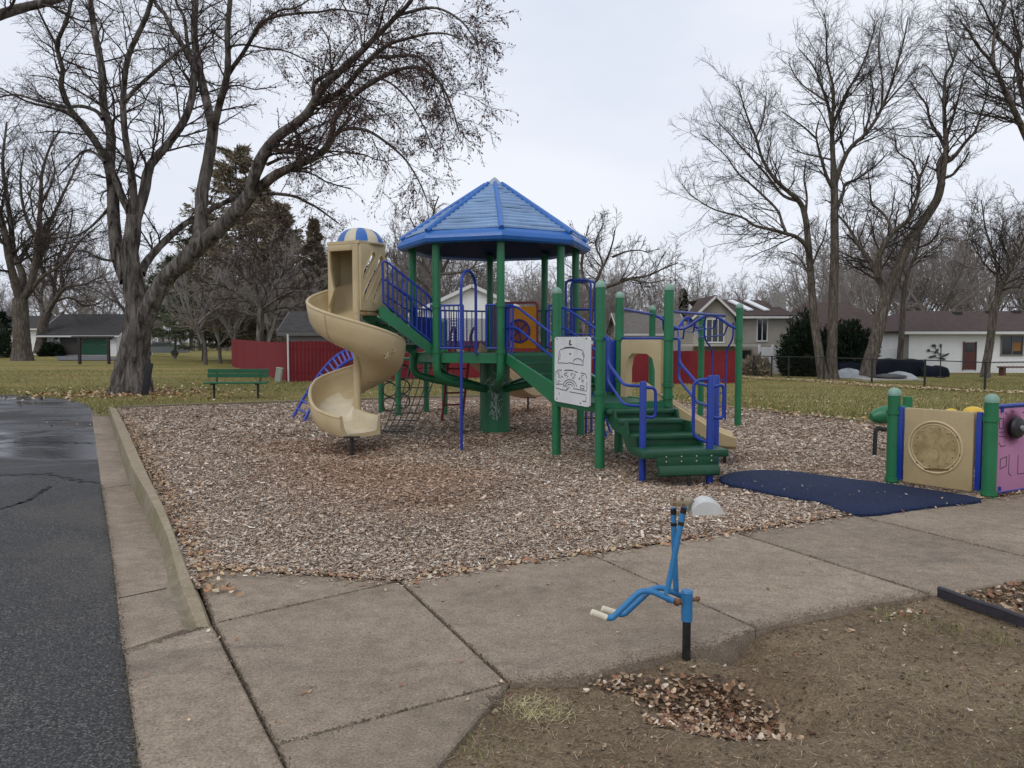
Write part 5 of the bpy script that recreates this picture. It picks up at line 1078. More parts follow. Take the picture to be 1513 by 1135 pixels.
def floor_z(th): return 2.05 - 0.00368 * (th - 120) + 0.03 * math.sin(math.radians(th - 100) * 2) * 0
m = MB(); vs = []; fs = []; nst = 96; ns = len(sec); ex = 0.62; rows = 0
def sec_row(er, cz, base, k_in, k_out, squeeze=1.0):
    out = []
    for (r, z), (r2_, z2_) in zip(sec, sec2): out.append(base + er * (r + (r2_ - r) * k_in) + V((0, 0, cz + z + (z2_ - z) * k_in)))
    return out
for i in range(nst + 1):
    th = TH0 + (TH1 - TH0) * i / nst; a = math.radians(th); er = V((math.cos(a), math.sin(a), 0)); k = max(0, min(1, (th - 515) / 70)); k = k * k * (3 - 2 * k); hi = max(0, min(1, (150 - th) / 38))
    vs += sec_row(er, floor_z(th) - 0.02 * k, V((PX, PY, 0)), k, 0); rows += 1
a = math.radians(TH1); er = V((math.cos(a), math.sin(a), 0)); hd = V((-math.sin(a), math.cos(a), 0)); z1 = floor_z(TH1) - 0.02
for i in range(1, 9):
    t = i / 8; vs += sec_row(er, z1 - 0.07 * math.sin(t * PI / 2), V((PX, PY, 0)) + hd * ex * t, 1.0, 0); rows += 1
for i in range(rows - 1):
    for j in range(ns): fs.append([i * ns + j, i * ns + (j + 1) % ns, (i + 1) * ns + (j + 1) % ns, (i + 1) * ns + j])
fs += [list(range(ns)), [(rows - 1) * ns + j for j in range(ns)][::-1]]
m.add(vs, fs)
for fi, q in enumerate(fs):
    if len(q) == 4 and 1 <= min(q) % ns <= 4 and q[0] // ns > nst * 0.80: m.mi[fi] = 1
sl = m.build('spiral_slide', [TAN, plastic('worn_tan', (0.60, 0.52, 0.37), 0.32, 0.12, 3.0, (0.68, 0.62, 0.5))], S, smooth=50)
m = MB(); rim = []                                           # rolled rim along the outer wall
for i in range(rows): q = vs[i * ns + 9].lerp(vs[i * ns + 10], 0.5); rim.append(q + V((0, 0, -0.004)))
m.tube(rim, 0.027, 10); m.build('rim', TAN, sl)
m = MB()                                                     # joints between the moulded lengths
for i in (int(nst * 0.30), int(nst * 0.62), int(nst * 0.86)): m.tube([vs[i * ns + j] for j in range(9, 18)], 0.007, 6)
m.build('seam', plastic('seam_tan', (0.30, 0.23, 0.13), 0.5, 0.1), sl)
m = MB()                                                     # starfish marks moulded into the wall
for th, dz in ((330, 0.16), (318, 0.05), (560, 0.2)):
    a = math.radians(th); er = V((math.cos(a), math.sin(a), 0)); tg = V((-er.y, er.x, 0)); c = V((PX, PY, floor_z(th) + dz)) + er * 0.742
    for j in range(5): an = 2 * PI * j / 5 + th; m.bar(c, c + (tg * math.cos(an) + V((0, 0, 1)) * math.sin(an)) * 0.06 - er * 0.006, 0.010, 0.012, up=er)
m.build('moulded_star', TAN, sl)
m = MB(); m.tube([(PX, PY, 0.30), (PX, PY, 3.06)], 0.056, 16); m.tube([(PX, PY, 2.02), (PX, PY, 2.05)], 0.062, 16); m.tube([(PX, PY, 0.92), (PX, PY, 0.95)], 0.062, 16); m.build('centre_pole', TAN, sl)
f = G(520, 668); m = MB(); m.tube([(f.x, f.y, -0.06), (f.x, f.y, 0.20)], 0.03, 12); m.box((f.x, f.y, 0.215), (0.22, 0.12, 0.02)); m.build('foot', BLACK, sl)
# hood: plan corners round the entry, pole side first
HP = [V((PX + 0.05, PY - 0.02)), V((-2.06, 12.50)), V((-2.30, 12.92)), V((-2.84, 12.80)), V((-2.86, 12.14))]
HZ0, HZ1 = 2.06, 3.08
def wall(p, q, z0, z1, th=0.035): mm = MB(); mm.bar((p.x, p.y, (z0 + z1) / 2), (q.x, q.y, (z0 + z1) / 2), th, z1 - z0, 0.008); return mm
panel = wall(HP[0], HP[1], HZ0, HZ1, 0.06).build('hood_panel', TAN, sl, smooth=30)
pu = V((HP[1].x - HP[0].x, HP[1].y - HP[0].y, 0)); pl = pu.length; pu.normalize(); pn = pu.cross(V((0, 0, 1)))
def pan(uu, vv): q = V((HP[0].x, HP[0].y, 0)) + pu * (uu * pl); q.z = HZ1 + (HZ0 - HZ1) * vv; return q
cut = MB()
for (u0, v0, u1, v1) in ((0.51, 0.15, 0.17, 0.44), (0.82, 0.19, 0.15, 0.79), (0.82, 0.53, 0.54, 0.83)):
    p, q = pan(u0, v0), pan(u1, v1); d = (q - p).normalized(); n_ = d.cross(pn); r = 0.052; ring = []
    for i in range(9): t = PI * i / 8; ring.append(p + (n_ * math.cos(t) - d * math.sin(t)) * r)
    for i in range(9): t = PI * i / 8; ring.append(q + (-n_ * math.cos(t) + d * math.sin(t)) * r)
    cut.plate(ring, 0.3)
cu = cut.build('slot_cutter', TAN, None, smooth=0); cu.location = (0, 0, 0)
bo = panel.modifiers.new('slots', 'BOOLEAN'); bo.operation = 'DIFFERENCE'; bo.object = cu; bo.solver = 'EXACT'
bpy.context.view_layer.update()
dg = bpy.context.evaluated_depsgraph_get(); me2 = bpy.data.meshes.new_from_object(panel.evaluated_get(dg)); panel.modifiers.clear(); panel.data = me2; bpy.data.objects.remove(cu)
m = MB()
for (u0, v0, u1, v1) in ((0.51, 0.15, 0.17, 0.44), (0.82, 0.19, 0.15, 0.79), (0.82, 0.53, 0.54, 0.83)):
    p, q = pan(u0, v0), pan(u1, v1); d = (q - p).normalized(); n_ = d.cross(pn); r = 0.060; ring = []; o = pn * 0.031 * (1 if pn.y < 0 else -1)
    for i in range(9): t = PI * i / 8; ring.append(p + o + (n_ * math.cos(t) - d * math.sin(t)) * r)
    for i in range(9): t = PI * i / 8; ring.append(q + o + (-n_ * math.cos(t) + d * math.sin(t)) * r)
    m.tube(ring, 0.013, 6, closed=True)
m.build('slot_rim', TAN, sl)
m = MB()
gapp = HP[3].lerp(HP[2], 0.72); m.bar((*HP[3], (HZ0 + HZ1) / 2 - 0.03), (*gapp, (HZ0 + HZ1) / 2 - 0.03), 0.035, HZ1 - HZ0 + 0.06)
for a_, b_ in ((3, 4),): m.bar((*HP[a_], (HZ0 + HZ1) / 2 - 0.03), (*HP[b_], (HZ0 + HZ1) / 2 - 0.03), 0.035, HZ1 - HZ0 + 0.06)
lip = []                                                     # curved cheek at the left of the opening
for i in range(9):
    t = i / 8; q = V((HP[4].x, HP[4].y)).lerp(V((HP[0].x, HP[0].y)), 0.05 + 0.14 * t ** 2.2); lip.append((q.x, q.y, HZ1 - 0.1 - t * 0.60))
lip2 = [V((HP[4].x, HP[4].y, HZ1 - 0.08)), V((HP[4].x, HP[4].y, HZ0 + 0.05))]
m.plate([lip2[0]] + [V(x) for x in lip] + [lip2[1]], 0.04)
m.bar((*HP[4], HZ1 - 0.05), (*HP[0], HZ1 - 0.05), 0.045, 0.10, 0.01); m.bar((*HP[1], HZ1 - 0.06), (*HP[2], HZ1 - 0.06), 0.035, 0.12)
m.prism([(p.x, p.y) for p in inset([(p.x, p.y) for p in HP], -0.025)], HZ1, HZ1 + 0.045); m.prism([(p.x, p.y) for p in (HP[0].lerp(HP[1], 0.3), HP[1], HP[2], HP[3])], HZ0 - 0.05, HZ0 - 0.012)
m.build('hood', TAN, sl, smooth=30)
dc = sum((p for p in HP), V((0, 0))) / 5 + V((0.06, -0.05)); m = MB(); ng = 12
for gseg in range(ng):
    m.cur = 0
    for j in range(7):
        for q in range(4):
            pts = []
            for (jj, qq) in ((j, q), (j, q + 1), (j + 1, q + 1), (j + 1, q)):
                ph = PI / 2 * jj / 7; th = 2 * PI * (gseg + qq / 4) / ng; r = 0.37 * math.cos(ph) ** 0.8 if jj < 7 else 0.0; pts.append((dc.x + r * math.cos(th), dc.y + r * math.sin(th), HZ1 + 0.05 + 0.25 * math.sin(ph) ** 1.1))
            m.cur = gseg % 2 if 0 <= j < 6 else 0
            m.add(pts, [[0, 1, 2, 3]] if j < 6 else [[0, 1, 2]])
m.cur = 0; m.lathe([(0.37, HZ1 + 0.02), (0.385, HZ1 + 0.035), (0.385, HZ1 + 0.055), (0.37, HZ1 + 0.06)], (dc.x, dc.y, 0), 36)
m.build('hood_dome', [plastic('dome_tan', (0.55, 0.49, 0.36), 0.45, 0.1), plastic('dome_blue', (0.03, 0.13, 0.42), 0.4, 0.12)], sl)
# ---------------------------------------------------------------- lower deck, stairs down to it, transfer steps
QA, QB, QC = G(822, 672), G(886, 691), G(914, 667); QD = QB + (QC - QA); LD = 0.80
QD = V((2.03, 10.02, 0))
def deck_post(p, h, name='post', col=(0.5,), zs=(), parent=S, cap=CAPM, r=0.063):
    m = MB(); m.tube([(p.x, p.y, -0.06), (p.x, p.y, h)], r, 16); o = m.build(name, GREEN, parent)
    m = MB(); m.lathe([(r + 0.004, h - 0.015), (r + 0.006, h + 0.01), (r * 0.92, h + 0.045), (r * 0.5, h + 0.068), (0, h + 0.075)], (p.x, p.y, 0), 16); m.build('cap', cap, o)
    if zs:
        for z in zs: m = MB(); m.tube([(p.x, p.y, z - 0.022), (p.x, p.y, z + 0.022)], r + 0.013, 16); m.build('clamp', GREEN, o)
    return o
for p, h, zs in ((QA, 2.26, (1.63, 0.98)), (QB, 2.27, (1.62, 0.94)), (QC, 2.22, (1.62, 1.05)), (QD, 2.26, (1.62, 1.02, 0.86))): deck_post(p, h, zs=zs)
m = MB(); dp = [QA, QB, QD, QC]; m.prism([(p.x, p.y) for p in dp], LD - 0.05, LD)
m.build('deck', MATS['deck_coat'], S, smooth=0)
m = MB()
for a, b in ((QA, QB), (QB, QD), (QD, QC), (QC, QA)): m.bar((a.x, a.y, LD - 0.05), (b.x, b.y, LD - 0.05), 0.04, 0.13)
m.build('deck_edge', GREEN, S, smooth=0)
# stairs from the octagon
e0, e1 = side(0, 0.5, DK), QA.lerp(QC, 0.5); e1.z = LD; run = V((e1.x - e0.x, e1.y - e0.y, 0)); L = run.length; run.normalize(); pw = V((run.y, -run.x, 0))
m = MB()
for i in range(3):
    c = e0.lerp(e1, (i + 0.75) / 3.4); c.z = DK - (DK - LD) * (i + 1) / 4; m.bar(c - pw * 0.40, c + pw * 0.40, 0.30, 0.04); m.bar(c - pw * 0.40 - run * 0.15 + V((0, 0, 0.06)), c + pw * 0.40 - run * 0.15 + V((0, 0, 0.06)), 0.02, 0.14)
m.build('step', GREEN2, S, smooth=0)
for s in (1, -1):
    a, b = e0 + pw * 0.44 * s, e1 + pw * 0.44 * s
    m = MB(); m.plate([a + V((0, 0, 0.02)), b + V((0, 0, 0.13)), b + V((0, 0, -0.13)), b - run * 0.12 + V((0, 0, -0.13)), a + V((0, 0, -0.13))], 0.045); m.build('stringer', GREEN, S, smooth=0)
    m = MB()
    for zt in (0.74, 0.42): m.tube(fillet([a + V((0, 0, zt)), a + run * 0.32 + V((0, 0, zt)), b - run * 0.10 + V((0, 0, zt + 0.08)), b + V((0, 0, zt + 0.02))], 0.1), 0.018, 8)
    m.tube([a + V((0, 0, 0.0)), a + V((0, 0, 0.76))], 0.02, 8); m.tube([b - run * 0.05 + V((0, 0, 0.02)), b - run * 0.05 + V((0, 0, 0.80))], 0.02, 8)
    for f in (0.06, 0.12): m.tube([a + run * f * 3 * 0.6, a + run * f * 3 * 0.6 + V((0, 0, 0.74))], 0.012, 6)
    m.build('stair_rail', BLUE, S)
# solid blue handhold boards at the rear of the lower deck
for s, base in ((1, QC.lerp(QA, 0.12)), (-1, QC.lerp(QA, 0.24))):
    m = MB(); m.bar((base.x, base.y, LD + 0.06), (base.x, base.y, LD + 0.80), 0.035, 0.10, 0.008, up=(QC - QA).normalized()); m.build('handhold', BLUE, S)
m = MB()
for t in (0.1, 0.25, 0.4, 0.55, 0.7, 0.85): q = QB.lerp(QA, t); 
m.tube([V((QA.x, QA.y, 1.62)), V((QB.x, QB.y, 1.62))], 0.022, 8); m.build('panel_rail', BLUE, S)
# white driver panel
TL, TR, BL, BR = P(828, 498.5, QA.y - 0.06), P(880.5, 497, QB.y + 0.01), P(827.5, 594, QA.y - 0.06), P(878.5, 600, QB.y + 0.01)
u = (TR - TL); u.z = 0; plw = u.length; u.normalize(); nf = V((u.y, -u.x, 0)); nf = nf if nf.y < 0 else -nf
zt, zb = (TL.z + TR.z) / 2, (BL.z + BR.z) / 2; o = TL.copy(); o.z = zt; o += nf * 0.075; W2, H2 = plw, zt - zb
def pp(uu, vv, off=0.0): return o + u * (uu * W2) + V((0, 0, -vv * H2)) + nf * off
ring = []
for cx, cy, a0 in ((0.07, 0.035, 180), (0.93, 0.035, 90), (0.93, 0.965, 0), (0.07, 0.965, -90)):
    for i in range(6):
        t = math.radians(a0 - 90 * i / 5); ring.append(pp(cx + 0.07 * math.cos(t), cy - 0.035 * math.sin(t)))
m = MB(); m.plate(ring, 0.022); wp = m.build('driver_panel', WHITEP, S, smooth=30)
m = MB()
def stroke(pts, w=0.0042, closed=False):
    q = [pp((x - 140) / 268, (y - 85) / 525, 0.0125) for x, y in pts]
    if closed: q.append(q[0])
    for a, b in zip(q, q[1:]):
        if (b - a).length > 1e-4: m.bar(a, b, w * 2, 0.003, up=nf)
def arc(cx, cy, rx, ry, a0, a1, n=12): return [(cx + rx * math.cos(math.radians(a0 + (a1 - a0) * i / n)), cy - ry * math.sin(math.radians(a0 + (a1 - a0) * i / n))) for i in range(n + 1)]
for k in range(3): stroke([(262 + k * 3, 112), (259 + k * 3, 148)], 0.007)
stroke([(259, 148), (280, 146)], 0.007); stroke([(272, 112), (262, 124)], 0.006)
stroke(arc(262, 215, 95, 50, 115, 65)); stroke([(188, 186), (225, 175), (262, 171), (310, 174), (358, 188)]); stroke([(184, 192), (176, 230), (170, 290)]); stroke([(188, 215), (183, 270)]); stroke([(360, 190), (372, 228), (364, 270), (362, 300)]); stroke([(356, 206), (366, 236)])
stroke([(170, 295), (205, 292), (240, 294), (265, 287), (295, 295), (362, 300)]); stroke(arc(325, 280, 34, 28, 10, 175)); stroke(arc(266, 218, 5, 5, 0, 360, 8))
stroke([(152, 410), (150, 372), (172, 352), (200, 352)]); stroke([(222, 350), (255, 346), (290, 347)], 0.006); stroke([(298, 353), (326, 357)]); stroke([(345, 360), (380, 363), (390, 398)]); stroke([(391, 425), (391, 485)]); stroke([(152, 420), (153, 470)])
for cx, cy, r in ((175, 378, 8), (183, 405, 9), (203, 402, 5), (232, 382, 11), (252, 398, 6), (282, 378, 10), (296, 402, 9), (338, 404, 6), (362, 388, 13), (362, 420, 8), (180, 450, 12), (240, 372, 5), (305, 378, 5)): stroke(arc(cx, cy, r, r * 0.9, random.uniform(0, 90), random.uniform(250, 350), 9), 0.0034)
stroke(arc(266, 478, 52, 58, 8, 172)); stroke(arc(266, 478, 36, 40, 8, 172)); stroke(arc(266, 472, 18, 16, 0, 180)); stroke([(152, 470), (178, 466), (208, 462)]); stroke([(214, 476), (240, 473)]); stroke([(290, 485), (388, 492)]); stroke([(155, 500), (200, 508), (242, 508)]); stroke([(262, 515), (320, 517), (386, 521)]); stroke([(244, 480), (240, 505), (262, 478)])
stroke([(345, 455), (371, 456), (370, 478), (346, 477)], closed=True); stroke([(386, 530), (384, 572), (360, 570)]); stroke([(178, 530), (182, 552)])
for x, y in ((160, 100), (385, 100), (160, 588), (345, 590)): stroke(arc(x, y, 3, 3, 0, 360, 6), 0.005)
m.build('marking', ENGR, wp, smooth=0)
# transfer steps
sv = V((0.985, 0.17, 0)).normalized(); su = V((0.335, -0.942, 0)).normalized(); base = QB.lerp(QD, 0.50); base.z = 0
def slab_step(c, w, dpt, z, skirt, nm):
    m = MB(); m.bar(c - sv * w / 2 + V((0, 0, z - 0.03)), c + sv * w / 2 + V((0, 0, z - 0.03)), dpt, 0.06, 0.018); 
    if skirt: m.bar(c - sv * (w / 2 - 0.02) - su * 0.02 + V((0, 0, z - skirt / 2)) + su * (dpt / 2 - 0.03), c + sv * (w / 2 - 0.02) - su * 0.02 + V((0, 0, z - skirt / 2)) + su * (dpt / 2 - 0.03), 0.035, skirt - 0.01, 0.008)
    return m.build(nm, GREEN2, S, smooth=30)
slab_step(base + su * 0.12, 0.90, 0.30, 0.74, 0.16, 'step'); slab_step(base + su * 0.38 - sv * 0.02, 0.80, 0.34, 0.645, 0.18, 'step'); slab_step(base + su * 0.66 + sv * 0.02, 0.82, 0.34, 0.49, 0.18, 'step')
pc = base + su * 1.02 + sv * 0.02
m = MB(); m.bar(pc - sv * 0.52 + V((0, 0, 0.315)), pc + sv * 0.52 + V((0, 0, 0.315)), 0.44, 0.09, 0.02); m.bar(pc - sv * 0.38 + su * 0.2 + V((0, 0, 0.25)), pc + sv * 0.36 + su * 0.2 + V((0, 0, 0.25)), 0.04, 0.15, 0.01); pf = m.build('transfer_step', GREEN2, S, smooth=30)
m = MB()                                                     # rounded foot board hung below it
prof2 = [(0.21, 0.20), (0.235, 0.17), (0.255, 0.125), (0.25, 0.085), (0.225, 0.065), (0.20, 0.075), (0.20, 0.19)]
vs = []; fs = []
for s in (-1, 1):
    for (d, z) in prof2: vs.append(pc + sv * (0.36 * s) + su * d + V((0, 0, z)))
n = len(prof2); fs = [list(range(n)), [n + i for i in range(n)][::-1]] + [[i, (i + 1) % n, n + (i + 1) % n, n + i] for i in range(n)]
m.add(vs, fs); m.build('foot_board', GREEN2, pf, smooth=40)
for i in range(4):
    for z in (0.29, 0.235): m = MB(); q = pc - sv * 0.27 + sv * 0.18 * i + su * 0.222; m.ball((q.x, q.y, z), 0.011, 8); m.build('bolt', GREYM, pf)
m = MB(); q = pc + su * 0.22; m.tube([(q.x, q.y, -0.06), (q.x, q.y, 0.1)], 0.022, 8); m.build('foot', BLACK, pf)
for s, a, b in ((-1, 0.30, 0.66), (1, 0.30, 0.66)):           # closed side cheeks of the steps
    m = MB(); e = base + sv * 0.405 * s
    m.plate([e + V((0, 0, 0.76)), e + su * 0.30 + V((0, 0, 0.74)), e + su * 0.34 + V((0, 0, 0.63)), e + su * 0.62 + V((0, 0, 0.62)), e + su * 0.66 + V((0, 0, 0.47)), e + su * 0.86 + V((0, 0, 0.46)), e + su * 0.90 + V((0, 0, 0.28)), e + su * 0.66 + V((0, 0, 0.28)), e + su * 0.52 + V((0, 0, 0.46)), e + su * 0.28 + V((0, 0, 0.50)), e + su * 0.1 + V((0, 0, 0.62))], 0.03); m.build('side_cheek', GREEN2, S, smooth=0)
bl, br, br2 = G(949, 707), G(1048, 709), G(1056.5, 697)
for p, h in ((bl, 1.13), (br, 1.20), (br2, 1.18)):
    m = MB(); m.tube([(p.x, p.y, -0.06), (p.x, p.y, h - 0.03), (p.x, p.y, h)], [0.041, 0.041, 0.03], 14); m.build('rail_post', BLUE, S)
for s, st, en in ((-1, QB, bl), (1, QD, br)):
    m = MB(); st = st + su * 0.07 + sv * (0.02 if s == -1 else 0.05)
    pts = fillet([V((st.x, st.y, 1.62)), V((st.x, st.y, 1.62)) + su * 0.10, V((st.x, st.y, 1.32)) + su * 0.10, V((st.x, st.y, 1.05)) + su * 0.52 + V((0, 0, 0.02)), V((en.x, en.y, 1.075))], 0.08)
    m.tube(pts, 0.019, 8)
    pts = fillet([V((st.x, st.y, 1.34)) + su * 0.10, V((st.x, st.y, 1.10)) + su * 0.10, V((st.x, st.y, 0.84)) + su * 0.52, V((en.x, en.y, 0.84))], 0.08); m.tube(pts, 0.017, 8)
    q = V((en.x, en.y, 0)) + V((0.145, 0.02, 0)) * (1 if s == -1 else -0.0) + (V((-0.18, -0.02, 0)) if s == 1 else V((0, 0, 0)))
    q = V((en.x, en.y, 0)) + V((0.15 if s == -1 else 0.16, 0.03, 0))
    m.tube(fillet([V((en.x, en.y, 1.06)), V((q.x, q.y, 1.10 if s == 1 else 1.05)), V((q.x, q.y, 0.70)), V((en.x, en.y, 0.72))], 0.07), 0.020, 8)
    if s == 1:
        q = V((en.x, en.y, 0)) + V((-0.19, 0.01, 0)); m.tube(fillet([V((en.x, en.y, 1.16)), V((q.x, q.y, 1.14)), V((q.x, q.y, 0.50)), V((en.x, en.y, 0.42))], 0.08), 0.020, 8)
    m.build('hand_rail', BLUE, S)
# ---------------------------------------------------------------- short tan slide and its hood panel
h0, h1 = QC.lerp(QD, 0.10), QC.lerp(QD, 0.92); hu = (h1 - h0).normalized(); hn = V((hu.y, -hu.x, 0)); hn = hn if hn.x < 0 else -hn
def hp(t, z): q = h0.lerp(h1, t); return V((q.x, q.y, z))
outer = [hp(0, LD - 0.02), hp(0, 1.56), hp(0.03, 1.61), hp(0.97, 1.61), hp(1, 1.56), hp(1, LD + 0.10)]
inner = [hp(0.86, LD + 0.10), hp(0.86, 1.20), hp(0.80, 1.36), hp(0.66, 1.42), hp(0.30, 1.42), hp(0.19, 1.36), hp(0.14, 1.20), hp(0.14, LD - 0.02)]
m = MB(); vs = []; allp = outer + inner; n = len(allp)
for sgn in (-1, 1): vs += [p + hn * 0.05 * sgn for p in allp]
m.add(vs, [list(range(n)), [n + i for i in range(n)][::-1]] + [[i, (i + 1) % n, n + (i + 1) % n, n + i] for i in range(n)])
ssl_parent = m.build('slide_hood', TAN, S, smooth=30)
m = MB(); m.tube([hp(-0.08, 1.625), hp(1.08, 1.625)], 0.02, 8); m.build('hood_rail', BLUE, ssl_parent)
def chute(name, a, b, width, wallh, mt, parent, flat=0.30, n=18, foot=True):
    """straight slide with raised sides; a top, b exit"""
    a, b = V(a), V(b); d = V((b.x - a.x, b.y - a.y, 0)); L = d.length; d.normalize(); s = V((d.y, -d.x, 0)); vs = []; fs = []
    pr = [(-width / 2 - 0.03, wallh - 0.01), (-width / 2 - 0.015, wallh + 0.01), (-width / 2 + 0.01, wallh), (-width / 2 + 0.04, 0.05), (-width / 2 + 0.09, 0.0), (width / 2 - 0.09, 0.0), (width / 2 - 0.04, 0.05), (width / 2 - 0.01, wallh), (width / 2 + 0.015, wallh + 0.01), (width / 2 + 0.03, wallh - 0.01), (width / 2 - 0.0, 0.0), (width / 2 - 0.08, -0.05), (-width / 2 + 0.08, -0.05), (-width / 2, 0.0)]
    k = len(pr)
    for i in range(n + 1):
        t = i / n; f = 1 - flat; z = a.z + (b.z - a.z) * (min(1, t / f) if t < f else 1); e = 0.10
        if abs(t - f) < e: q = (t - f + e) / (2 * e); z = (a.z + (b.z - a.z) * (f - e) / f) * (1 - q) ** 2 + b.z * (2 * q * (1 - q) + q * q)
        wv = 1.0 if t < 0.8 else 1 - (t - 0.8) * 2.0
        for (x, zz) in pr: vs.append(a + d * (L * t) + s * x + V((0, 0, z - a.z + (zz * wv if zz > 0 else zz))))
    for i in range(n):
        for j in range(k): fs.append([i * k + j, i * k + (j + 1) % k, (i + 1) * k + (j + 1) % k, (i + 1) * k + j])
    fs += [list(range(k)), [n * k + j for j in range(k)][::-1]]; m = MB(); m.add(vs, fs); o = m.build(name, mt, parent, smooth=40)
    q = a + d * (L * 0.9); m = MB(); m.tube([(q.x, q.y, -0.05), (q.x, q.y, b.z - 0.07)], 0.022, 8); m.bar((q.x - s.x * width * .35, q.y - s.y * width * .35, b.z - 0.06), (q.x + s.x * width * .35, q.y + s.y * width * .35, b.z - 0.06), 0.04, 0.025); m.build('foot', BLACK, o); return o
mid = QC.lerp(QD, 0.52); chute('short_slide', (mid.x, mid.y, LD + 0.03), (2.98, 10.28, 0.22), 0.62, 0.19, TAN, S, 0.2)
chute('long_slide', (*side(4, 0.45, 0).to_2d(), DK + 0.0), (0.50, 17.85, 0.36), 0.55, 0.17, TAN, S, 0.22)
# ---------------------------------------------------------------- overhead ladder and climbing posts at the right
E1, F1, G1, K1 = V((2.72, 15.0, 0)), G(1090, 628), V((4.02, 16.4, 0)), V((2.05, 13.5, 0))
for p, h in ((E1, 2.20), (F1, 2.22), (G1, 2.12)): deck_post(p, h, zs=(1.62, h - 0.08))
wave = lambda t: 0.14 * math.sin(t * 2 * PI * 1.0)
m = MB()
for (a, b, ph) in ((E1, F1, 0.0), (E1 + V((0.35, 0.75, 0)), G1, 0.35)):
    pts = [V((a.x, a.y, 2.08)).lerp(V((b.x, b.y, 2.08)), i / 24) + V((0, 0, -0.13 + 0.13 * math.cos(2 * PI * 1.5 * i / 24 + ph))) for i in range(25)]; m.tube(pts, 0.028, 8)
cq = V((QC.x, QC.y, 0)); m.tube([V((1.62, 11.4, 2.06)), V((E1.x, E1.y, 2.10))], 0.026, 8); m.tube([V((QD.x, QD.y, 2.0)), V((2.6, 12.3, 2.05)), V((F1.x - 0.3, F1.y - 0.1, 2.06))], 0.024, 8)
m.build('overhead_rail', BLUE, S)
m = MB()
for i in range(1, 8):
    t = i / 8; a = V((E1.x, E1.y, 0)).lerp(V((F1.x, F1.y, 0)), t); b = (E1 + V((0.35, 0.75, 0))).lerp(G1, t); za = 1.95 + 0.13 * math.cos(3 * PI * t); zb = 1.95 + 0.13 * math.cos(3 * PI * t + 0.35)
    a.z, b.z = za, zb; m.tube(fillet([a, a.lerp(b, 0.12) - V((0, 0, 0.20)), a.lerp(b, 0.88) - V((0, 0, 0.20)), b], 0.06), 0.016, 6)
m.build('hanging_rung', BLUE, S)
m = MB()
for px, fx in ((1052.5, 1041), (1073, 1083)): q = P(px, 516, 15.4); q2 = P(fx, 503, 15.2); m.tube(fillet([V((q2.x, q2.y, 1.95)), V((q2.x, q2.y, 1.62)), V((q.x, q.y, 1.42)), V((q.x, q.y, -0.04))], 0.12), 0.018, 8)
qa, qb = P(1052.5, 516, 15.4), P(1073, 516, 15.4)
for z in (0.3, 0.55, 0.8): m.tube([V((qa.x, qa.y, z)), V((qb.x, qb.y, z))], 0.014, 6)
m.build('access_ladder', BLUE, S)
m = MB(); q = P(866, 600, 13.2); m.tube([(q.x, q.y, -0.04), (q.x, q.y, 0.9), (q.x - 0.1, q.y + 0.2, 1.3)], 0.02, 8); q2 = P(874, 600, 13.5); m.tube([(q2.x, q2.y, -0.04), (q2.x, q2.y, 0.9), (q2.x - 0.1, q2.y + 0.2, 1.3)], 0.02, 8)
m.build('climber_pole', VIOLET, S)
q = V((1.08, 12.9, 0)); deck_post(V((1.16, 13.0, 0)), 0.82, cap=GREEN)
m = MB(); 
for z in (0.28, 0.5): m.tube([(1.16, 13.0, z), (1.55, 13.15, z)], 0.014, 6)
m.tube([(1.55, 13.15, -0.04), (1.55, 13.15, 0.8)], 0.018, 6); m.build('short_ladder', BLACK, S)
# ---------------------------------------------------------------- second tower at the back left: posts, arch ladder, ring climber, cargo net
TP = [V((-2.41, 16.3, 0)), V((-1.45, 16.6, 0)), V((-1.93, 17.35, 0)), V((-2.89, 17.0, 0))]; TZ = 1.22
for p, h in zip(TP, (1.30, 2.0, 1.30, 2.1)): deck_post(p, h, cap=GREEN if h < 1.5 else CAPM)
m = MB(); m.prism([(p.x, p.y) for p in TP], TZ - 0.05, TZ); m.build('deck', MATS['deck_coat'], S, smooth=0)
m = MB(); m.bar((TP[1].x, TP[1].y, TZ - 0.03), (*side(5, 0.3, TZ - 0.03),), 0.6, 0.06); m.build('bridge', MATS['deck_coat'], S, smooth=0)
m = MB()
g0, g1 = G(433, 617), G(449, 623); t0_, t1_ = P(524, 517, 16.9), P(528, 531, 16.2)
arcs = []
for g, t_ in ((g0, t0_), (g1, t1_)):
    pts = []
    for i in range(15):
        s = i / 14; e = s ** 1.0; p = g.lerp(t_, e); p.z = (t_.z + 0.02) * math.sin(s * PI / 2) ** 0.95; pts.append(p)
    arcs.append(pts); m.tube(pts, 0.032, 8)
m.build('arch_ladder', LADB, S); m = MB()
for i in range(1, 14): m.tube([arcs[0][i], arcs[1][i]], 0.021, 6)
m.build('ladder_rung', LADB, S)
m = MB()
def ringc(c, r, ax): m.tube([c + ax * math.cos(t) * r + V((0, 0, math.sin(t) * r)) for t in [2 * PI * i / 16 for i in range(16)]], 0.017, 6, closed=True)
ax = (TP[0] - TP[3]).normalized(); cmid = TP[0].lerp(TP[3], 0.5)
for z in (0.22, 0.54, 0.86): ringc(cmid + V((0, 0, z)), 0.15, V((0.95, 0.2, 0)).normalized()); ringc(cmid + V((0.28, 0.06, z + 0.06)), 0.15, V((0.95, 0.2, 0)).normalized())
m.build('ring_climber', BLACK, S)
m = MB(); nt0, nt1, nb0, nb1 = TP[0].lerp(TP[1], 0.12), TP[0].lerp(TP[1], 0.9), G(563, 640), G(600, 642)
def net(s, t):
    a, b = nt0.lerp(nt1, s), nb0.lerp(nb1, s); p = a.lerp(b, t); p.z = TZ * (1 - t) ** 1.7 + 0.01; return p
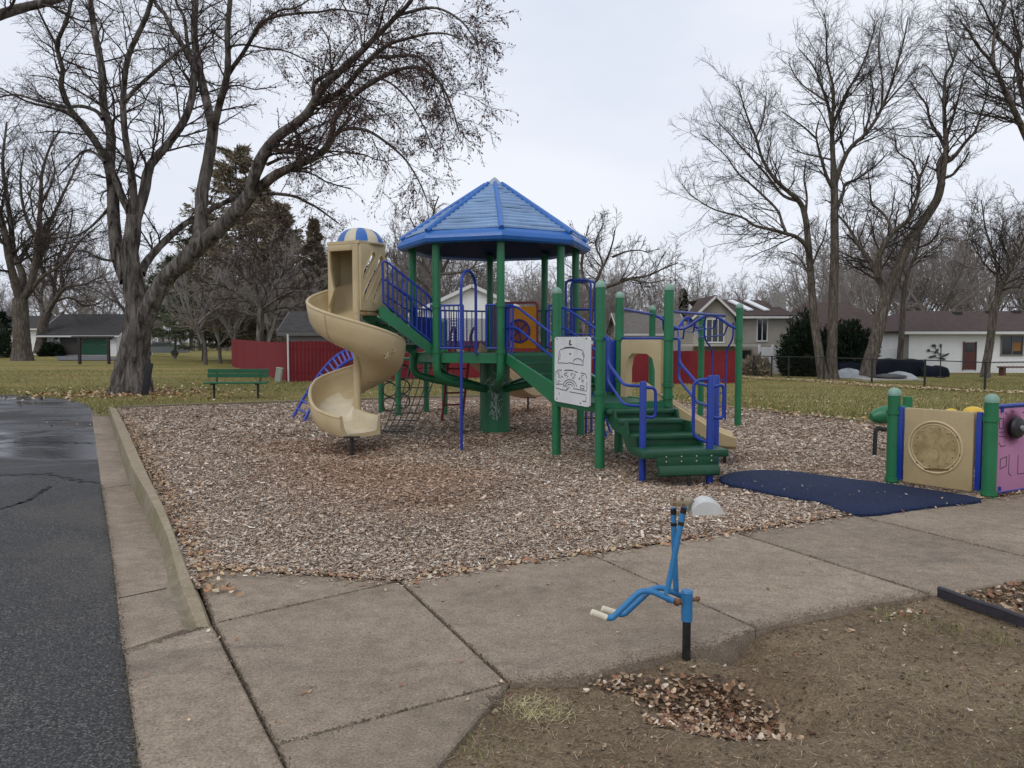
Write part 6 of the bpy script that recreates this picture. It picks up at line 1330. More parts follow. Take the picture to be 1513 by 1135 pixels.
for i in range(6): m.tube([net(i / 5, t / 12) for t in range(13)], 0.012, 6)
for j in range(1, 10): m.tube([net(i / 5, j / 9.6) for i in range(6)], 0.011, 6)
m.build('cargo_net', BLACK, S)
m = MB()
for p, q in ((TP[3], TP[2]), (TP[0], TP[3])):
    for z in (TZ + 0.1, TZ + 0.42): m.tube([V((p.x, p.y, z)), V((q.x, q.y, z))], 0.018, 8)
m.build('tower_rail', MAROON, S)
# ------------------------------------------------------------------ standing activity panels at the right
r1, r2 = G(1318, 713.5), G(1460.5, 734.5); r3 = V((5.80, 8.30, 0))
AW = thing('activity_panel', 'low tan panel with a round window and pink panel between green posts', 'play panel', r1)
for p, h in ((r1, 1.0), (r2, 0.985), (r3, 0.98)):
    o = deck_post(p, h, parent=AW, zs=(0.045, 0.80), r=0.066)
d = (r2 - r1).normalized(); nf2 = V((d.y, -d.x, 0)); nf2 = nf2 if nf2.y < 0 else -nf2
a, b = r1 + d * 0.13, r2 - d * 0.15
m = MB(); m.bar((a.x, a.y, 0.445), (b.x, b.y, 0.445), 0.055, 0.83, 0.015); tp = m.build('tan_panel', TAN2, AW, smooth=30)
c = a.lerp(b, 0.47); c.z = 0.455
def circ(r, off, n=40): return [c + nf2 * off + (d * math.cos(t) + V((0, 0, 1)) * math.sin(t)) * r for t in [2 * PI * i / n for i in range(n)]]
m = MB(); m.tube(circ(0.275, 0.030), 0.013, 8, closed=True); m.tube(circ(0.245, 0.030), 0.008, 8, closed=True); m.build('window_ring', TAN, tp)
g_ = NG('cloudy_window', 0.5, 0.4); nn = g_.noise(7, 6, 0.7, None, 1.2); g_.out(g_.ramp(nn, [(0.3, (0.22, 0.16, 0.07)), (0.6, (0.40, 0.31, 0.15)), (0.8, (0.5, 0.42, 0.24))]), None, g_.bump(nn, 0.3, 0.02))
m = MB(); m.tube([c + nf2 * 0.027, c + nf2 * 0.033], 0.238, 40); m.build('round_window', MATS['cloudy_window'], tp, smooth=30)
m = MB()
for i in range(14): t = 2 * PI * i / 14; q = c + nf2 * 0.034 + (d * math.cos(t) + V((0, 0, 1)) * math.sin(t)) * 0.205; m.ball(q, 0.008, 6)
for t in (0.55, -0.75, -0.2, -2.35): q = c + nf2 * 0.034 + (d * math.cos(t) + V((0, 0, 1)) * math.sin(t)) * 0.262; m.ball(q, 0.012, 6)
m.build('bolt', RUST, tp)
m = MB(); m.bar(c + nf2 * 0.035 - d * 0.10 - V((0, 0, 0.245)), c + nf2 * 0.035 + d * 0.16 - V((0, 0, 0.222)), 0.012, 0.02, up=(0, 0, 1)); m.build('crack', mat('panel_crack', (0.12, 0.07, 0.03), 0.9, var=0.4, noise=20), tp)
for q, qq, s in ((r1 + d * 0.085, r1, 1), (r2 - d * 0.105, r2, -1)):
    m = MB(); m.bar((q.x, q.y, 0.05), (q.x, q.y, 0.865), 0.05, 0.055, 0.008, up=d); m.tube([(qq.x, qq.y, 0.82), (qq.x + d.x * 0.1 * s, qq.y + d.y * 0.1 * s, 0.82)], 0.02, 8); m.build('side_frame', BLUE, AW)
d2 = (r3 - r2).normalized(); n3 = V((d2.y, -d2.x, 0)); n3 = n3 if n3.y < 0 else -n3
a, b = r2 + d2 * 0.07, r3 - d2 * 0.08
m = MB(); m.bar((a.x, a.y, 0.47), (b.x, b.y, 0.47), 0.025, 0.86, 0.004); pk = m.build('pink_panel', PINK, AW, smooth=30)
m = MB(); m.tube([V((r2.x, r2.y, 0.925)), V((r3.x, r3.y, 0.925))], 0.022, 8); m.build('top_rail', BLUE, AW)
m = MB(); m.tube([V((r2.x, r2.y, 0.035)), V((r3.x, r3.y, 0.035))], 0.016, 8); m.build('bottom_rail', VIOLET, AW); q = a.lerp(b, 0.09)
for zz in (0.075, 0.885): m = MB(); m.box((q.x + n3.x * 0.018, q.y + n3.y * 0.018, zz), (0.03, 0.02, 0.04)); m.build('bracket', BLUE, AW)
def pq(t, z, off=0.014): q = a.lerp(b, t); return V((q.x, q.y, z)) + n3 * off
m = MB()
def line(*pts):
    for p, q in zip(pts, pts[1:]): m.bar(pq(*p), pq(*q), 0.006, 0.003, up=n3)
line((.10, .38), (.22, .40), (.22, .30), (.10, .28), (.10, .38)); line((.27, .42), (.27, .22), (.33, .19)); line((.06, .62), (.20, .61)); line((.06, .80), (.06, .70), (.13, .70), (.13, .80), (.06, .80)); line((.06, .55), (.10, .51), (.20, .52)); line((.45, .4), (.45, .2), (.6, .2)); line((.6, .75), (.8, .75), (.8, .6)); line((.5, .85), (.7, .83))
line((.27, .88), (.33, .86)); line((.16, .86), (.20, .84))
for t, z in ((.07, .66), (.11, .655), (.16, .66)): m.ball(pq(t, z), 0.007, 6)
m.build('marking', DARK, pk, smooth=0)
g_ = NG('burnt_pink', 0.8, 0.2); q = pq(0.30, 0.70); pos = g_.nt.nodes.new('ShaderNodeVectorMath'); pos.operation = 'DISTANCE'; g_.link(g_.nt.nodes.new('ShaderNodeNewGeometry').outputs['Position'], pos.inputs[0]); pos.inputs[1].default_value = q
g_.out(g_.ramp(g_.math('ADD', pos.outputs['Value'], g_.math('MULTIPLY', g_.noise(14, 4), 0.06)), [(0.10, (0.03, 0.015, 0.02)), (0.17, (0.16, 0.06, 0.11)), (0.24, (0.47, 0.215, 0.36))]))
pk.data.materials[0] = MATS['burnt_pink']
m = MB(); ax = Matrix((d2, V((0, 0, 1)), n3)).transposed()
m.lathe([(0.02, 0.0), (0.055, 0.01), (0.10, 0.03), (0.115, 0.055), (0.10, 0.08), (0.05, 0.095), (0.0, 0.098)], pq(0.31, 0.70, 0.012), 20, ax); kn = m.build('knob', BLACK, pk)
m = MB(); m.lathe([(0.03, 0.095), (0.028, 0.115), (0.0, 0.12)], pq(0.31, 0.70, 0.012), 12, ax); m.build('hub', GREYM, kn)
# green bud-shaped rocker behind the first post, yellow domes behind the tan panel
gb = P(1302, 612, 10.6)
SR = thing('spring_rider', 'green bud-shaped play rider on a curved black leg, half hidden by the first green post', 'spring rider', (gb.x, gb.y, 0))
m = MB(); prof = [(0.0, -0.26), (0.06, -0.24), (0.105, -0.16), (0.125, -0.05), (0.12, 0.08), (0.10, 0.22), (0.05, 0.32), (0.0, 0.36)]
m.lathe(prof, (gb.x + 0.1, gb.y, gb.z), 18, Matrix.Rotation(math.radians(80), 3, 'Y')); m.build('body', GREEN, SR)
m = MB(); q = P(1282, 650, 10.6); m.tube(fillet([V((gb.x - 0.03, gb.y, 0)) + V((-0.05, 0, -0.05)), V((gb.x - 0.07, gb.y, 0.40)), V((gb.x + 0.06, gb.y, gb.z - 0.22)), V((gb.x + 0.35, gb.y, gb.z - 0.16))], 0.16), 0.03, 8); m.build('leg', BLACK, SR)
m = MB(); m.tube([(gb.x + 0.36, gb.y, gb.z - 0.2), (gb.x + 0.36, gb.y, gb.z + 0.24)], 0.06, 12); m.build('handle_post', GREEN, SR)
for px, lab, rad in ((1405, 'smaller yellow dome showing behind the top edge of the tan panel', 0.07), (1438, 'larger yellow dome showing behind the tan panel, beside the second green post', 0.105)):
    q = P(px, 612, 9.6); t = thing('yellow_bouncer', lab, 'play toy', (q.x, q.y, 0), 'yellow domes behind the tan panel')
    m = MB(); m.ball((q.x, q.y, q.z + 0.02), rad, 16, 1.2, 1, 0.75); m.build('dome', YELLOW, t); m = MB(); m.tube([(q.x, q.y, -0.05), (q.x, q.y, q.z - 0.05)], 0.035, 10); m.build('stem', BLACK, t)
# ------------------------------------------------------------------ rubber mat
g_ = NG('rubber_navy', 0.85, 0.3); nn = g_.noise(190, 4, 0.7); vv = g_.voro(120, out='Color'); bb = g_.noise(1.5, 4); sp_ = g_.nt.nodes.new('ShaderNodeSeparateColor'); g_.link(vv, sp_.inputs[0])
g_.out(g_.mix(0.4, g_.ramp(sp_.outputs[0], [(0, (0.003, 0.007, 0.024)), (0.6, (0.008, 0.017, 0.055)), (1, (0.02, 0.045, 0.14))]), g_.ramp(bb, [(0.35, (0.005, 0.010, 0.03)), (0.65, (0.010, 0.020, 0.058))])), None, g_.bump(nn, 0.6, 0.006))
pts = [G(x, y, 0.03) for x, y in ((1063, 703), (1075, 699), (1092, 696), (1130, 694), (1180, 697), (1240, 705), (1306, 713), (1380, 724), (1446, 735), (1440, 739.5), (1390, 744.5), (1330, 752), (1296, 757), (1262, 757.5), (1240, 751), (1216, 741), (1172, 734), (1135, 726), (1100, 719), (1075, 713), (1065, 708))]
pts = cr([tuple(p) for p in pts + pts[:1]], 110)[:-1]; m = MB(); n = len(pts); inn = inset([(p[0], p[1]) for p in pts], 0.03)
vs = [(p[0], p[1], -0.08) for p in pts] + [(p[0] + 0.006 * math.sin(i * 2.1), p[1] + 0.006 * math.sin(i * 3.3), 0.018) for i, p in enumerate(pts)] + [(p.x, p.y, 0.034) for p in inn]
m.add(vs, [[r * n + i, r * n + (i + 1) % n, (r + 1) * n + (i + 1) % n, (r + 1) * n + i] for r in range(2) for i in range(n)] + [[2 * n + i for i in range(n)]])
o = m.build('rubber_mat', MATS['rubber_navy'], None, smooth=40); tag(o, 'dark navy rubber mat of wavy outline lying between the wood chips and the pavement', 'mat')
k = 26; tpx = [(1065 + 370 * t, 706 + 38 * t) for t in np.random.default_rng(2).uniform(0.02, 0.8, k)]
q = np.array([tuple(G(x, y + random.uniform(-5, 8), 0.04)) for x, y in tpx]); keep = in_poly(q[:, :2], [(p[0], p[1]) for p in pts]); q = q[keep]
bits('leaf_litter', q, rng.uniform(0.012, 0.035, len(q)), rng.uniform(0.006, 0.014, len(q)), 0.25, pick(len(q), [(0.5, 0.42, 0.34), (0.35, 0.2, 0.12)], [2, 1]), MATS['leafs'], 0.1, 0.5)
# ------------------------------------------------------------------ sit-on digger without its seat
b0 = G(1014, 966); D = b0.y
DG = thing('digger_toy', 'small blue sit-on sand digger without a seat, with pale scoop and worn white grips', 'digger toy', b0)
m = MB(); zt = P(1015, 872, D).z; zm = P(1015, 917, D).z
m.tube([(b0.x, b0.y, -0.2), (b0.x, b0.y, zm + 0.03)], 0.0215, 16); m.build('post', mat('worn_black', (0.02, 0.02, 0.021), 0.45, 0.3, var=0.5, noise=30), DG)
m = MB(); cx = P(1015, 890, D).x; m.tube([(cx, D, zm), (cx, D, zt - 0.012)], 0.0285, 18); m.tube([(cx, D, zt - 0.012), (cx, D, zt)], [0.032, 0.026], 18); m.build('sleeve', SKYBL, DG)
m = MB(); q = P(1002, 889, D); q1 = P(985, 886, D); m.tube([q1, P(1008, 890, D)], 0.014, 10); m.ball(P(1000, 890, D - 0.02), 0.02, 10); m.tube([P(1012, 888, D), P(1031, 885, D)], 0.010, 10); m.ball(P(1031, 885, D), 0.014, 10); m.build('pivot', RUST, DG)
for near, bar_px, up_px in ((True, ((893, 912), (904, 914), (946, 873), (964, 874), (994, 888)), ((985, 877), (990, 853), (1001, 800), (1011, 748))), (False, ((906, 905), (921, 909), (963, 870), (978, 868), (1010, 882)), ((999, 874), (998, 850), (996, 800), (995, 750)))):
    dd = D - 0.05 if near else D + 0.06
    m = MB(); m.tube(fillet([P(x, y, dd) for x, y in bar_px], 0.05, 5), 0.0155, 12); arm = m.build('arm', SKYBL, DG)
    m = MB(); g0, g1 = (P(873, 904, dd), P(896, 913, dd)) if near else (P(889, 899, dd), P(908, 905.5, dd)); m.tube([g0, g0.lerp(g1, 0.06), g1], [0.012, 0.0175, 0.0175], 12); m.build('grip', CREAM, arm)
    m = MB(); m.tube([P(x, y, dd) for x, y in up_px], 0.0148, 12); upo = m.build('upright', SKYBL, DG)
    for f0, f1 in ((0.02, 0.10), (0.22, 0.27)): m = MB(); pa, pb = P(*up_px[3], dd), P(*up_px[2], dd); m.tube([pa.lerp(pb, f0 * 2), pa.lerp(pb, f1 * 2)], 0.0158, 12); m.build('tape_band', MATS['worn_black'], upo)
m = MB(); q0, q1 = P(995, 741, D + 0.06), P(1011, 740, D - 0.05); q2 = P(1020, 742, D)
m.bar(q0 + V((0, 0, 0.0)), q2, 0.09, 0.035, 0.006); m.build('bracket', mat('worn_bracket', (0.30, 0.25, 0.17), 0.6, 0.2, var=0.3, noise=30), DG)
m = MB()
for x, y, dd in ((997, 738, -0.07), (1008, 738, -0.07), (997, 746, -0.06), (1010, 747, -0.06)): m.tube([P(x, y, D + dd), P(x, y, D + dd - 0.012)], 0.010, 8)
m.build('bolt', RUST, DG)
m = MB(); vs = []; n = 14; s0_ = P(1018, 754, D); s1_ = P(1066, 754, D); L = (s1_ - s0_).length; ht = L * 0.40
for s, off in ((-1, 0.0), (1, 0.0)):
    for i in range(n + 1):
        t = i / n; x = s0_.x + (s1_.x - s0_.x) * t; zz = s0_.z - 0.005 + ht * (1 - abs(2 * (t * 0.9 + 0.10) - 1) ** 2.3) * (0.95 if t < 0.95 else 0.4); zz = max(zz, s0_.z - 0.005)
        vs.append((x + (0.05 if s == 1 else 0.0) * 0.4, D + 0.075 * s, zz))
    vs.append((s0_.x + (s1_.x - s0_.x) * 0.0, D + 0.075 * s, s0_.z - 0.012))
k = n + 2; m.add(vs, [list(range(k)), [k + i for i in range(k)][::-1]] + [[i, (i + 1) % k, k + (i + 1) % k, k + i] for i in range(k)])
m.build('scoop', GREYPL, DG, smooth=35)
# ------------------------------------------------------------------ edging of the leaf bed
m = MB(); ed = resample([G(1387, 876, 0.01), G(1420, 888, 0.01), G(1470, 905, 0.01), G(1513, 920, 0.01), G(1640, 960, 0.01)], 16)
for i, (p, q) in enumerate(zip(ed, ed[1:])): m.bar(p + V((0, 0, 0.002 * math.sin(i * 1.3))), q + V((0, 0, 0.002 * math.sin(i * 1.3 + 1.3))), 0.024, 0.05)
m.tube([p + V((0, 0, 0.030 + 0.002 * math.sin(i * 1.3))) for i, p in enumerate(ed)], 0.015, 8)
o = m.build('garden_edging', mat('black_plastic', (0.028, 0.026, 0.034), 0.45, var=0.3, noise=12)); tag(o, 'black plastic edging strip beside the leaf bed at the lower right', 'edging')
# ------------------------------------------------------------------ bench, pedestal, plank
b = G(348, 587.5); yb = b.y
BN = thing('park_bench', 'green slatted park bench on black legs standing on the lawn left of the spiral slide', 'bench', b)
BG = plastic('bench_green', (0.012, 0.105, 0.045), 0.55, 0.25)
x0, x1 = P(302, 560, yb).x, P(393, 560, yb).x; gz = float(tz(b.x, yb))
m = MB()
for k in range(3): m.box(((x0 + x1) / 2 + 0.04, yb - 0.16 + k * 0.15, gz + 0.435), (x1 - x0 - 0.02, 0.13, 0.04), bev=0.006)
m.build('seat', BG, BN, smooth=0)
m = MB()
for k in range(2): m.box(((x0 + x1) / 2, yb + 0.235 + 0.02 * k, gz + 0.63 + 0.125 * k), (x1 - x0, 0.04, 0.115), bev=0.006)
m.build('backrest', BG, BN, smooth=0)
for px in (316, 381):
    x = P(px, 560, yb).x; m = MB(); m.tube([(x, yb, gz - 0.05), (x, yb, gz + 0.40)], 0.032, 10); m.bar((x, yb - 0.24, gz + 0.40), (x, yb + 0.20, gz + 0.40), 0.05, 0.03); m.bar((x, yb + 0.19, gz + 0.39), (x, yb + 0.285, gz + 0.80), 0.05, 0.03, up=(0, 1, 0)); m.build('leg', BLACK, BN)
q = G(412, 563); T_ = thing('utility_pedestal', 'pale grey-green utility pedestal leaning in front of the red fence corner', 'pedestal', q)
pm = mat('pedestal_green', (0.36, 0.40, 0.34), 0.6, var=0.12, noise=8); m = MB(); M_ = Matrix.Rotation(math.radians(9), 3, 'Y'); gz = float(tz(q.x, q.y))
m.box((q.x, q.y, gz + 0.25), (0.22, 0.20, 0.56), M=M_, bev=0.015); m.build('body', pm, T_, smooth=0); m = MB(); m.box((q.x + 0.045, q.y, gz + 0.52), (0.25, 0.23, 0.06), M=M_, bev=0.015); m.build('cap', pm, T_, smooth=0)
q = P(219, 578, 23.0); m = MB(); c = V((q.x, q.y - 0.1, 0)); m.bar((q.x - 0.06, q.y - 0.15, -0.06), (q.x + 0.10, q.y - 0.05, 0.93), 0.20, 0.07, 0.02, up=(0.0, 1, 0)); o = m.build('black_plank', mat('burnt_board', (0.012, 0.012, 0.016), 0.8, var=0.3, noise=6)); tag(o, 'black board leaning upright against the right side of the big maple trunk', 'board')
# ------------------------------------------------------------------ fences and houses
def lap_wall(m, p, q, z0, z1, bh=0.16, gable=None):
    """lapped siding from p to q (outside on the right of p->q); gable: peak height above z1 at the middle"""
    p, q = V((p[0], p[1], 0)), V((q[0], q[1], 0)); u = (q - p).normalized(); L = (q - p).length; n = V((u.y, -u.x, 0)); z = z0; top = z1 + (gable or 0)
    while z < top - 1e-4:
        zt = min(z + bh, top); ends = []
        for zz in (z, zt):
            if gable and zz > z1: f = (zz - z1) / gable * L / 2; ends.append((f, L - f))
            else: ends.append((0, L))
        (a0, b0), (a1, b1) = ends
        vs = [p + u * a0 + n * 0.0 + V((0, 0, z)), p + u * b0 + V((0, 0, z)), p + u * b0 + n * 0.022 + V((0, 0, z)), p + u * a0 + n * 0.022 + V((0, 0, z)), p + u * a1 + V((0, 0, zt)), p + u * b1 + V((0, 0, zt))]
        m.add(vs, [[0, 1, 2, 3], [3, 2, 5, 4]]); z = zt
def window(parent, p, q, z0, z1, nv=2, curtain=None, frame=None, nm='window'):
    p, q = V((p[0], p[1], 0)), V((q[0], q[1], 0)); u = (q - p).normalized(); n = V((u.y, -u.x, 0)); m = MB(); o = n * 0.05; L = (q - p).length
    for za in (z0, z1): m.bar(p + o + V((0, 0, za)) - u * 0.05, q + o + V((0, 0, za)) + u * 0.05, 0.07, 0.09)
    for i in range(nv + 1): t = i / nv; c = p.lerp(q, t) + o; m.bar(c + V((0, 0, z0 + 0.045)), c + V((0, 0, z1 - 0.045)), 0.06, 0.07 if i in (0, nv) else 0.05, up=u)
    w = m.build(nm, frame or mat('white_trim', (0.66, 0.66, 0.65), 0.6), parent, smooth=0)
    m = MB(); m.bar(p + n * 0.03 + V((0, 0, (z0 + z1) / 2)), q + n * 0.03 + V((0, 0, (z0 + z1) / 2)), 0.012, z1 - z0); m.build('pane', MATS['window_glass'], w, smooth=0)
    if curtain:
        m = MB(); c0 = p.lerp(q, 0.55); c1 = p.lerp(q, 0.9)
        m.bar(c0 + n * 0.038 + V((0, 0, z0 + (z1 - z0) * 0.45)), c1 + n * 0.038 + V((0, 0, z0 + (z1 - z0) * 0.45)), 0.012, (z1 - z0) * 0.45, 0.004); m.build('curtain', curtain, w, smooth=0)
    return w
mat('window_glass', (0.02, 0.024, 0.028), 0.08, spec=0.6)
def shingle(name, c):
    g = NG(name, 0.95, 0.1); a = g.noise(3, 5, 0.7); b = g.voro(5, g.mapping((1, 3, 3)), 'Color'); s = g.nt.nodes.new('ShaderNodeSeparateColor'); g.link(b, s.inputs[0])
    cc = g.ramp(s.outputs[0], [(0, tuple(x * 0.7 for x in c)), (1, tuple(x * 1.3 for x in c))]); return g.out(g.mix(0.5, cc, g.ramp(a, [(0.3, tuple(x * 0.7 for x in c)), (0.7, tuple(x * 1.35 for x in c))])), None, g.bump(a, 0.4, 0.03))
R_BROWN = shingle('shingle_brown', (0.088, 0.066, 0.060)); R_DARK = shingle('shingle_dark', (0.06, 0.056, 0.055)); R_GREY = shingle('shingle_grey', (0.16, 0.145, 0.13))
W_WHITE = mat('siding_white', (0.80, 0.80, 0.785), 0.6, var=0.06, noise=0.8); W_TAN = mat('siding_tan', (0.36, 0.33, 0.285), 0.65, var=0.08, noise=0.7); W_GREY = mat('siding_grey', (0.25, 0.24, 0.225), 0.7, var=0.08, noise=0.8); TRIM = mat('white_trim', (0.66, 0.66, 0.65), 0.6)
def gz_at(x, y): return float(tz(x, y)) - 0.03
def gable_house(name, label, x0, x1, y0, y1, z, h, peak, wallm, roofm, over=0.4, axis='y', cat='house', trim=None):
    """box house with a gable roof; axis: direction of the ridge"""
    t = thing(name, label, cat, ((x0 + x1) / 2, (y0 + y1) / 2, z)); m = MB(); c = [(x0, y0), (x1, y0), (x1, y1), (x0, y1)]
    for i in range(4): lap_wall(m, c[i], c[(i + 1) % 4], z - 0.3, z + h, gable=(peak - h) if ((i % 2 == 0) == (axis == 'y')) else None)
    w = m.build('wall', wallm, t, smooth=0); m = MB(); e = 0.14
    if axis == 'y':
        xm = (x0 + x1) / 2; sl = (peak - h) / ((x1 - x0) / 2)
        for s, xe in ((-1, x0 - over), (1, x1 + over)):
            zl = z + h - over * sl; m.plate([(xm, y0 - over, z + peak + 0.06), (xe, y0 - over, zl + 0.06), (xe, y1 + over, zl + 0.06), (xm, y1 + over, z + peak + 0.06)], e)
    else:
        ym = (y0 + y1) / 2; sl = (peak - h) / ((y1 - y0) / 2)
        for s, ye in ((-1, y0 - over), (1, y1 + over)):
            zl = z + h - over * sl; m.plate([(x0 - over, ym, z + peak + 0.06), (x0 - over, ye, zl + 0.06), (x1 + over, ye, zl + 0.06), (x1 + over, ym, z + peak + 0.06)], e)
    rf = m.build('roof', roofm, t, smooth=0); m = MB()
    if axis == 'y':
        for s, xe in ((-1, x0 - over), (1, x1 + over)): zl = z + h - over * sl; m.bar((xm, y0 - over - 0.02, z + peak + 0.02), (xe, y0 - over - 0.02, zl + 0.02), 0.05, 0.2); m.bar((xe, y0 - over, zl), (xe, y1 + over, zl), 0.06, 0.16)
    else:
        zl = z + h - over * sl
        for ye in (y0 - over, y1 + over): m.bar((x0 - over, ye, zl + 0.02), (x1 + over, ye, zl + 0.02), 0.06, 0.17)
        for xe in (x0 - over - 0.02, x1 + over + 0.02):
            for ye in (y0 - over, y1 + over): m.bar((xe, ym, z + peak + 0.02), (xe, ye, zl + 0.02), 0.05, 0.2)
    m.build('fascia', trim or TRIM, rf, smooth=0); return t, rf
def X(px, d): return P(px, 503, d).x
def Z(py, d): return P(756, py, d).z
# tan two-storey house
d = 52.0; x0, x1, xr = X(1022, d), X(1081, d), X(1166, d); z = -0.55
t = thing('house', 'tan two-storey house with a brown shingle roof and two white skylights', 'house', ((x0 + xr) / 2, d + 3, z))
m = MB(); zt = Z(468, d); pk = Z(440, d) - zt
lap_wall(m, (x0, d - 0.6), (x1, d - 0.6), z - 0.3, zt, gable=pk); lap_wall(m, (x1, d - 0.6), (x1, d + 7), z - 0.3, zt); lap_wall(m, (x1, d), (xr, d), z - 0.3, zt); lap_wall(m, (xr, d), (xr, d + 7), z - 0.3, zt); lap_wall(m, (x0, d + 7), (x0, d - 0.6), z - 0.3, zt); m.build('wall', W_TAN, t, smooth=0)
xm = (x0 + x1) / 2; m = MB(); sl = pk / ((x1 - x0) / 2); ov = 0.35
for s, xe in ((-1, x0 - ov), (1, x1 + ov)): m.plate([(xm, d - 1, zt + pk + 0.08), (xe, d - 1, zt - ov * sl + 0.08), (xe, d + (1.2 if s < 0 else 7), zt - ov * sl + 0.08), (xm, d + (3.4 if s < 0 else 7), zt + pk + 0.08)], 0.15)
yr = d + 3.6; zr = Z(443, d + 3.6)
m.plate([(xm, yr, zr), (xr - 0.6, yr, zr - 0.1), (xr + 0.4, d - 0.45, zt + 0.02), (x1 - 0.1, d - 0.45, zt + 0.02)], 0.13)
m.plate([(xm, yr, zr), (xr - 0.6, yr, zr - 0.1), (xr + 0.4, d + 7.5, zt), (xm, d + 7.5, zt)], 0.13)
rf = m.build('roof', R_BROWN, t, smooth=0)
m = MB()
for s, xe in ((-1, x0 - ov), (1, x1 + ov)): m.bar((xm, d - 1.05, zt + pk + 0.04), (xe, d - 1.05, zt - ov * sl + 0.04), 0.06, 0.15)
m.bar((x1 + 0.1, d - 0.5, zt - 0.06), (xr + 0.4, d - 0.5, zt - 0.06), 0.08, 0.14); m.build('fascia', TRIM, rf, smooth=0)
nsl = (V((xr, d - 0.45, zt + 0.02)) - V((xr, yr, zr))).normalized(); pu_ = V((1, 0, 0)); nn_ = pu_.cross(nsl); nn_ = nn_ if nn_.z > 0 else -nn_
def roofp(px, f): a = V((X(px, d + 1.5), yr, zr)); b = V((X(px, d + 1.5), d - 0.45, zt + 0.02)); return a.lerp(b, f)
for pa in (1086, 1110):
    m = MB(); a = roofp(pa, 0.18) + nn_ * 0.14; b = roofp(pa + 15, 0.78) + nn_ * 0.14; m.bar(a, b, 0.42, 0.10, up=nn_); m.build('skylight', mat('skylight_white', (0.72, 0.74, 0.76), 0.25), rf, smooth=0)
window(t, (X(1043, d - .6), d - 0.6), (X(1069, d - .6), d - 0.6), Z(506, d), Z(472, d), 3); window(t, (X(1118, d), d), (X(1133, d), d), Z(504, d), Z(472, d), 2)
window(t, (X(1093, d), d), (X(1110, d), d), Z(531, d), Z(517, d), 1, frame=mat('grey_trim', (0.2, 0.19, 0.18), 0.7))
m = MB(); m.box((X(1163, d), d + 2.0, Z(430, d) - 1.6), (0.9, 0.7, 3.2)); m.build('chimney', mat('chimney_stone', (0.30, 0.28, 0.26), 0.9, var=0.3, noise=5), t, smooth=0)
m = MB(); m.box((X(1062, d - 1.6), d - 1.4, Z(510, d)), (X(1122, d) - X(1015, d), 1.8, 0.12)); m.build('awning', mat('awning_pale', (0.45, 0.43, 0.39), 0.7, var=0.1, noise=1), t, smooth=0)
# brown-roofed house between the trunks, white garage below it
d = 56.0; xa, xb = X(1180, d), X(1343, d); zt = Z(499, d); zr = Z(449, d) + 0.2; tt = thing('house', 'brown hip-roofed white house partly hidden behind the bare trunks and evergreen shrub', 'house', ((xa + xb) / 2, d + 4, -0.6)); m = MB()
c = [(xa, d), (xb, d), (xb, d + 8), (xa, d + 8)]
for i in range(4): lap_wall(m, c[i], c[(i + 1) % 4], -0.9, zt)
m.build('wall', W_WHITE, tt, smooth=0); m = MB(); ra, rb = (X(1215, d), d + 3.5, zr), (X(1278, d), d + 3.5, zr); oa, ob, oc, od = (xa - .4, d - .5, zt + .04), (xb + .4, d - .5, zt + .04), (xb + .4, d + 8.5, zt + .04), (xa - .4, d + 8.5, zt + .04)
m.plate([oa, ob, rb, ra], 0.12); m.plate([ob, oc, rb], 0.12); m.plate([oc, od, ra, rb], 0.12); m.plate([od, oa, ra], 0.12); rf = m.build('roof', R_BROWN, tt, smooth=0); m = MB(); m.bar((xa - .4, d - .52, zt), (xb + .4, d - .52, zt), 0.07, 0.16); m.build('fascia', TRIM, rf, smooth=0)
window(tt, (X(1301, d), d), (X(1312, d), d), Z(512 + 2, d) - 0.6, Z(512 + 2, d) + 0.2, 1, frame=mat('red_trim', (0.16, 0.03, 0.03), 0.7))
# white house with the red door
d = 51.0; x0, x1 = X(1336, d), X(1600, d); z = -0.52; zt = Z(492, d)
t = thing('house', 'low white house with a dark brown roof and a red door', 'house', ((x0 + x1) / 2, d + 4, z))
m = MB(); lap_wall(m, (x0, d), (x1, d), z - 0.2, zt); lap_wall(m, (x1, d), (x1, d + 9), z - 0.2, zt); lap_wall(m, (x0, d + 9), (x0, d), z - 0.2, zt); m.build('wall', W_WHITE, t, smooth=0)
m = MB(); ya, yb_ = d - 0.6, d + 9.6; ym = d + 4.5; zr = Z(461, d + 4.5); xa, xb = x0 - 0.5, x1 + 0.5
m.plate([(xa, ya, zt + 0.05), (xb, ya, zt + 0.05), (xb - 2, ym, zr), (X(1384, d), ym, zr)], 0.14); m.plate([(xa, ya, zt + 0.05), (X(1384, d), ym, zr), (xa, yb_, zt + 0.05)], 0.14); m.plate([(xa, yb_, zt + 0.05), (X(1384, d), ym, zr), (xb - 2, ym, zr), (xb, yb_, zt + 0.05)], 0.14)
rf = m.build('roof', R_BROWN, t, smooth=0); m = MB(); m.bar((xa, ya - 0.03, zt - 0.0), (xb, ya - 0.03, zt - 0.0), 0.08, 0.17); m.build('fascia', TRIM, rf, smooth=0)
for px, f in ((1409, 0.85), (1460, 0.9), (1500, 0.92)): m = MB(); q = V((X(px, d + 4), d - 0.6 + f * 5, zt + 0.12 + (zr - zt) * f)); m.box(q, (0.5, 0.4, 0.18)); m.build('roof_vent', mat('vent_dark', (0.03, 0.028, 0.028), 0.7), rf, smooth=0)
dr = mat('door_red', (0.10, 0.022, 0.022), 0.5, var=0.15, noise=2); xd0, xd1 = X(1424.5, d), X(1441, d)
m = MB(); m.box(((xd0 + xd1) / 2, d - 0.04, (Z(506, d) + z) / 2 + 0.1), (xd1 - xd0, 0.06, Z(506, d) - z - 0.2)); dd_ = m.build('door', dr, t, smooth=0)
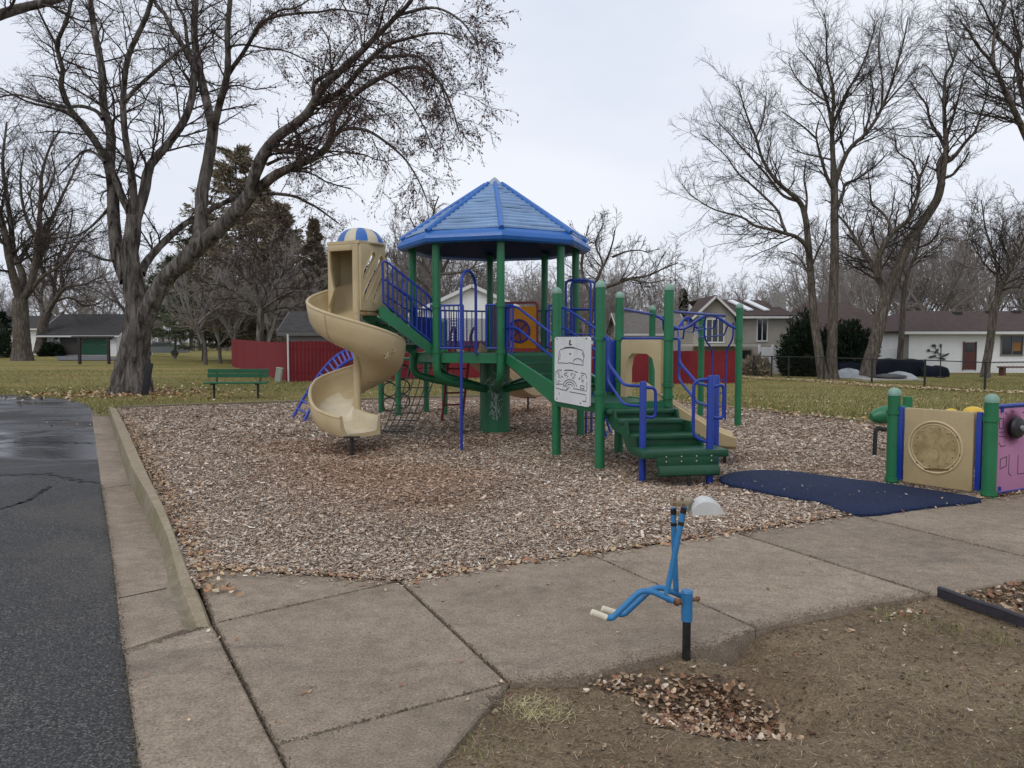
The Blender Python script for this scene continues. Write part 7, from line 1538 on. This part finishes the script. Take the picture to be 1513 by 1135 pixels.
m = MB(); m.box(((xd0 + xd1) / 2, d - 0.076, Z(514, d)), ((xd1 - xd0) * 0.72, 0.012, 0.55)); m.build('door_glass', MATS['window_glass'], dd_, smooth=0)
m = MB()
for xx in (xd0 - 0.04, xd1 + 0.04): m.box((xx, d - 0.05, (Z(506, d) + z) / 2 + 0.1), (0.07, 0.09, Z(506, d) - z - 0.12))
m.build('door_frame', mat('brown_trim', (0.07, 0.05, 0.045), 0.7), t, smooth=0)
window(t, (X(1479, d), d), (X(1511, d), d), Z(525, d), Z(497, d), 2, curtain=mat('ochre_curtain', (0.30, 0.14, 0.04), 0.8), frame=mat('grey_trim', (0.2, 0.19, 0.18), 0.7))
m = MB(); m.box((X(1337.5, d), d - 0.05, (zt + z) / 2), (0.42, 0.05, zt - z - 0.3)); m.build('downpipe', mat('grey_trim', (0.2, 0.19, 0.18), 0.7), t, smooth=0)
art = MB(); rr2 = random.Random(3)                            # dark metal wall ornament of birds and leaves
AT = thing('wall_ornament', 'dark metal bird ornament hung on the white house wall left of the red door', 'ornament', (X(1388, d), d - 0.08, Z(524, d)))
for (px, py, w, h, an) in ((1378, 527, .55, .16, 0.25), (1384, 519, .42, .16, 0.9), (1392, 530, .5, .14, -0.2), (1397, 525, .6, .13, 0.45), (1372, 518, .22, .2, 0.4), (1390, 511, .25, .14, 1.4), (1380, 511, .2, .3, 1.5)):
    c = P(px, py, d - 0.1); q = []
    for i in range(10): a = 2 * PI * i / 10; q.append(c + V((math.cos(an) * w / 2 * math.cos(a) - math.sin(an) * h / 2 * math.sin(a), 0, math.sin(an) * w / 2 * math.cos(a) + math.cos(an) * h / 2 * math.sin(a))))
    art.plate(q, 0.03)
art.bar(P(1372, 518, d - 0.1), P(1397, 525, d - 0.1), 0.02, 0.04); art.bar(P(1380, 511, d - 0.1), P(1392, 530, d - 0.1), 0.02, 0.04); art.bar(P(1378, 527, d - 0.1), P(1392, 530, d - 0.1), 0.02, 0.04)
art.build('leaf_plate', mat('iron_dark', (0.05, 0.05, 0.055), 0.6), AT, smooth=0)
# garden things behind the chain fence
q = P(1389, 560, 44); m = MB(); gz = gz_at(q.x, 44); m.tube([(q.x, 44, gz), (q.x, 44, Z(513, 44))], 0.03, 8); m.box((q.x, 44, gz + 0.03), (0.4, 0.4, 0.06)); o = m.build('garden_pole', BLACK); tag(o, 'thin black pole standing on the lawn in front of the wall ornament', 'pole')
navy = mat('navy_cover', (0.006, 0.009, 0.018), 0.85, spec=0.15, var=0.3, noise=1.2)
d = 46.5
for (pa, pb, ya, yb2, lab) in ((1236, 1296, 535, 556, 'long dark navy covered garden sofa behind the leaning tree trunks'), (1290, 1362, 530, 556, 'taller dark navy covered furniture left of the white house, with a raised back'), (1357, 1396, 540, 552, 'low dark navy covered bench end beside the white house wall')):
    xa, xb = X(pa, d), X(pb, d); zb = gz_at(xa, d); zt = Z(ya, d); m = MB(); n = 9
    vs = []
    for (yy, zz) in ((d - 0.55, zb), (d - 0.6, zb + 0.25), (d - 0.5, zt - 0.18), (d - 0.35, zt - 0.05), (d + 0.2, zt), (d + 0.45, zt - 0.08), (d + 0.5, zb)):
        for i in range(n): t = i / (n - 1); vs.append((xa + (xb - xa) * t, yy + 0.03 * math.sin(i * 2.2), zz - (0.05 * (1 - math.sin(PI * t)) + 0.04 * math.sin(i * 1.7)) * (zz > zb + 0.3)))
    fs = [[r * n + i, r * n + i + 1, (r + 1) * n + i + 1, (r + 1) * n + i] for r in range(6) for i in range(n - 1)] + [[r * n for r in range(7)], [r * n + n - 1 for r in range(7)][::-1]]
    m.add(vs, fs); o = m.build('covered_furniture', navy, smooth=40); tag(o, lab, 'furniture', 'covered garden furniture')
    d -= 0.4
tarp = mat('tarp_clear', (0.33, 0.36, 0.385), 0.3, var=0.15, noise=2)
for px, w, h, lab in ((1254, 2.3, 0.5, 'pale translucent tarp heap between the vertical trunk and the forked tree'), (1330, 1.9, 0.34, 'smaller pale tarp heap at the foot of the thin crooked tree')):
    d = 44.5; xc = X(px, d); zb = gz_at(xc, d); vs = []; fs = []; n, k = 18, 8
    for j in range(k + 1):
        r = j / k
        for i in range(n): a = 2 * PI * i / n; rr_ = 1 + 0.12 * math.sin(3 * a + px) + 0.06 * math.sin(7 * a); vs.append((xc + w / 2 * r * rr_ * math.cos(a), d + 0.7 * r * rr_ * math.sin(a), zb + h * (1 - r ** 2.2) * (1 + 0.12 * math.sin(5 * a + j))))
    for j in range(k):
        for i in range(n): fs.append([j * n + i, j * n + (i + 1) % n, (j + 1) * n + (i + 1) % n, (j + 1) * n + i])
    m = MB(); m.add(vs, fs); o = m.build('tarp_heap', tarp, smooth=60); tag(o, lab, 'tarp', 'tarp heaps in the garden')
d = 42; xc = X(1317, d); zb = gz_at(xc, d); FPT = thing('fire_pit', 'round dark garden fire pit on a pale slab in front of the thin crooked tree', 'fire pit', (xc, d, zb)); m = MB(); m.lathe([(0.55, zb + 0.08), (0.85, zb + 0.16), (0.8, zb + 0.25), (0.3, zb + 0.33), (0, zb + 0.34)], (xc, d, 0), 20); m.build('bowl', mat('iron_dark', (0.05, 0.05, 0.055), 0.6), FPT); m = MB(); m.box((xc - 0.2, d, zb + 0.04), (3.2, 1.6, 0.10)); m.build('slab', mat('pale_slab', (0.42, 0.40, 0.37), 0.8, var=0.1, noise=3), FPT, smooth=0)
# firewood bench
d = 47; xc = X(1502, d); zb = gz_at(xc, d); WB = thing('garden_bench', 'red-brown timber bench under the white house window at the right edge', 'bench', (xc, d, zb)); wd = mat('timber_red', (0.12, 0.05, 0.04), 0.8, var=0.3, noise=4)
m = MB(); m.box((xc, d, zb + 0.52), (2.0, 0.5, 0.08)); m.build('seat', wd, WB, smooth=0)
for s in (-1, 1): m = MB(); m.box((xc + s * 0.8, d, zb + 0.24), (0.16, 0.45, 0.48)); m.build('leg', wd, WB, smooth=0)
# white vinyl fences
for (pa, pb, d, ya, lab) in ((1122, 1161, 49.5, 513, 'white vinyl fence section between the tan house and the dark shrub'), (1262, 1335, 51.5, 515, 'white vinyl fence section below the brown roof behind the forked tree')):
    xa, xb = X(pa, d), X(pb, d); zb = gz_at(xa, d); T_ = thing('vinyl_fence', lab, 'fence', ((xa + xb) / 2, d, zb), 'white vinyl fences'); m = MB(); n = max(3, int((xb - xa) / 0.18))
    for i in range(n): m.box((xa + (i + 0.5) * (xb - xa) / n, d, (zb + Z(ya, d)) / 2), ((xb - xa) / n - 0.012, 0.05, Z(ya, d) - zb))
    m.build('panel', mat('vinyl_white', (0.70, 0.71, 0.72), 0.4, var=0.04, noise=1), T_, smooth=0)
    for xx in (xa, (xa + xb) / 2, xb): m = MB(); m.box((xx, d - 0.03, (zb + Z(ya, d)) / 2 + 0.08), (0.14, 0.13, Z(ya, d) - zb + 0.16), bev=0.02); m.build('post', MATS['vinyl_white'], T_, smooth=0)
# chain-link fence
cps = [(V((19.75 + 3.2, 26.5, 0))), V((19.75, 32.0, 0)), V((17.6, 35.5, 0)), V((17.9 - 0.25, 38.6, 0)) * 1.0, V((16.3, 41.0, 0)), V((15.7, 43.6, 0)), V((15.1, 45.6, 0)), V((14.4, 46.5, 0))]
cps = [V((22.9, 26.8, 0)), G(1455, 577, -0.5), G(1366, 569, -0.5), G(1288, 565.5, -0.5), G(1217, 560, -0.5), G(1165, 558, -0.5), G(1140, 556.5, -0.5), G(1113, 555, -0.5)]
CF = thing('chain_fence', 'low black chain-link fence running along the far right edge of the lawn', 'fence', cps[3]); H_ = 1.22
for p in cps: gz = gz_at(p.x, p.y); m = MB(); m.tube([(p.x, p.y, gz - 0.1), (p.x, p.y, gz + H_ + 0.04)], 0.05, 8); m.build('post', BLACK, CF)
m = MB()
for a, b in zip(cps, cps[1:]):
    za, zb = gz_at(a.x, a.y), gz_at(b.x, b.y); m.tube([(a.x, a.y, za + H_), (b.x, b.y, zb + H_)], 0.026, 6); m.tube([(a.x, a.y, za + 0.06), (b.x, b.y, zb + 0.06)], 0.008, 4)
m.build('rail', BLACK, CF)
m = MB()
for a, b in zip(cps, cps[1:]):
    za, zb = gz_at(a.x, a.y), gz_at(b.x, b.y); L = (b - a).length; n = int(L / 0.16); u = (b - a).normalized()
    for i in range(-7, n + 1):
        for s in (1, -1):
            x0_, x1_ = i * 0.16, i * 0.16 + H_; zz0, zz1 = (0.05, H_) if s == 1 else (H_, 0.05)
            if x0_ < 0: zz0 += (zz1 - zz0) * (-x0_) / H_; x0_ = 0
            if x1_ > L: zz1 = zz0 + (zz1 - zz0) * (L - x0_) / max(1e-6, x1_ - x0_); x1_ = L
            if x1_ - x0_ < 0.05: continue
            p, q = a + u * x0_, a + u * x1_; p.z = za + (zb - za) * x0_ / L + zz0; q.z = za + (zb - za) * x1_ / L + zz1; w = V((0, 0, 0.0025)); m.add([p - w, q - w, q + w, p + w], [[0, 1, 2, 3]])
m.build('mesh_wire', mat('wire_black', (0.02, 0.02, 0.02), 0.5), CF, smooth=0)
# red board fence
g = NG('fence_red', 0.8, 0.2); v = g.mapping((9, 9, 0.6)); a_ = g.noise(1.5, 5, 0.65, v); b_ = g.noise(0.6, 4)
g.out(g.mix(0.6, g.ramp(a_, [(0.3, (0.135, 0.012, 0.018)), (0.7, (0.255, 0.030, 0.036))]), g.ramp(b_, [(0.3, (0.15, 0.015, 0.021)), (0.7, (0.235, 0.032, 0.038))])), None, g.bump(a_, 0.3, 0.01))
fl = [V((X(342, 49), 49, 0)), V((X(425, 30.6), 30.6, 0)), V((X(1000, 37.8), 37.8, 0)), V((X(1097, 39.0), 39.0, 0))]
RF = thing('board_fence', 'long dark red board fence behind the play structure with an angled left wing', 'fence', fl[1]); rf_ = random.Random(8)
for a, b in zip(fl, fl[1:]):
    L = (b - a).length; n = int(L / 0.145); u = (b - a).normalized(); m = MB(); bw = L / n; wing = a is fl[0]
    for i in range(n):
        c0, c1 = a + u * (bw * i + 0.004), a + u * (bw * (i + 1) - 0.004); c = (c0 + c1) / 2; zb = gz_at(c.x, c.y); t = (i + .5) / n
        hh = (1.62 if not wing else 1.72 - 0.18 * t) + rf_.uniform(-0.012, 0.012); m.bar((c0.x, c0.y, zb + hh / 2), (c1.x, c1.y, zb + hh / 2), 0.022, hh)
    m.build('fence_panel', MATS['fence_red'], RF, smooth=0)
    for i in range(int(L / 2.4) + 1):
        c = a + u * min(L, 2.4 * i); n_ = V((-u.y, u.x, 0)) * 0.07; zb = gz_at(c.x, c.y); m = MB(); m.box((c.x + n_.x, c.y + n_.y, zb + 0.8), (0.1, 0.1, 1.6)); m.build('post', MATS['fence_red'], RF, smooth=0)
    m = MB()
    for zz in (0.35, 1.3): n_ = V((-u.y, u.x, 0)) * 0.03; m.bar((a.x + n_.x, a.y + n_.y, gz_at(a.x, a.y) + zz), (b.x + n_.x, b.y + n_.y, gz_at(b.x, b.y) + zz), 0.04, 0.09)
    m.build('fence_rail', MATS['fence_red'], RF, smooth=0)
m = MB(); p = fl[1] + V((0.02, -0.05, 0)); m.box((p.x, p.y, gz_at(p.x, p.y) + 0.95), (0.06, 0.05, 1.9)); m.build('corner_post', mat('white_trim', (0.66, 0.66, 0.65), 0.6), RF, smooth=0)
# grey shed behind the fence corner, white gabled house behind the deck
d = 36; tt, rf = gable_house('garden_shed', 'low grey shed with a dark roof just behind the red fence corner', X(424, d), X(560, d), d, d + 3.6, -0.1, Z(489, d) + 0.1, Z(462, d) + 0.1, W_GREY, R_DARK, 0.35, 'x', 'shed', mat('shed_trim', (0.12, 0.115, 0.11), 0.7))
d = 46; xa, xb = X(612, d), X(784, d); tt, rf = gable_house('house', 'white gabled house with a grey roof seen between the deck posts', xa, xb, d, d + 9, -0.2, Z(463, d) + 0.2, Z(423, d) + 0.2, W_WHITE, R_GREY, 0.3, 'y')
d = 62; tt, rf = gable_house('house', 'pale distant house with a grey roof glimpsed under the overhead ladder', X(920, d), X(1012, d), d, d + 8, -0.4, Z(492, d) + 0.4, Z(462, d) + 0.4, W_WHITE, R_GREY, 0.4, 'x')
window(tt, (X(968, d), d), (X(982, d), d), Z(508, d), Z(497, d), 1)
# garage with the green door
d = 80; x0, x1 = X(66, d), X(172, d); z = 0.1
tt, rf = gable_house('garage', 'white double garage with a dark green door and dark roof at the left', x0, x1, d, d + 8, z, Z(493, d) - z, Z(464, d) - z, W_WHITE, R_DARK, 0.6, 'x', 'garage')
gd = mat('garage_green', (0.010, 0.075, 0.042), 0.5, var=0.15, noise=1); gdk = mat('garage_dark', (0.045, 0.04, 0.037), 0.6, var=0.2, noise=1)
for a_, b_, mt_, nm in ((89, 119, gdk, 'door'), (119, 160, gd, 'garage_door')):
    m = MB(); n = 4; zt = Z(494.5, d)
    for i in range(n): h = (zt - z) / n; m.box(((X(a_, d) + X(b_, d)) / 2, d - 0.06, z + h * (i + 0.5)), (X(b_, d) - X(a_, d) - 0.04, 0.08, h - 0.03))
    m.build(nm, mt_, tt, smooth=0)
for px in (84, 164):
    m = MB(); m.box((X(px, d), d - 0.15, Z(499, d)), (0.22, 0.25, 0.4), bev=0.05); m.build('wall_lamp', BLACK, tt, smooth=0)
m = MB(); m.prism([(X(84, d), d - 0.5), (X(164, d), d - 0.5), (X(176, 62), 62), (X(86, 62), 62)], 0.0, 0.012); o = m.build('driveway', mat('drive_grey', (0.10, 0.10, 0.105), 0.9, var=0.2, noise=0.6), smooth=0); tag(o, kind='structure')
d = 88; tt, rf = gable_house('house', 'white house wall half hidden by the thick bare tree at the left edge', X(8, d), X(64, d), d, d + 8, 0.1, Z(486, d), Z(468, d), W_WHITE, R_DARK, 0.5, 'x')
# dark post frame on the lawn
d = 53; FR = thing('post_frame', 'dark frame of two posts and a top beam standing on the lawn before the garage', 'frame', (X(138, d), d, 0)); bw = mat('dark_wood', (0.028, 0.022, 0.02), 0.8)
for px in (117, 160): m = MB(); m.box((X(px, d), d, 0.92), (0.16, 0.16, 1.9)); m.build('post', bw, FR, smooth=0)
m = MB(); m.bar((X(106, d), d, 1.82), (X(168, d), d, 1.82), 0.12, 0.14); m.bar((X(117, d), d, 1.35), (X(127, d), d, 1.8), 0.08, 0.08); m.build('beam', bw, FR, smooth=0)
# parked vehicle far behind the maple
d = 78; xc = X(243, d); z = 0.0; CAR = thing('parked_car', 'silver parked car seen far behind the big maple trunk', 'car', (xc, d, z)); cp = mat('car_silver', (0.17, 0.18, 0.18), 0.3, 0.5)
m = MB(); prof = [(-2.1, 0.35), (-2.15, 0.75), (-1.3, 0.95), (-0.8, 1.45), (0.9, 1.48), (1.5, 1.0), (2.1, 0.9), (2.15, 0.35)]; n = len(prof); vs = [(xc + x, d - 0.85, z + h) for x, h in prof] + [(xc + x, d + 0.85, z + h) for x, h in prof]
m.add(vs, [list(range(n)), [n + i for i in range(n)][::-1]] + [[i, (i + 1) % n, n + (i + 1) % n, n + i] for i in range(n)]); body = m.build('body', cp, CAR, smooth=30)
m = MB(); m.plate([(xc - 1.05, d - 0.87, z + 1.0), (xc + 1.2, d - 0.87, z + 1.02), (xc + 0.8, d - 0.87, z + 1.38), (xc - 0.72, d - 0.87, z + 1.36)], 0.03); m.build('side_window', MATS['window_glass'], CAR, smooth=0)
for s in (-1.35, 1.35): m = MB(); m.tube([(xc + s, d - 0.9, z + 0.33), (xc + s, d - 0.65, z + 0.33)], 0.33, 18); m.build('wheel', BLACK, CAR)
# ------------------------------------------------------------------ camera, sky, sun
cam = bpy.data.cameras.new('camera'); co = bpy.data.objects.new('camera', cam); COL.objects.link(co)
cam.sensor_width = 36.0; cam.lens = FPX / 1513.0 * 36.0; cam.clip_start = 0.05; cam.clip_end = 2000
co.location = (0, 0, EYE); co.rotation_euler = (math.radians(90) - PITCH, 0, 0); sc.camera = co
w = bpy.data.worlds.new('World'); sc.world = w; w.use_nodes = True; nt = w.node_tree; N = nt.nodes; L = nt.links; bg = N['Background']
EL, ROT = math.radians(48), math.radians(215)
sk = N.new('ShaderNodeTexSky'); sk.sky_type = 'NISHITA'; sk.sun_disc = False; sk.sun_elevation = EL; sk.sun_rotation = ROT; sk.air_density = 1.0; sk.dust_density = 2.0
tc = N.new('ShaderNodeTexCoord'); mp = N.new('ShaderNodeMapping'); mp.inputs['Scale'].default_value = (1.0, 1.0, 2.6); L.new(tc.outputs['Generated'], mp.inputs['Vector'])
nz = N.new('ShaderNodeTexNoise'); nz.inputs['Scale'].default_value = 1.5; nz.inputs['Detail'].default_value = 5; nz.inputs['Roughness'].default_value = 0.5; L.new(mp.outputs['Vector'], nz.inputs['Vector'])
cr_ = N.new('ShaderNodeValToRGB'); cr_.color_ramp.elements[0].position = 0.32; cr_.color_ramp.elements[0].color = (0.64, 0.70, 0.825, 1); cr_.color_ramp.elements[1].position = 0.68; cr_.color_ramp.elements[1].color = (0.86, 0.89, 0.96, 1); L.new(nz.outputs['Fac'], cr_.inputs['Fac'])
sc10 = N.new('ShaderNodeVectorMath'); sc10.operation = 'SCALE'; sc10.inputs['Scale'].default_value = 10.0; L.new(cr_.outputs['Color'], sc10.inputs[0])
mx = N.new('ShaderNodeMix'); mx.data_type = 'RGBA'; mx.inputs[0].default_value = 0.93; L.new(sk.outputs['Color'], mx.inputs[6]); L.new(sc10.outputs['Vector'], mx.inputs[7])
L.new(mx.outputs[2], bg.inputs['Color']); bg.inputs['Strength'].default_value = 0.1
sl_ = bpy.data.lights.new('sun', 'SUN'); so = bpy.data.objects.new('sun', sl_); COL.objects.link(so); sl_.energy = 0.8; sl_.angle = math.radians(28); sl_.color = (1.0, 0.96, 0.9)
sd = V((math.sin(ROT) * math.cos(EL), math.cos(ROT) * math.cos(EL), math.sin(EL))); so.rotation_euler = sd.to_track_quat('Z', 'Y').to_euler(); so.location = (0, 0, 30)
sc.view_settings.view_transform = 'Standard'; sc.view_settings.look = 'None'; sc.view_settings.exposure = 0.12; sc.view_settings.gamma = 1.0; sc.view_settings.use_curve_mapping = False
sc.cycles.use_denoising = True
try: sc.cycles.denoiser = 'OPENIMAGEDENOISE'; sc.cycles.denoising_input_passes = 'RGB_ALBEDO_NORMAL'
except Exception: pass
sc.cycles.max_bounces = 5; sc.cycles.diffuse_bounces = 3; sc.cycles.glossy_bounces = 3; sc.cycles.use_adaptive_sampling = True; sc.cycles.adaptive_threshold = 0.012
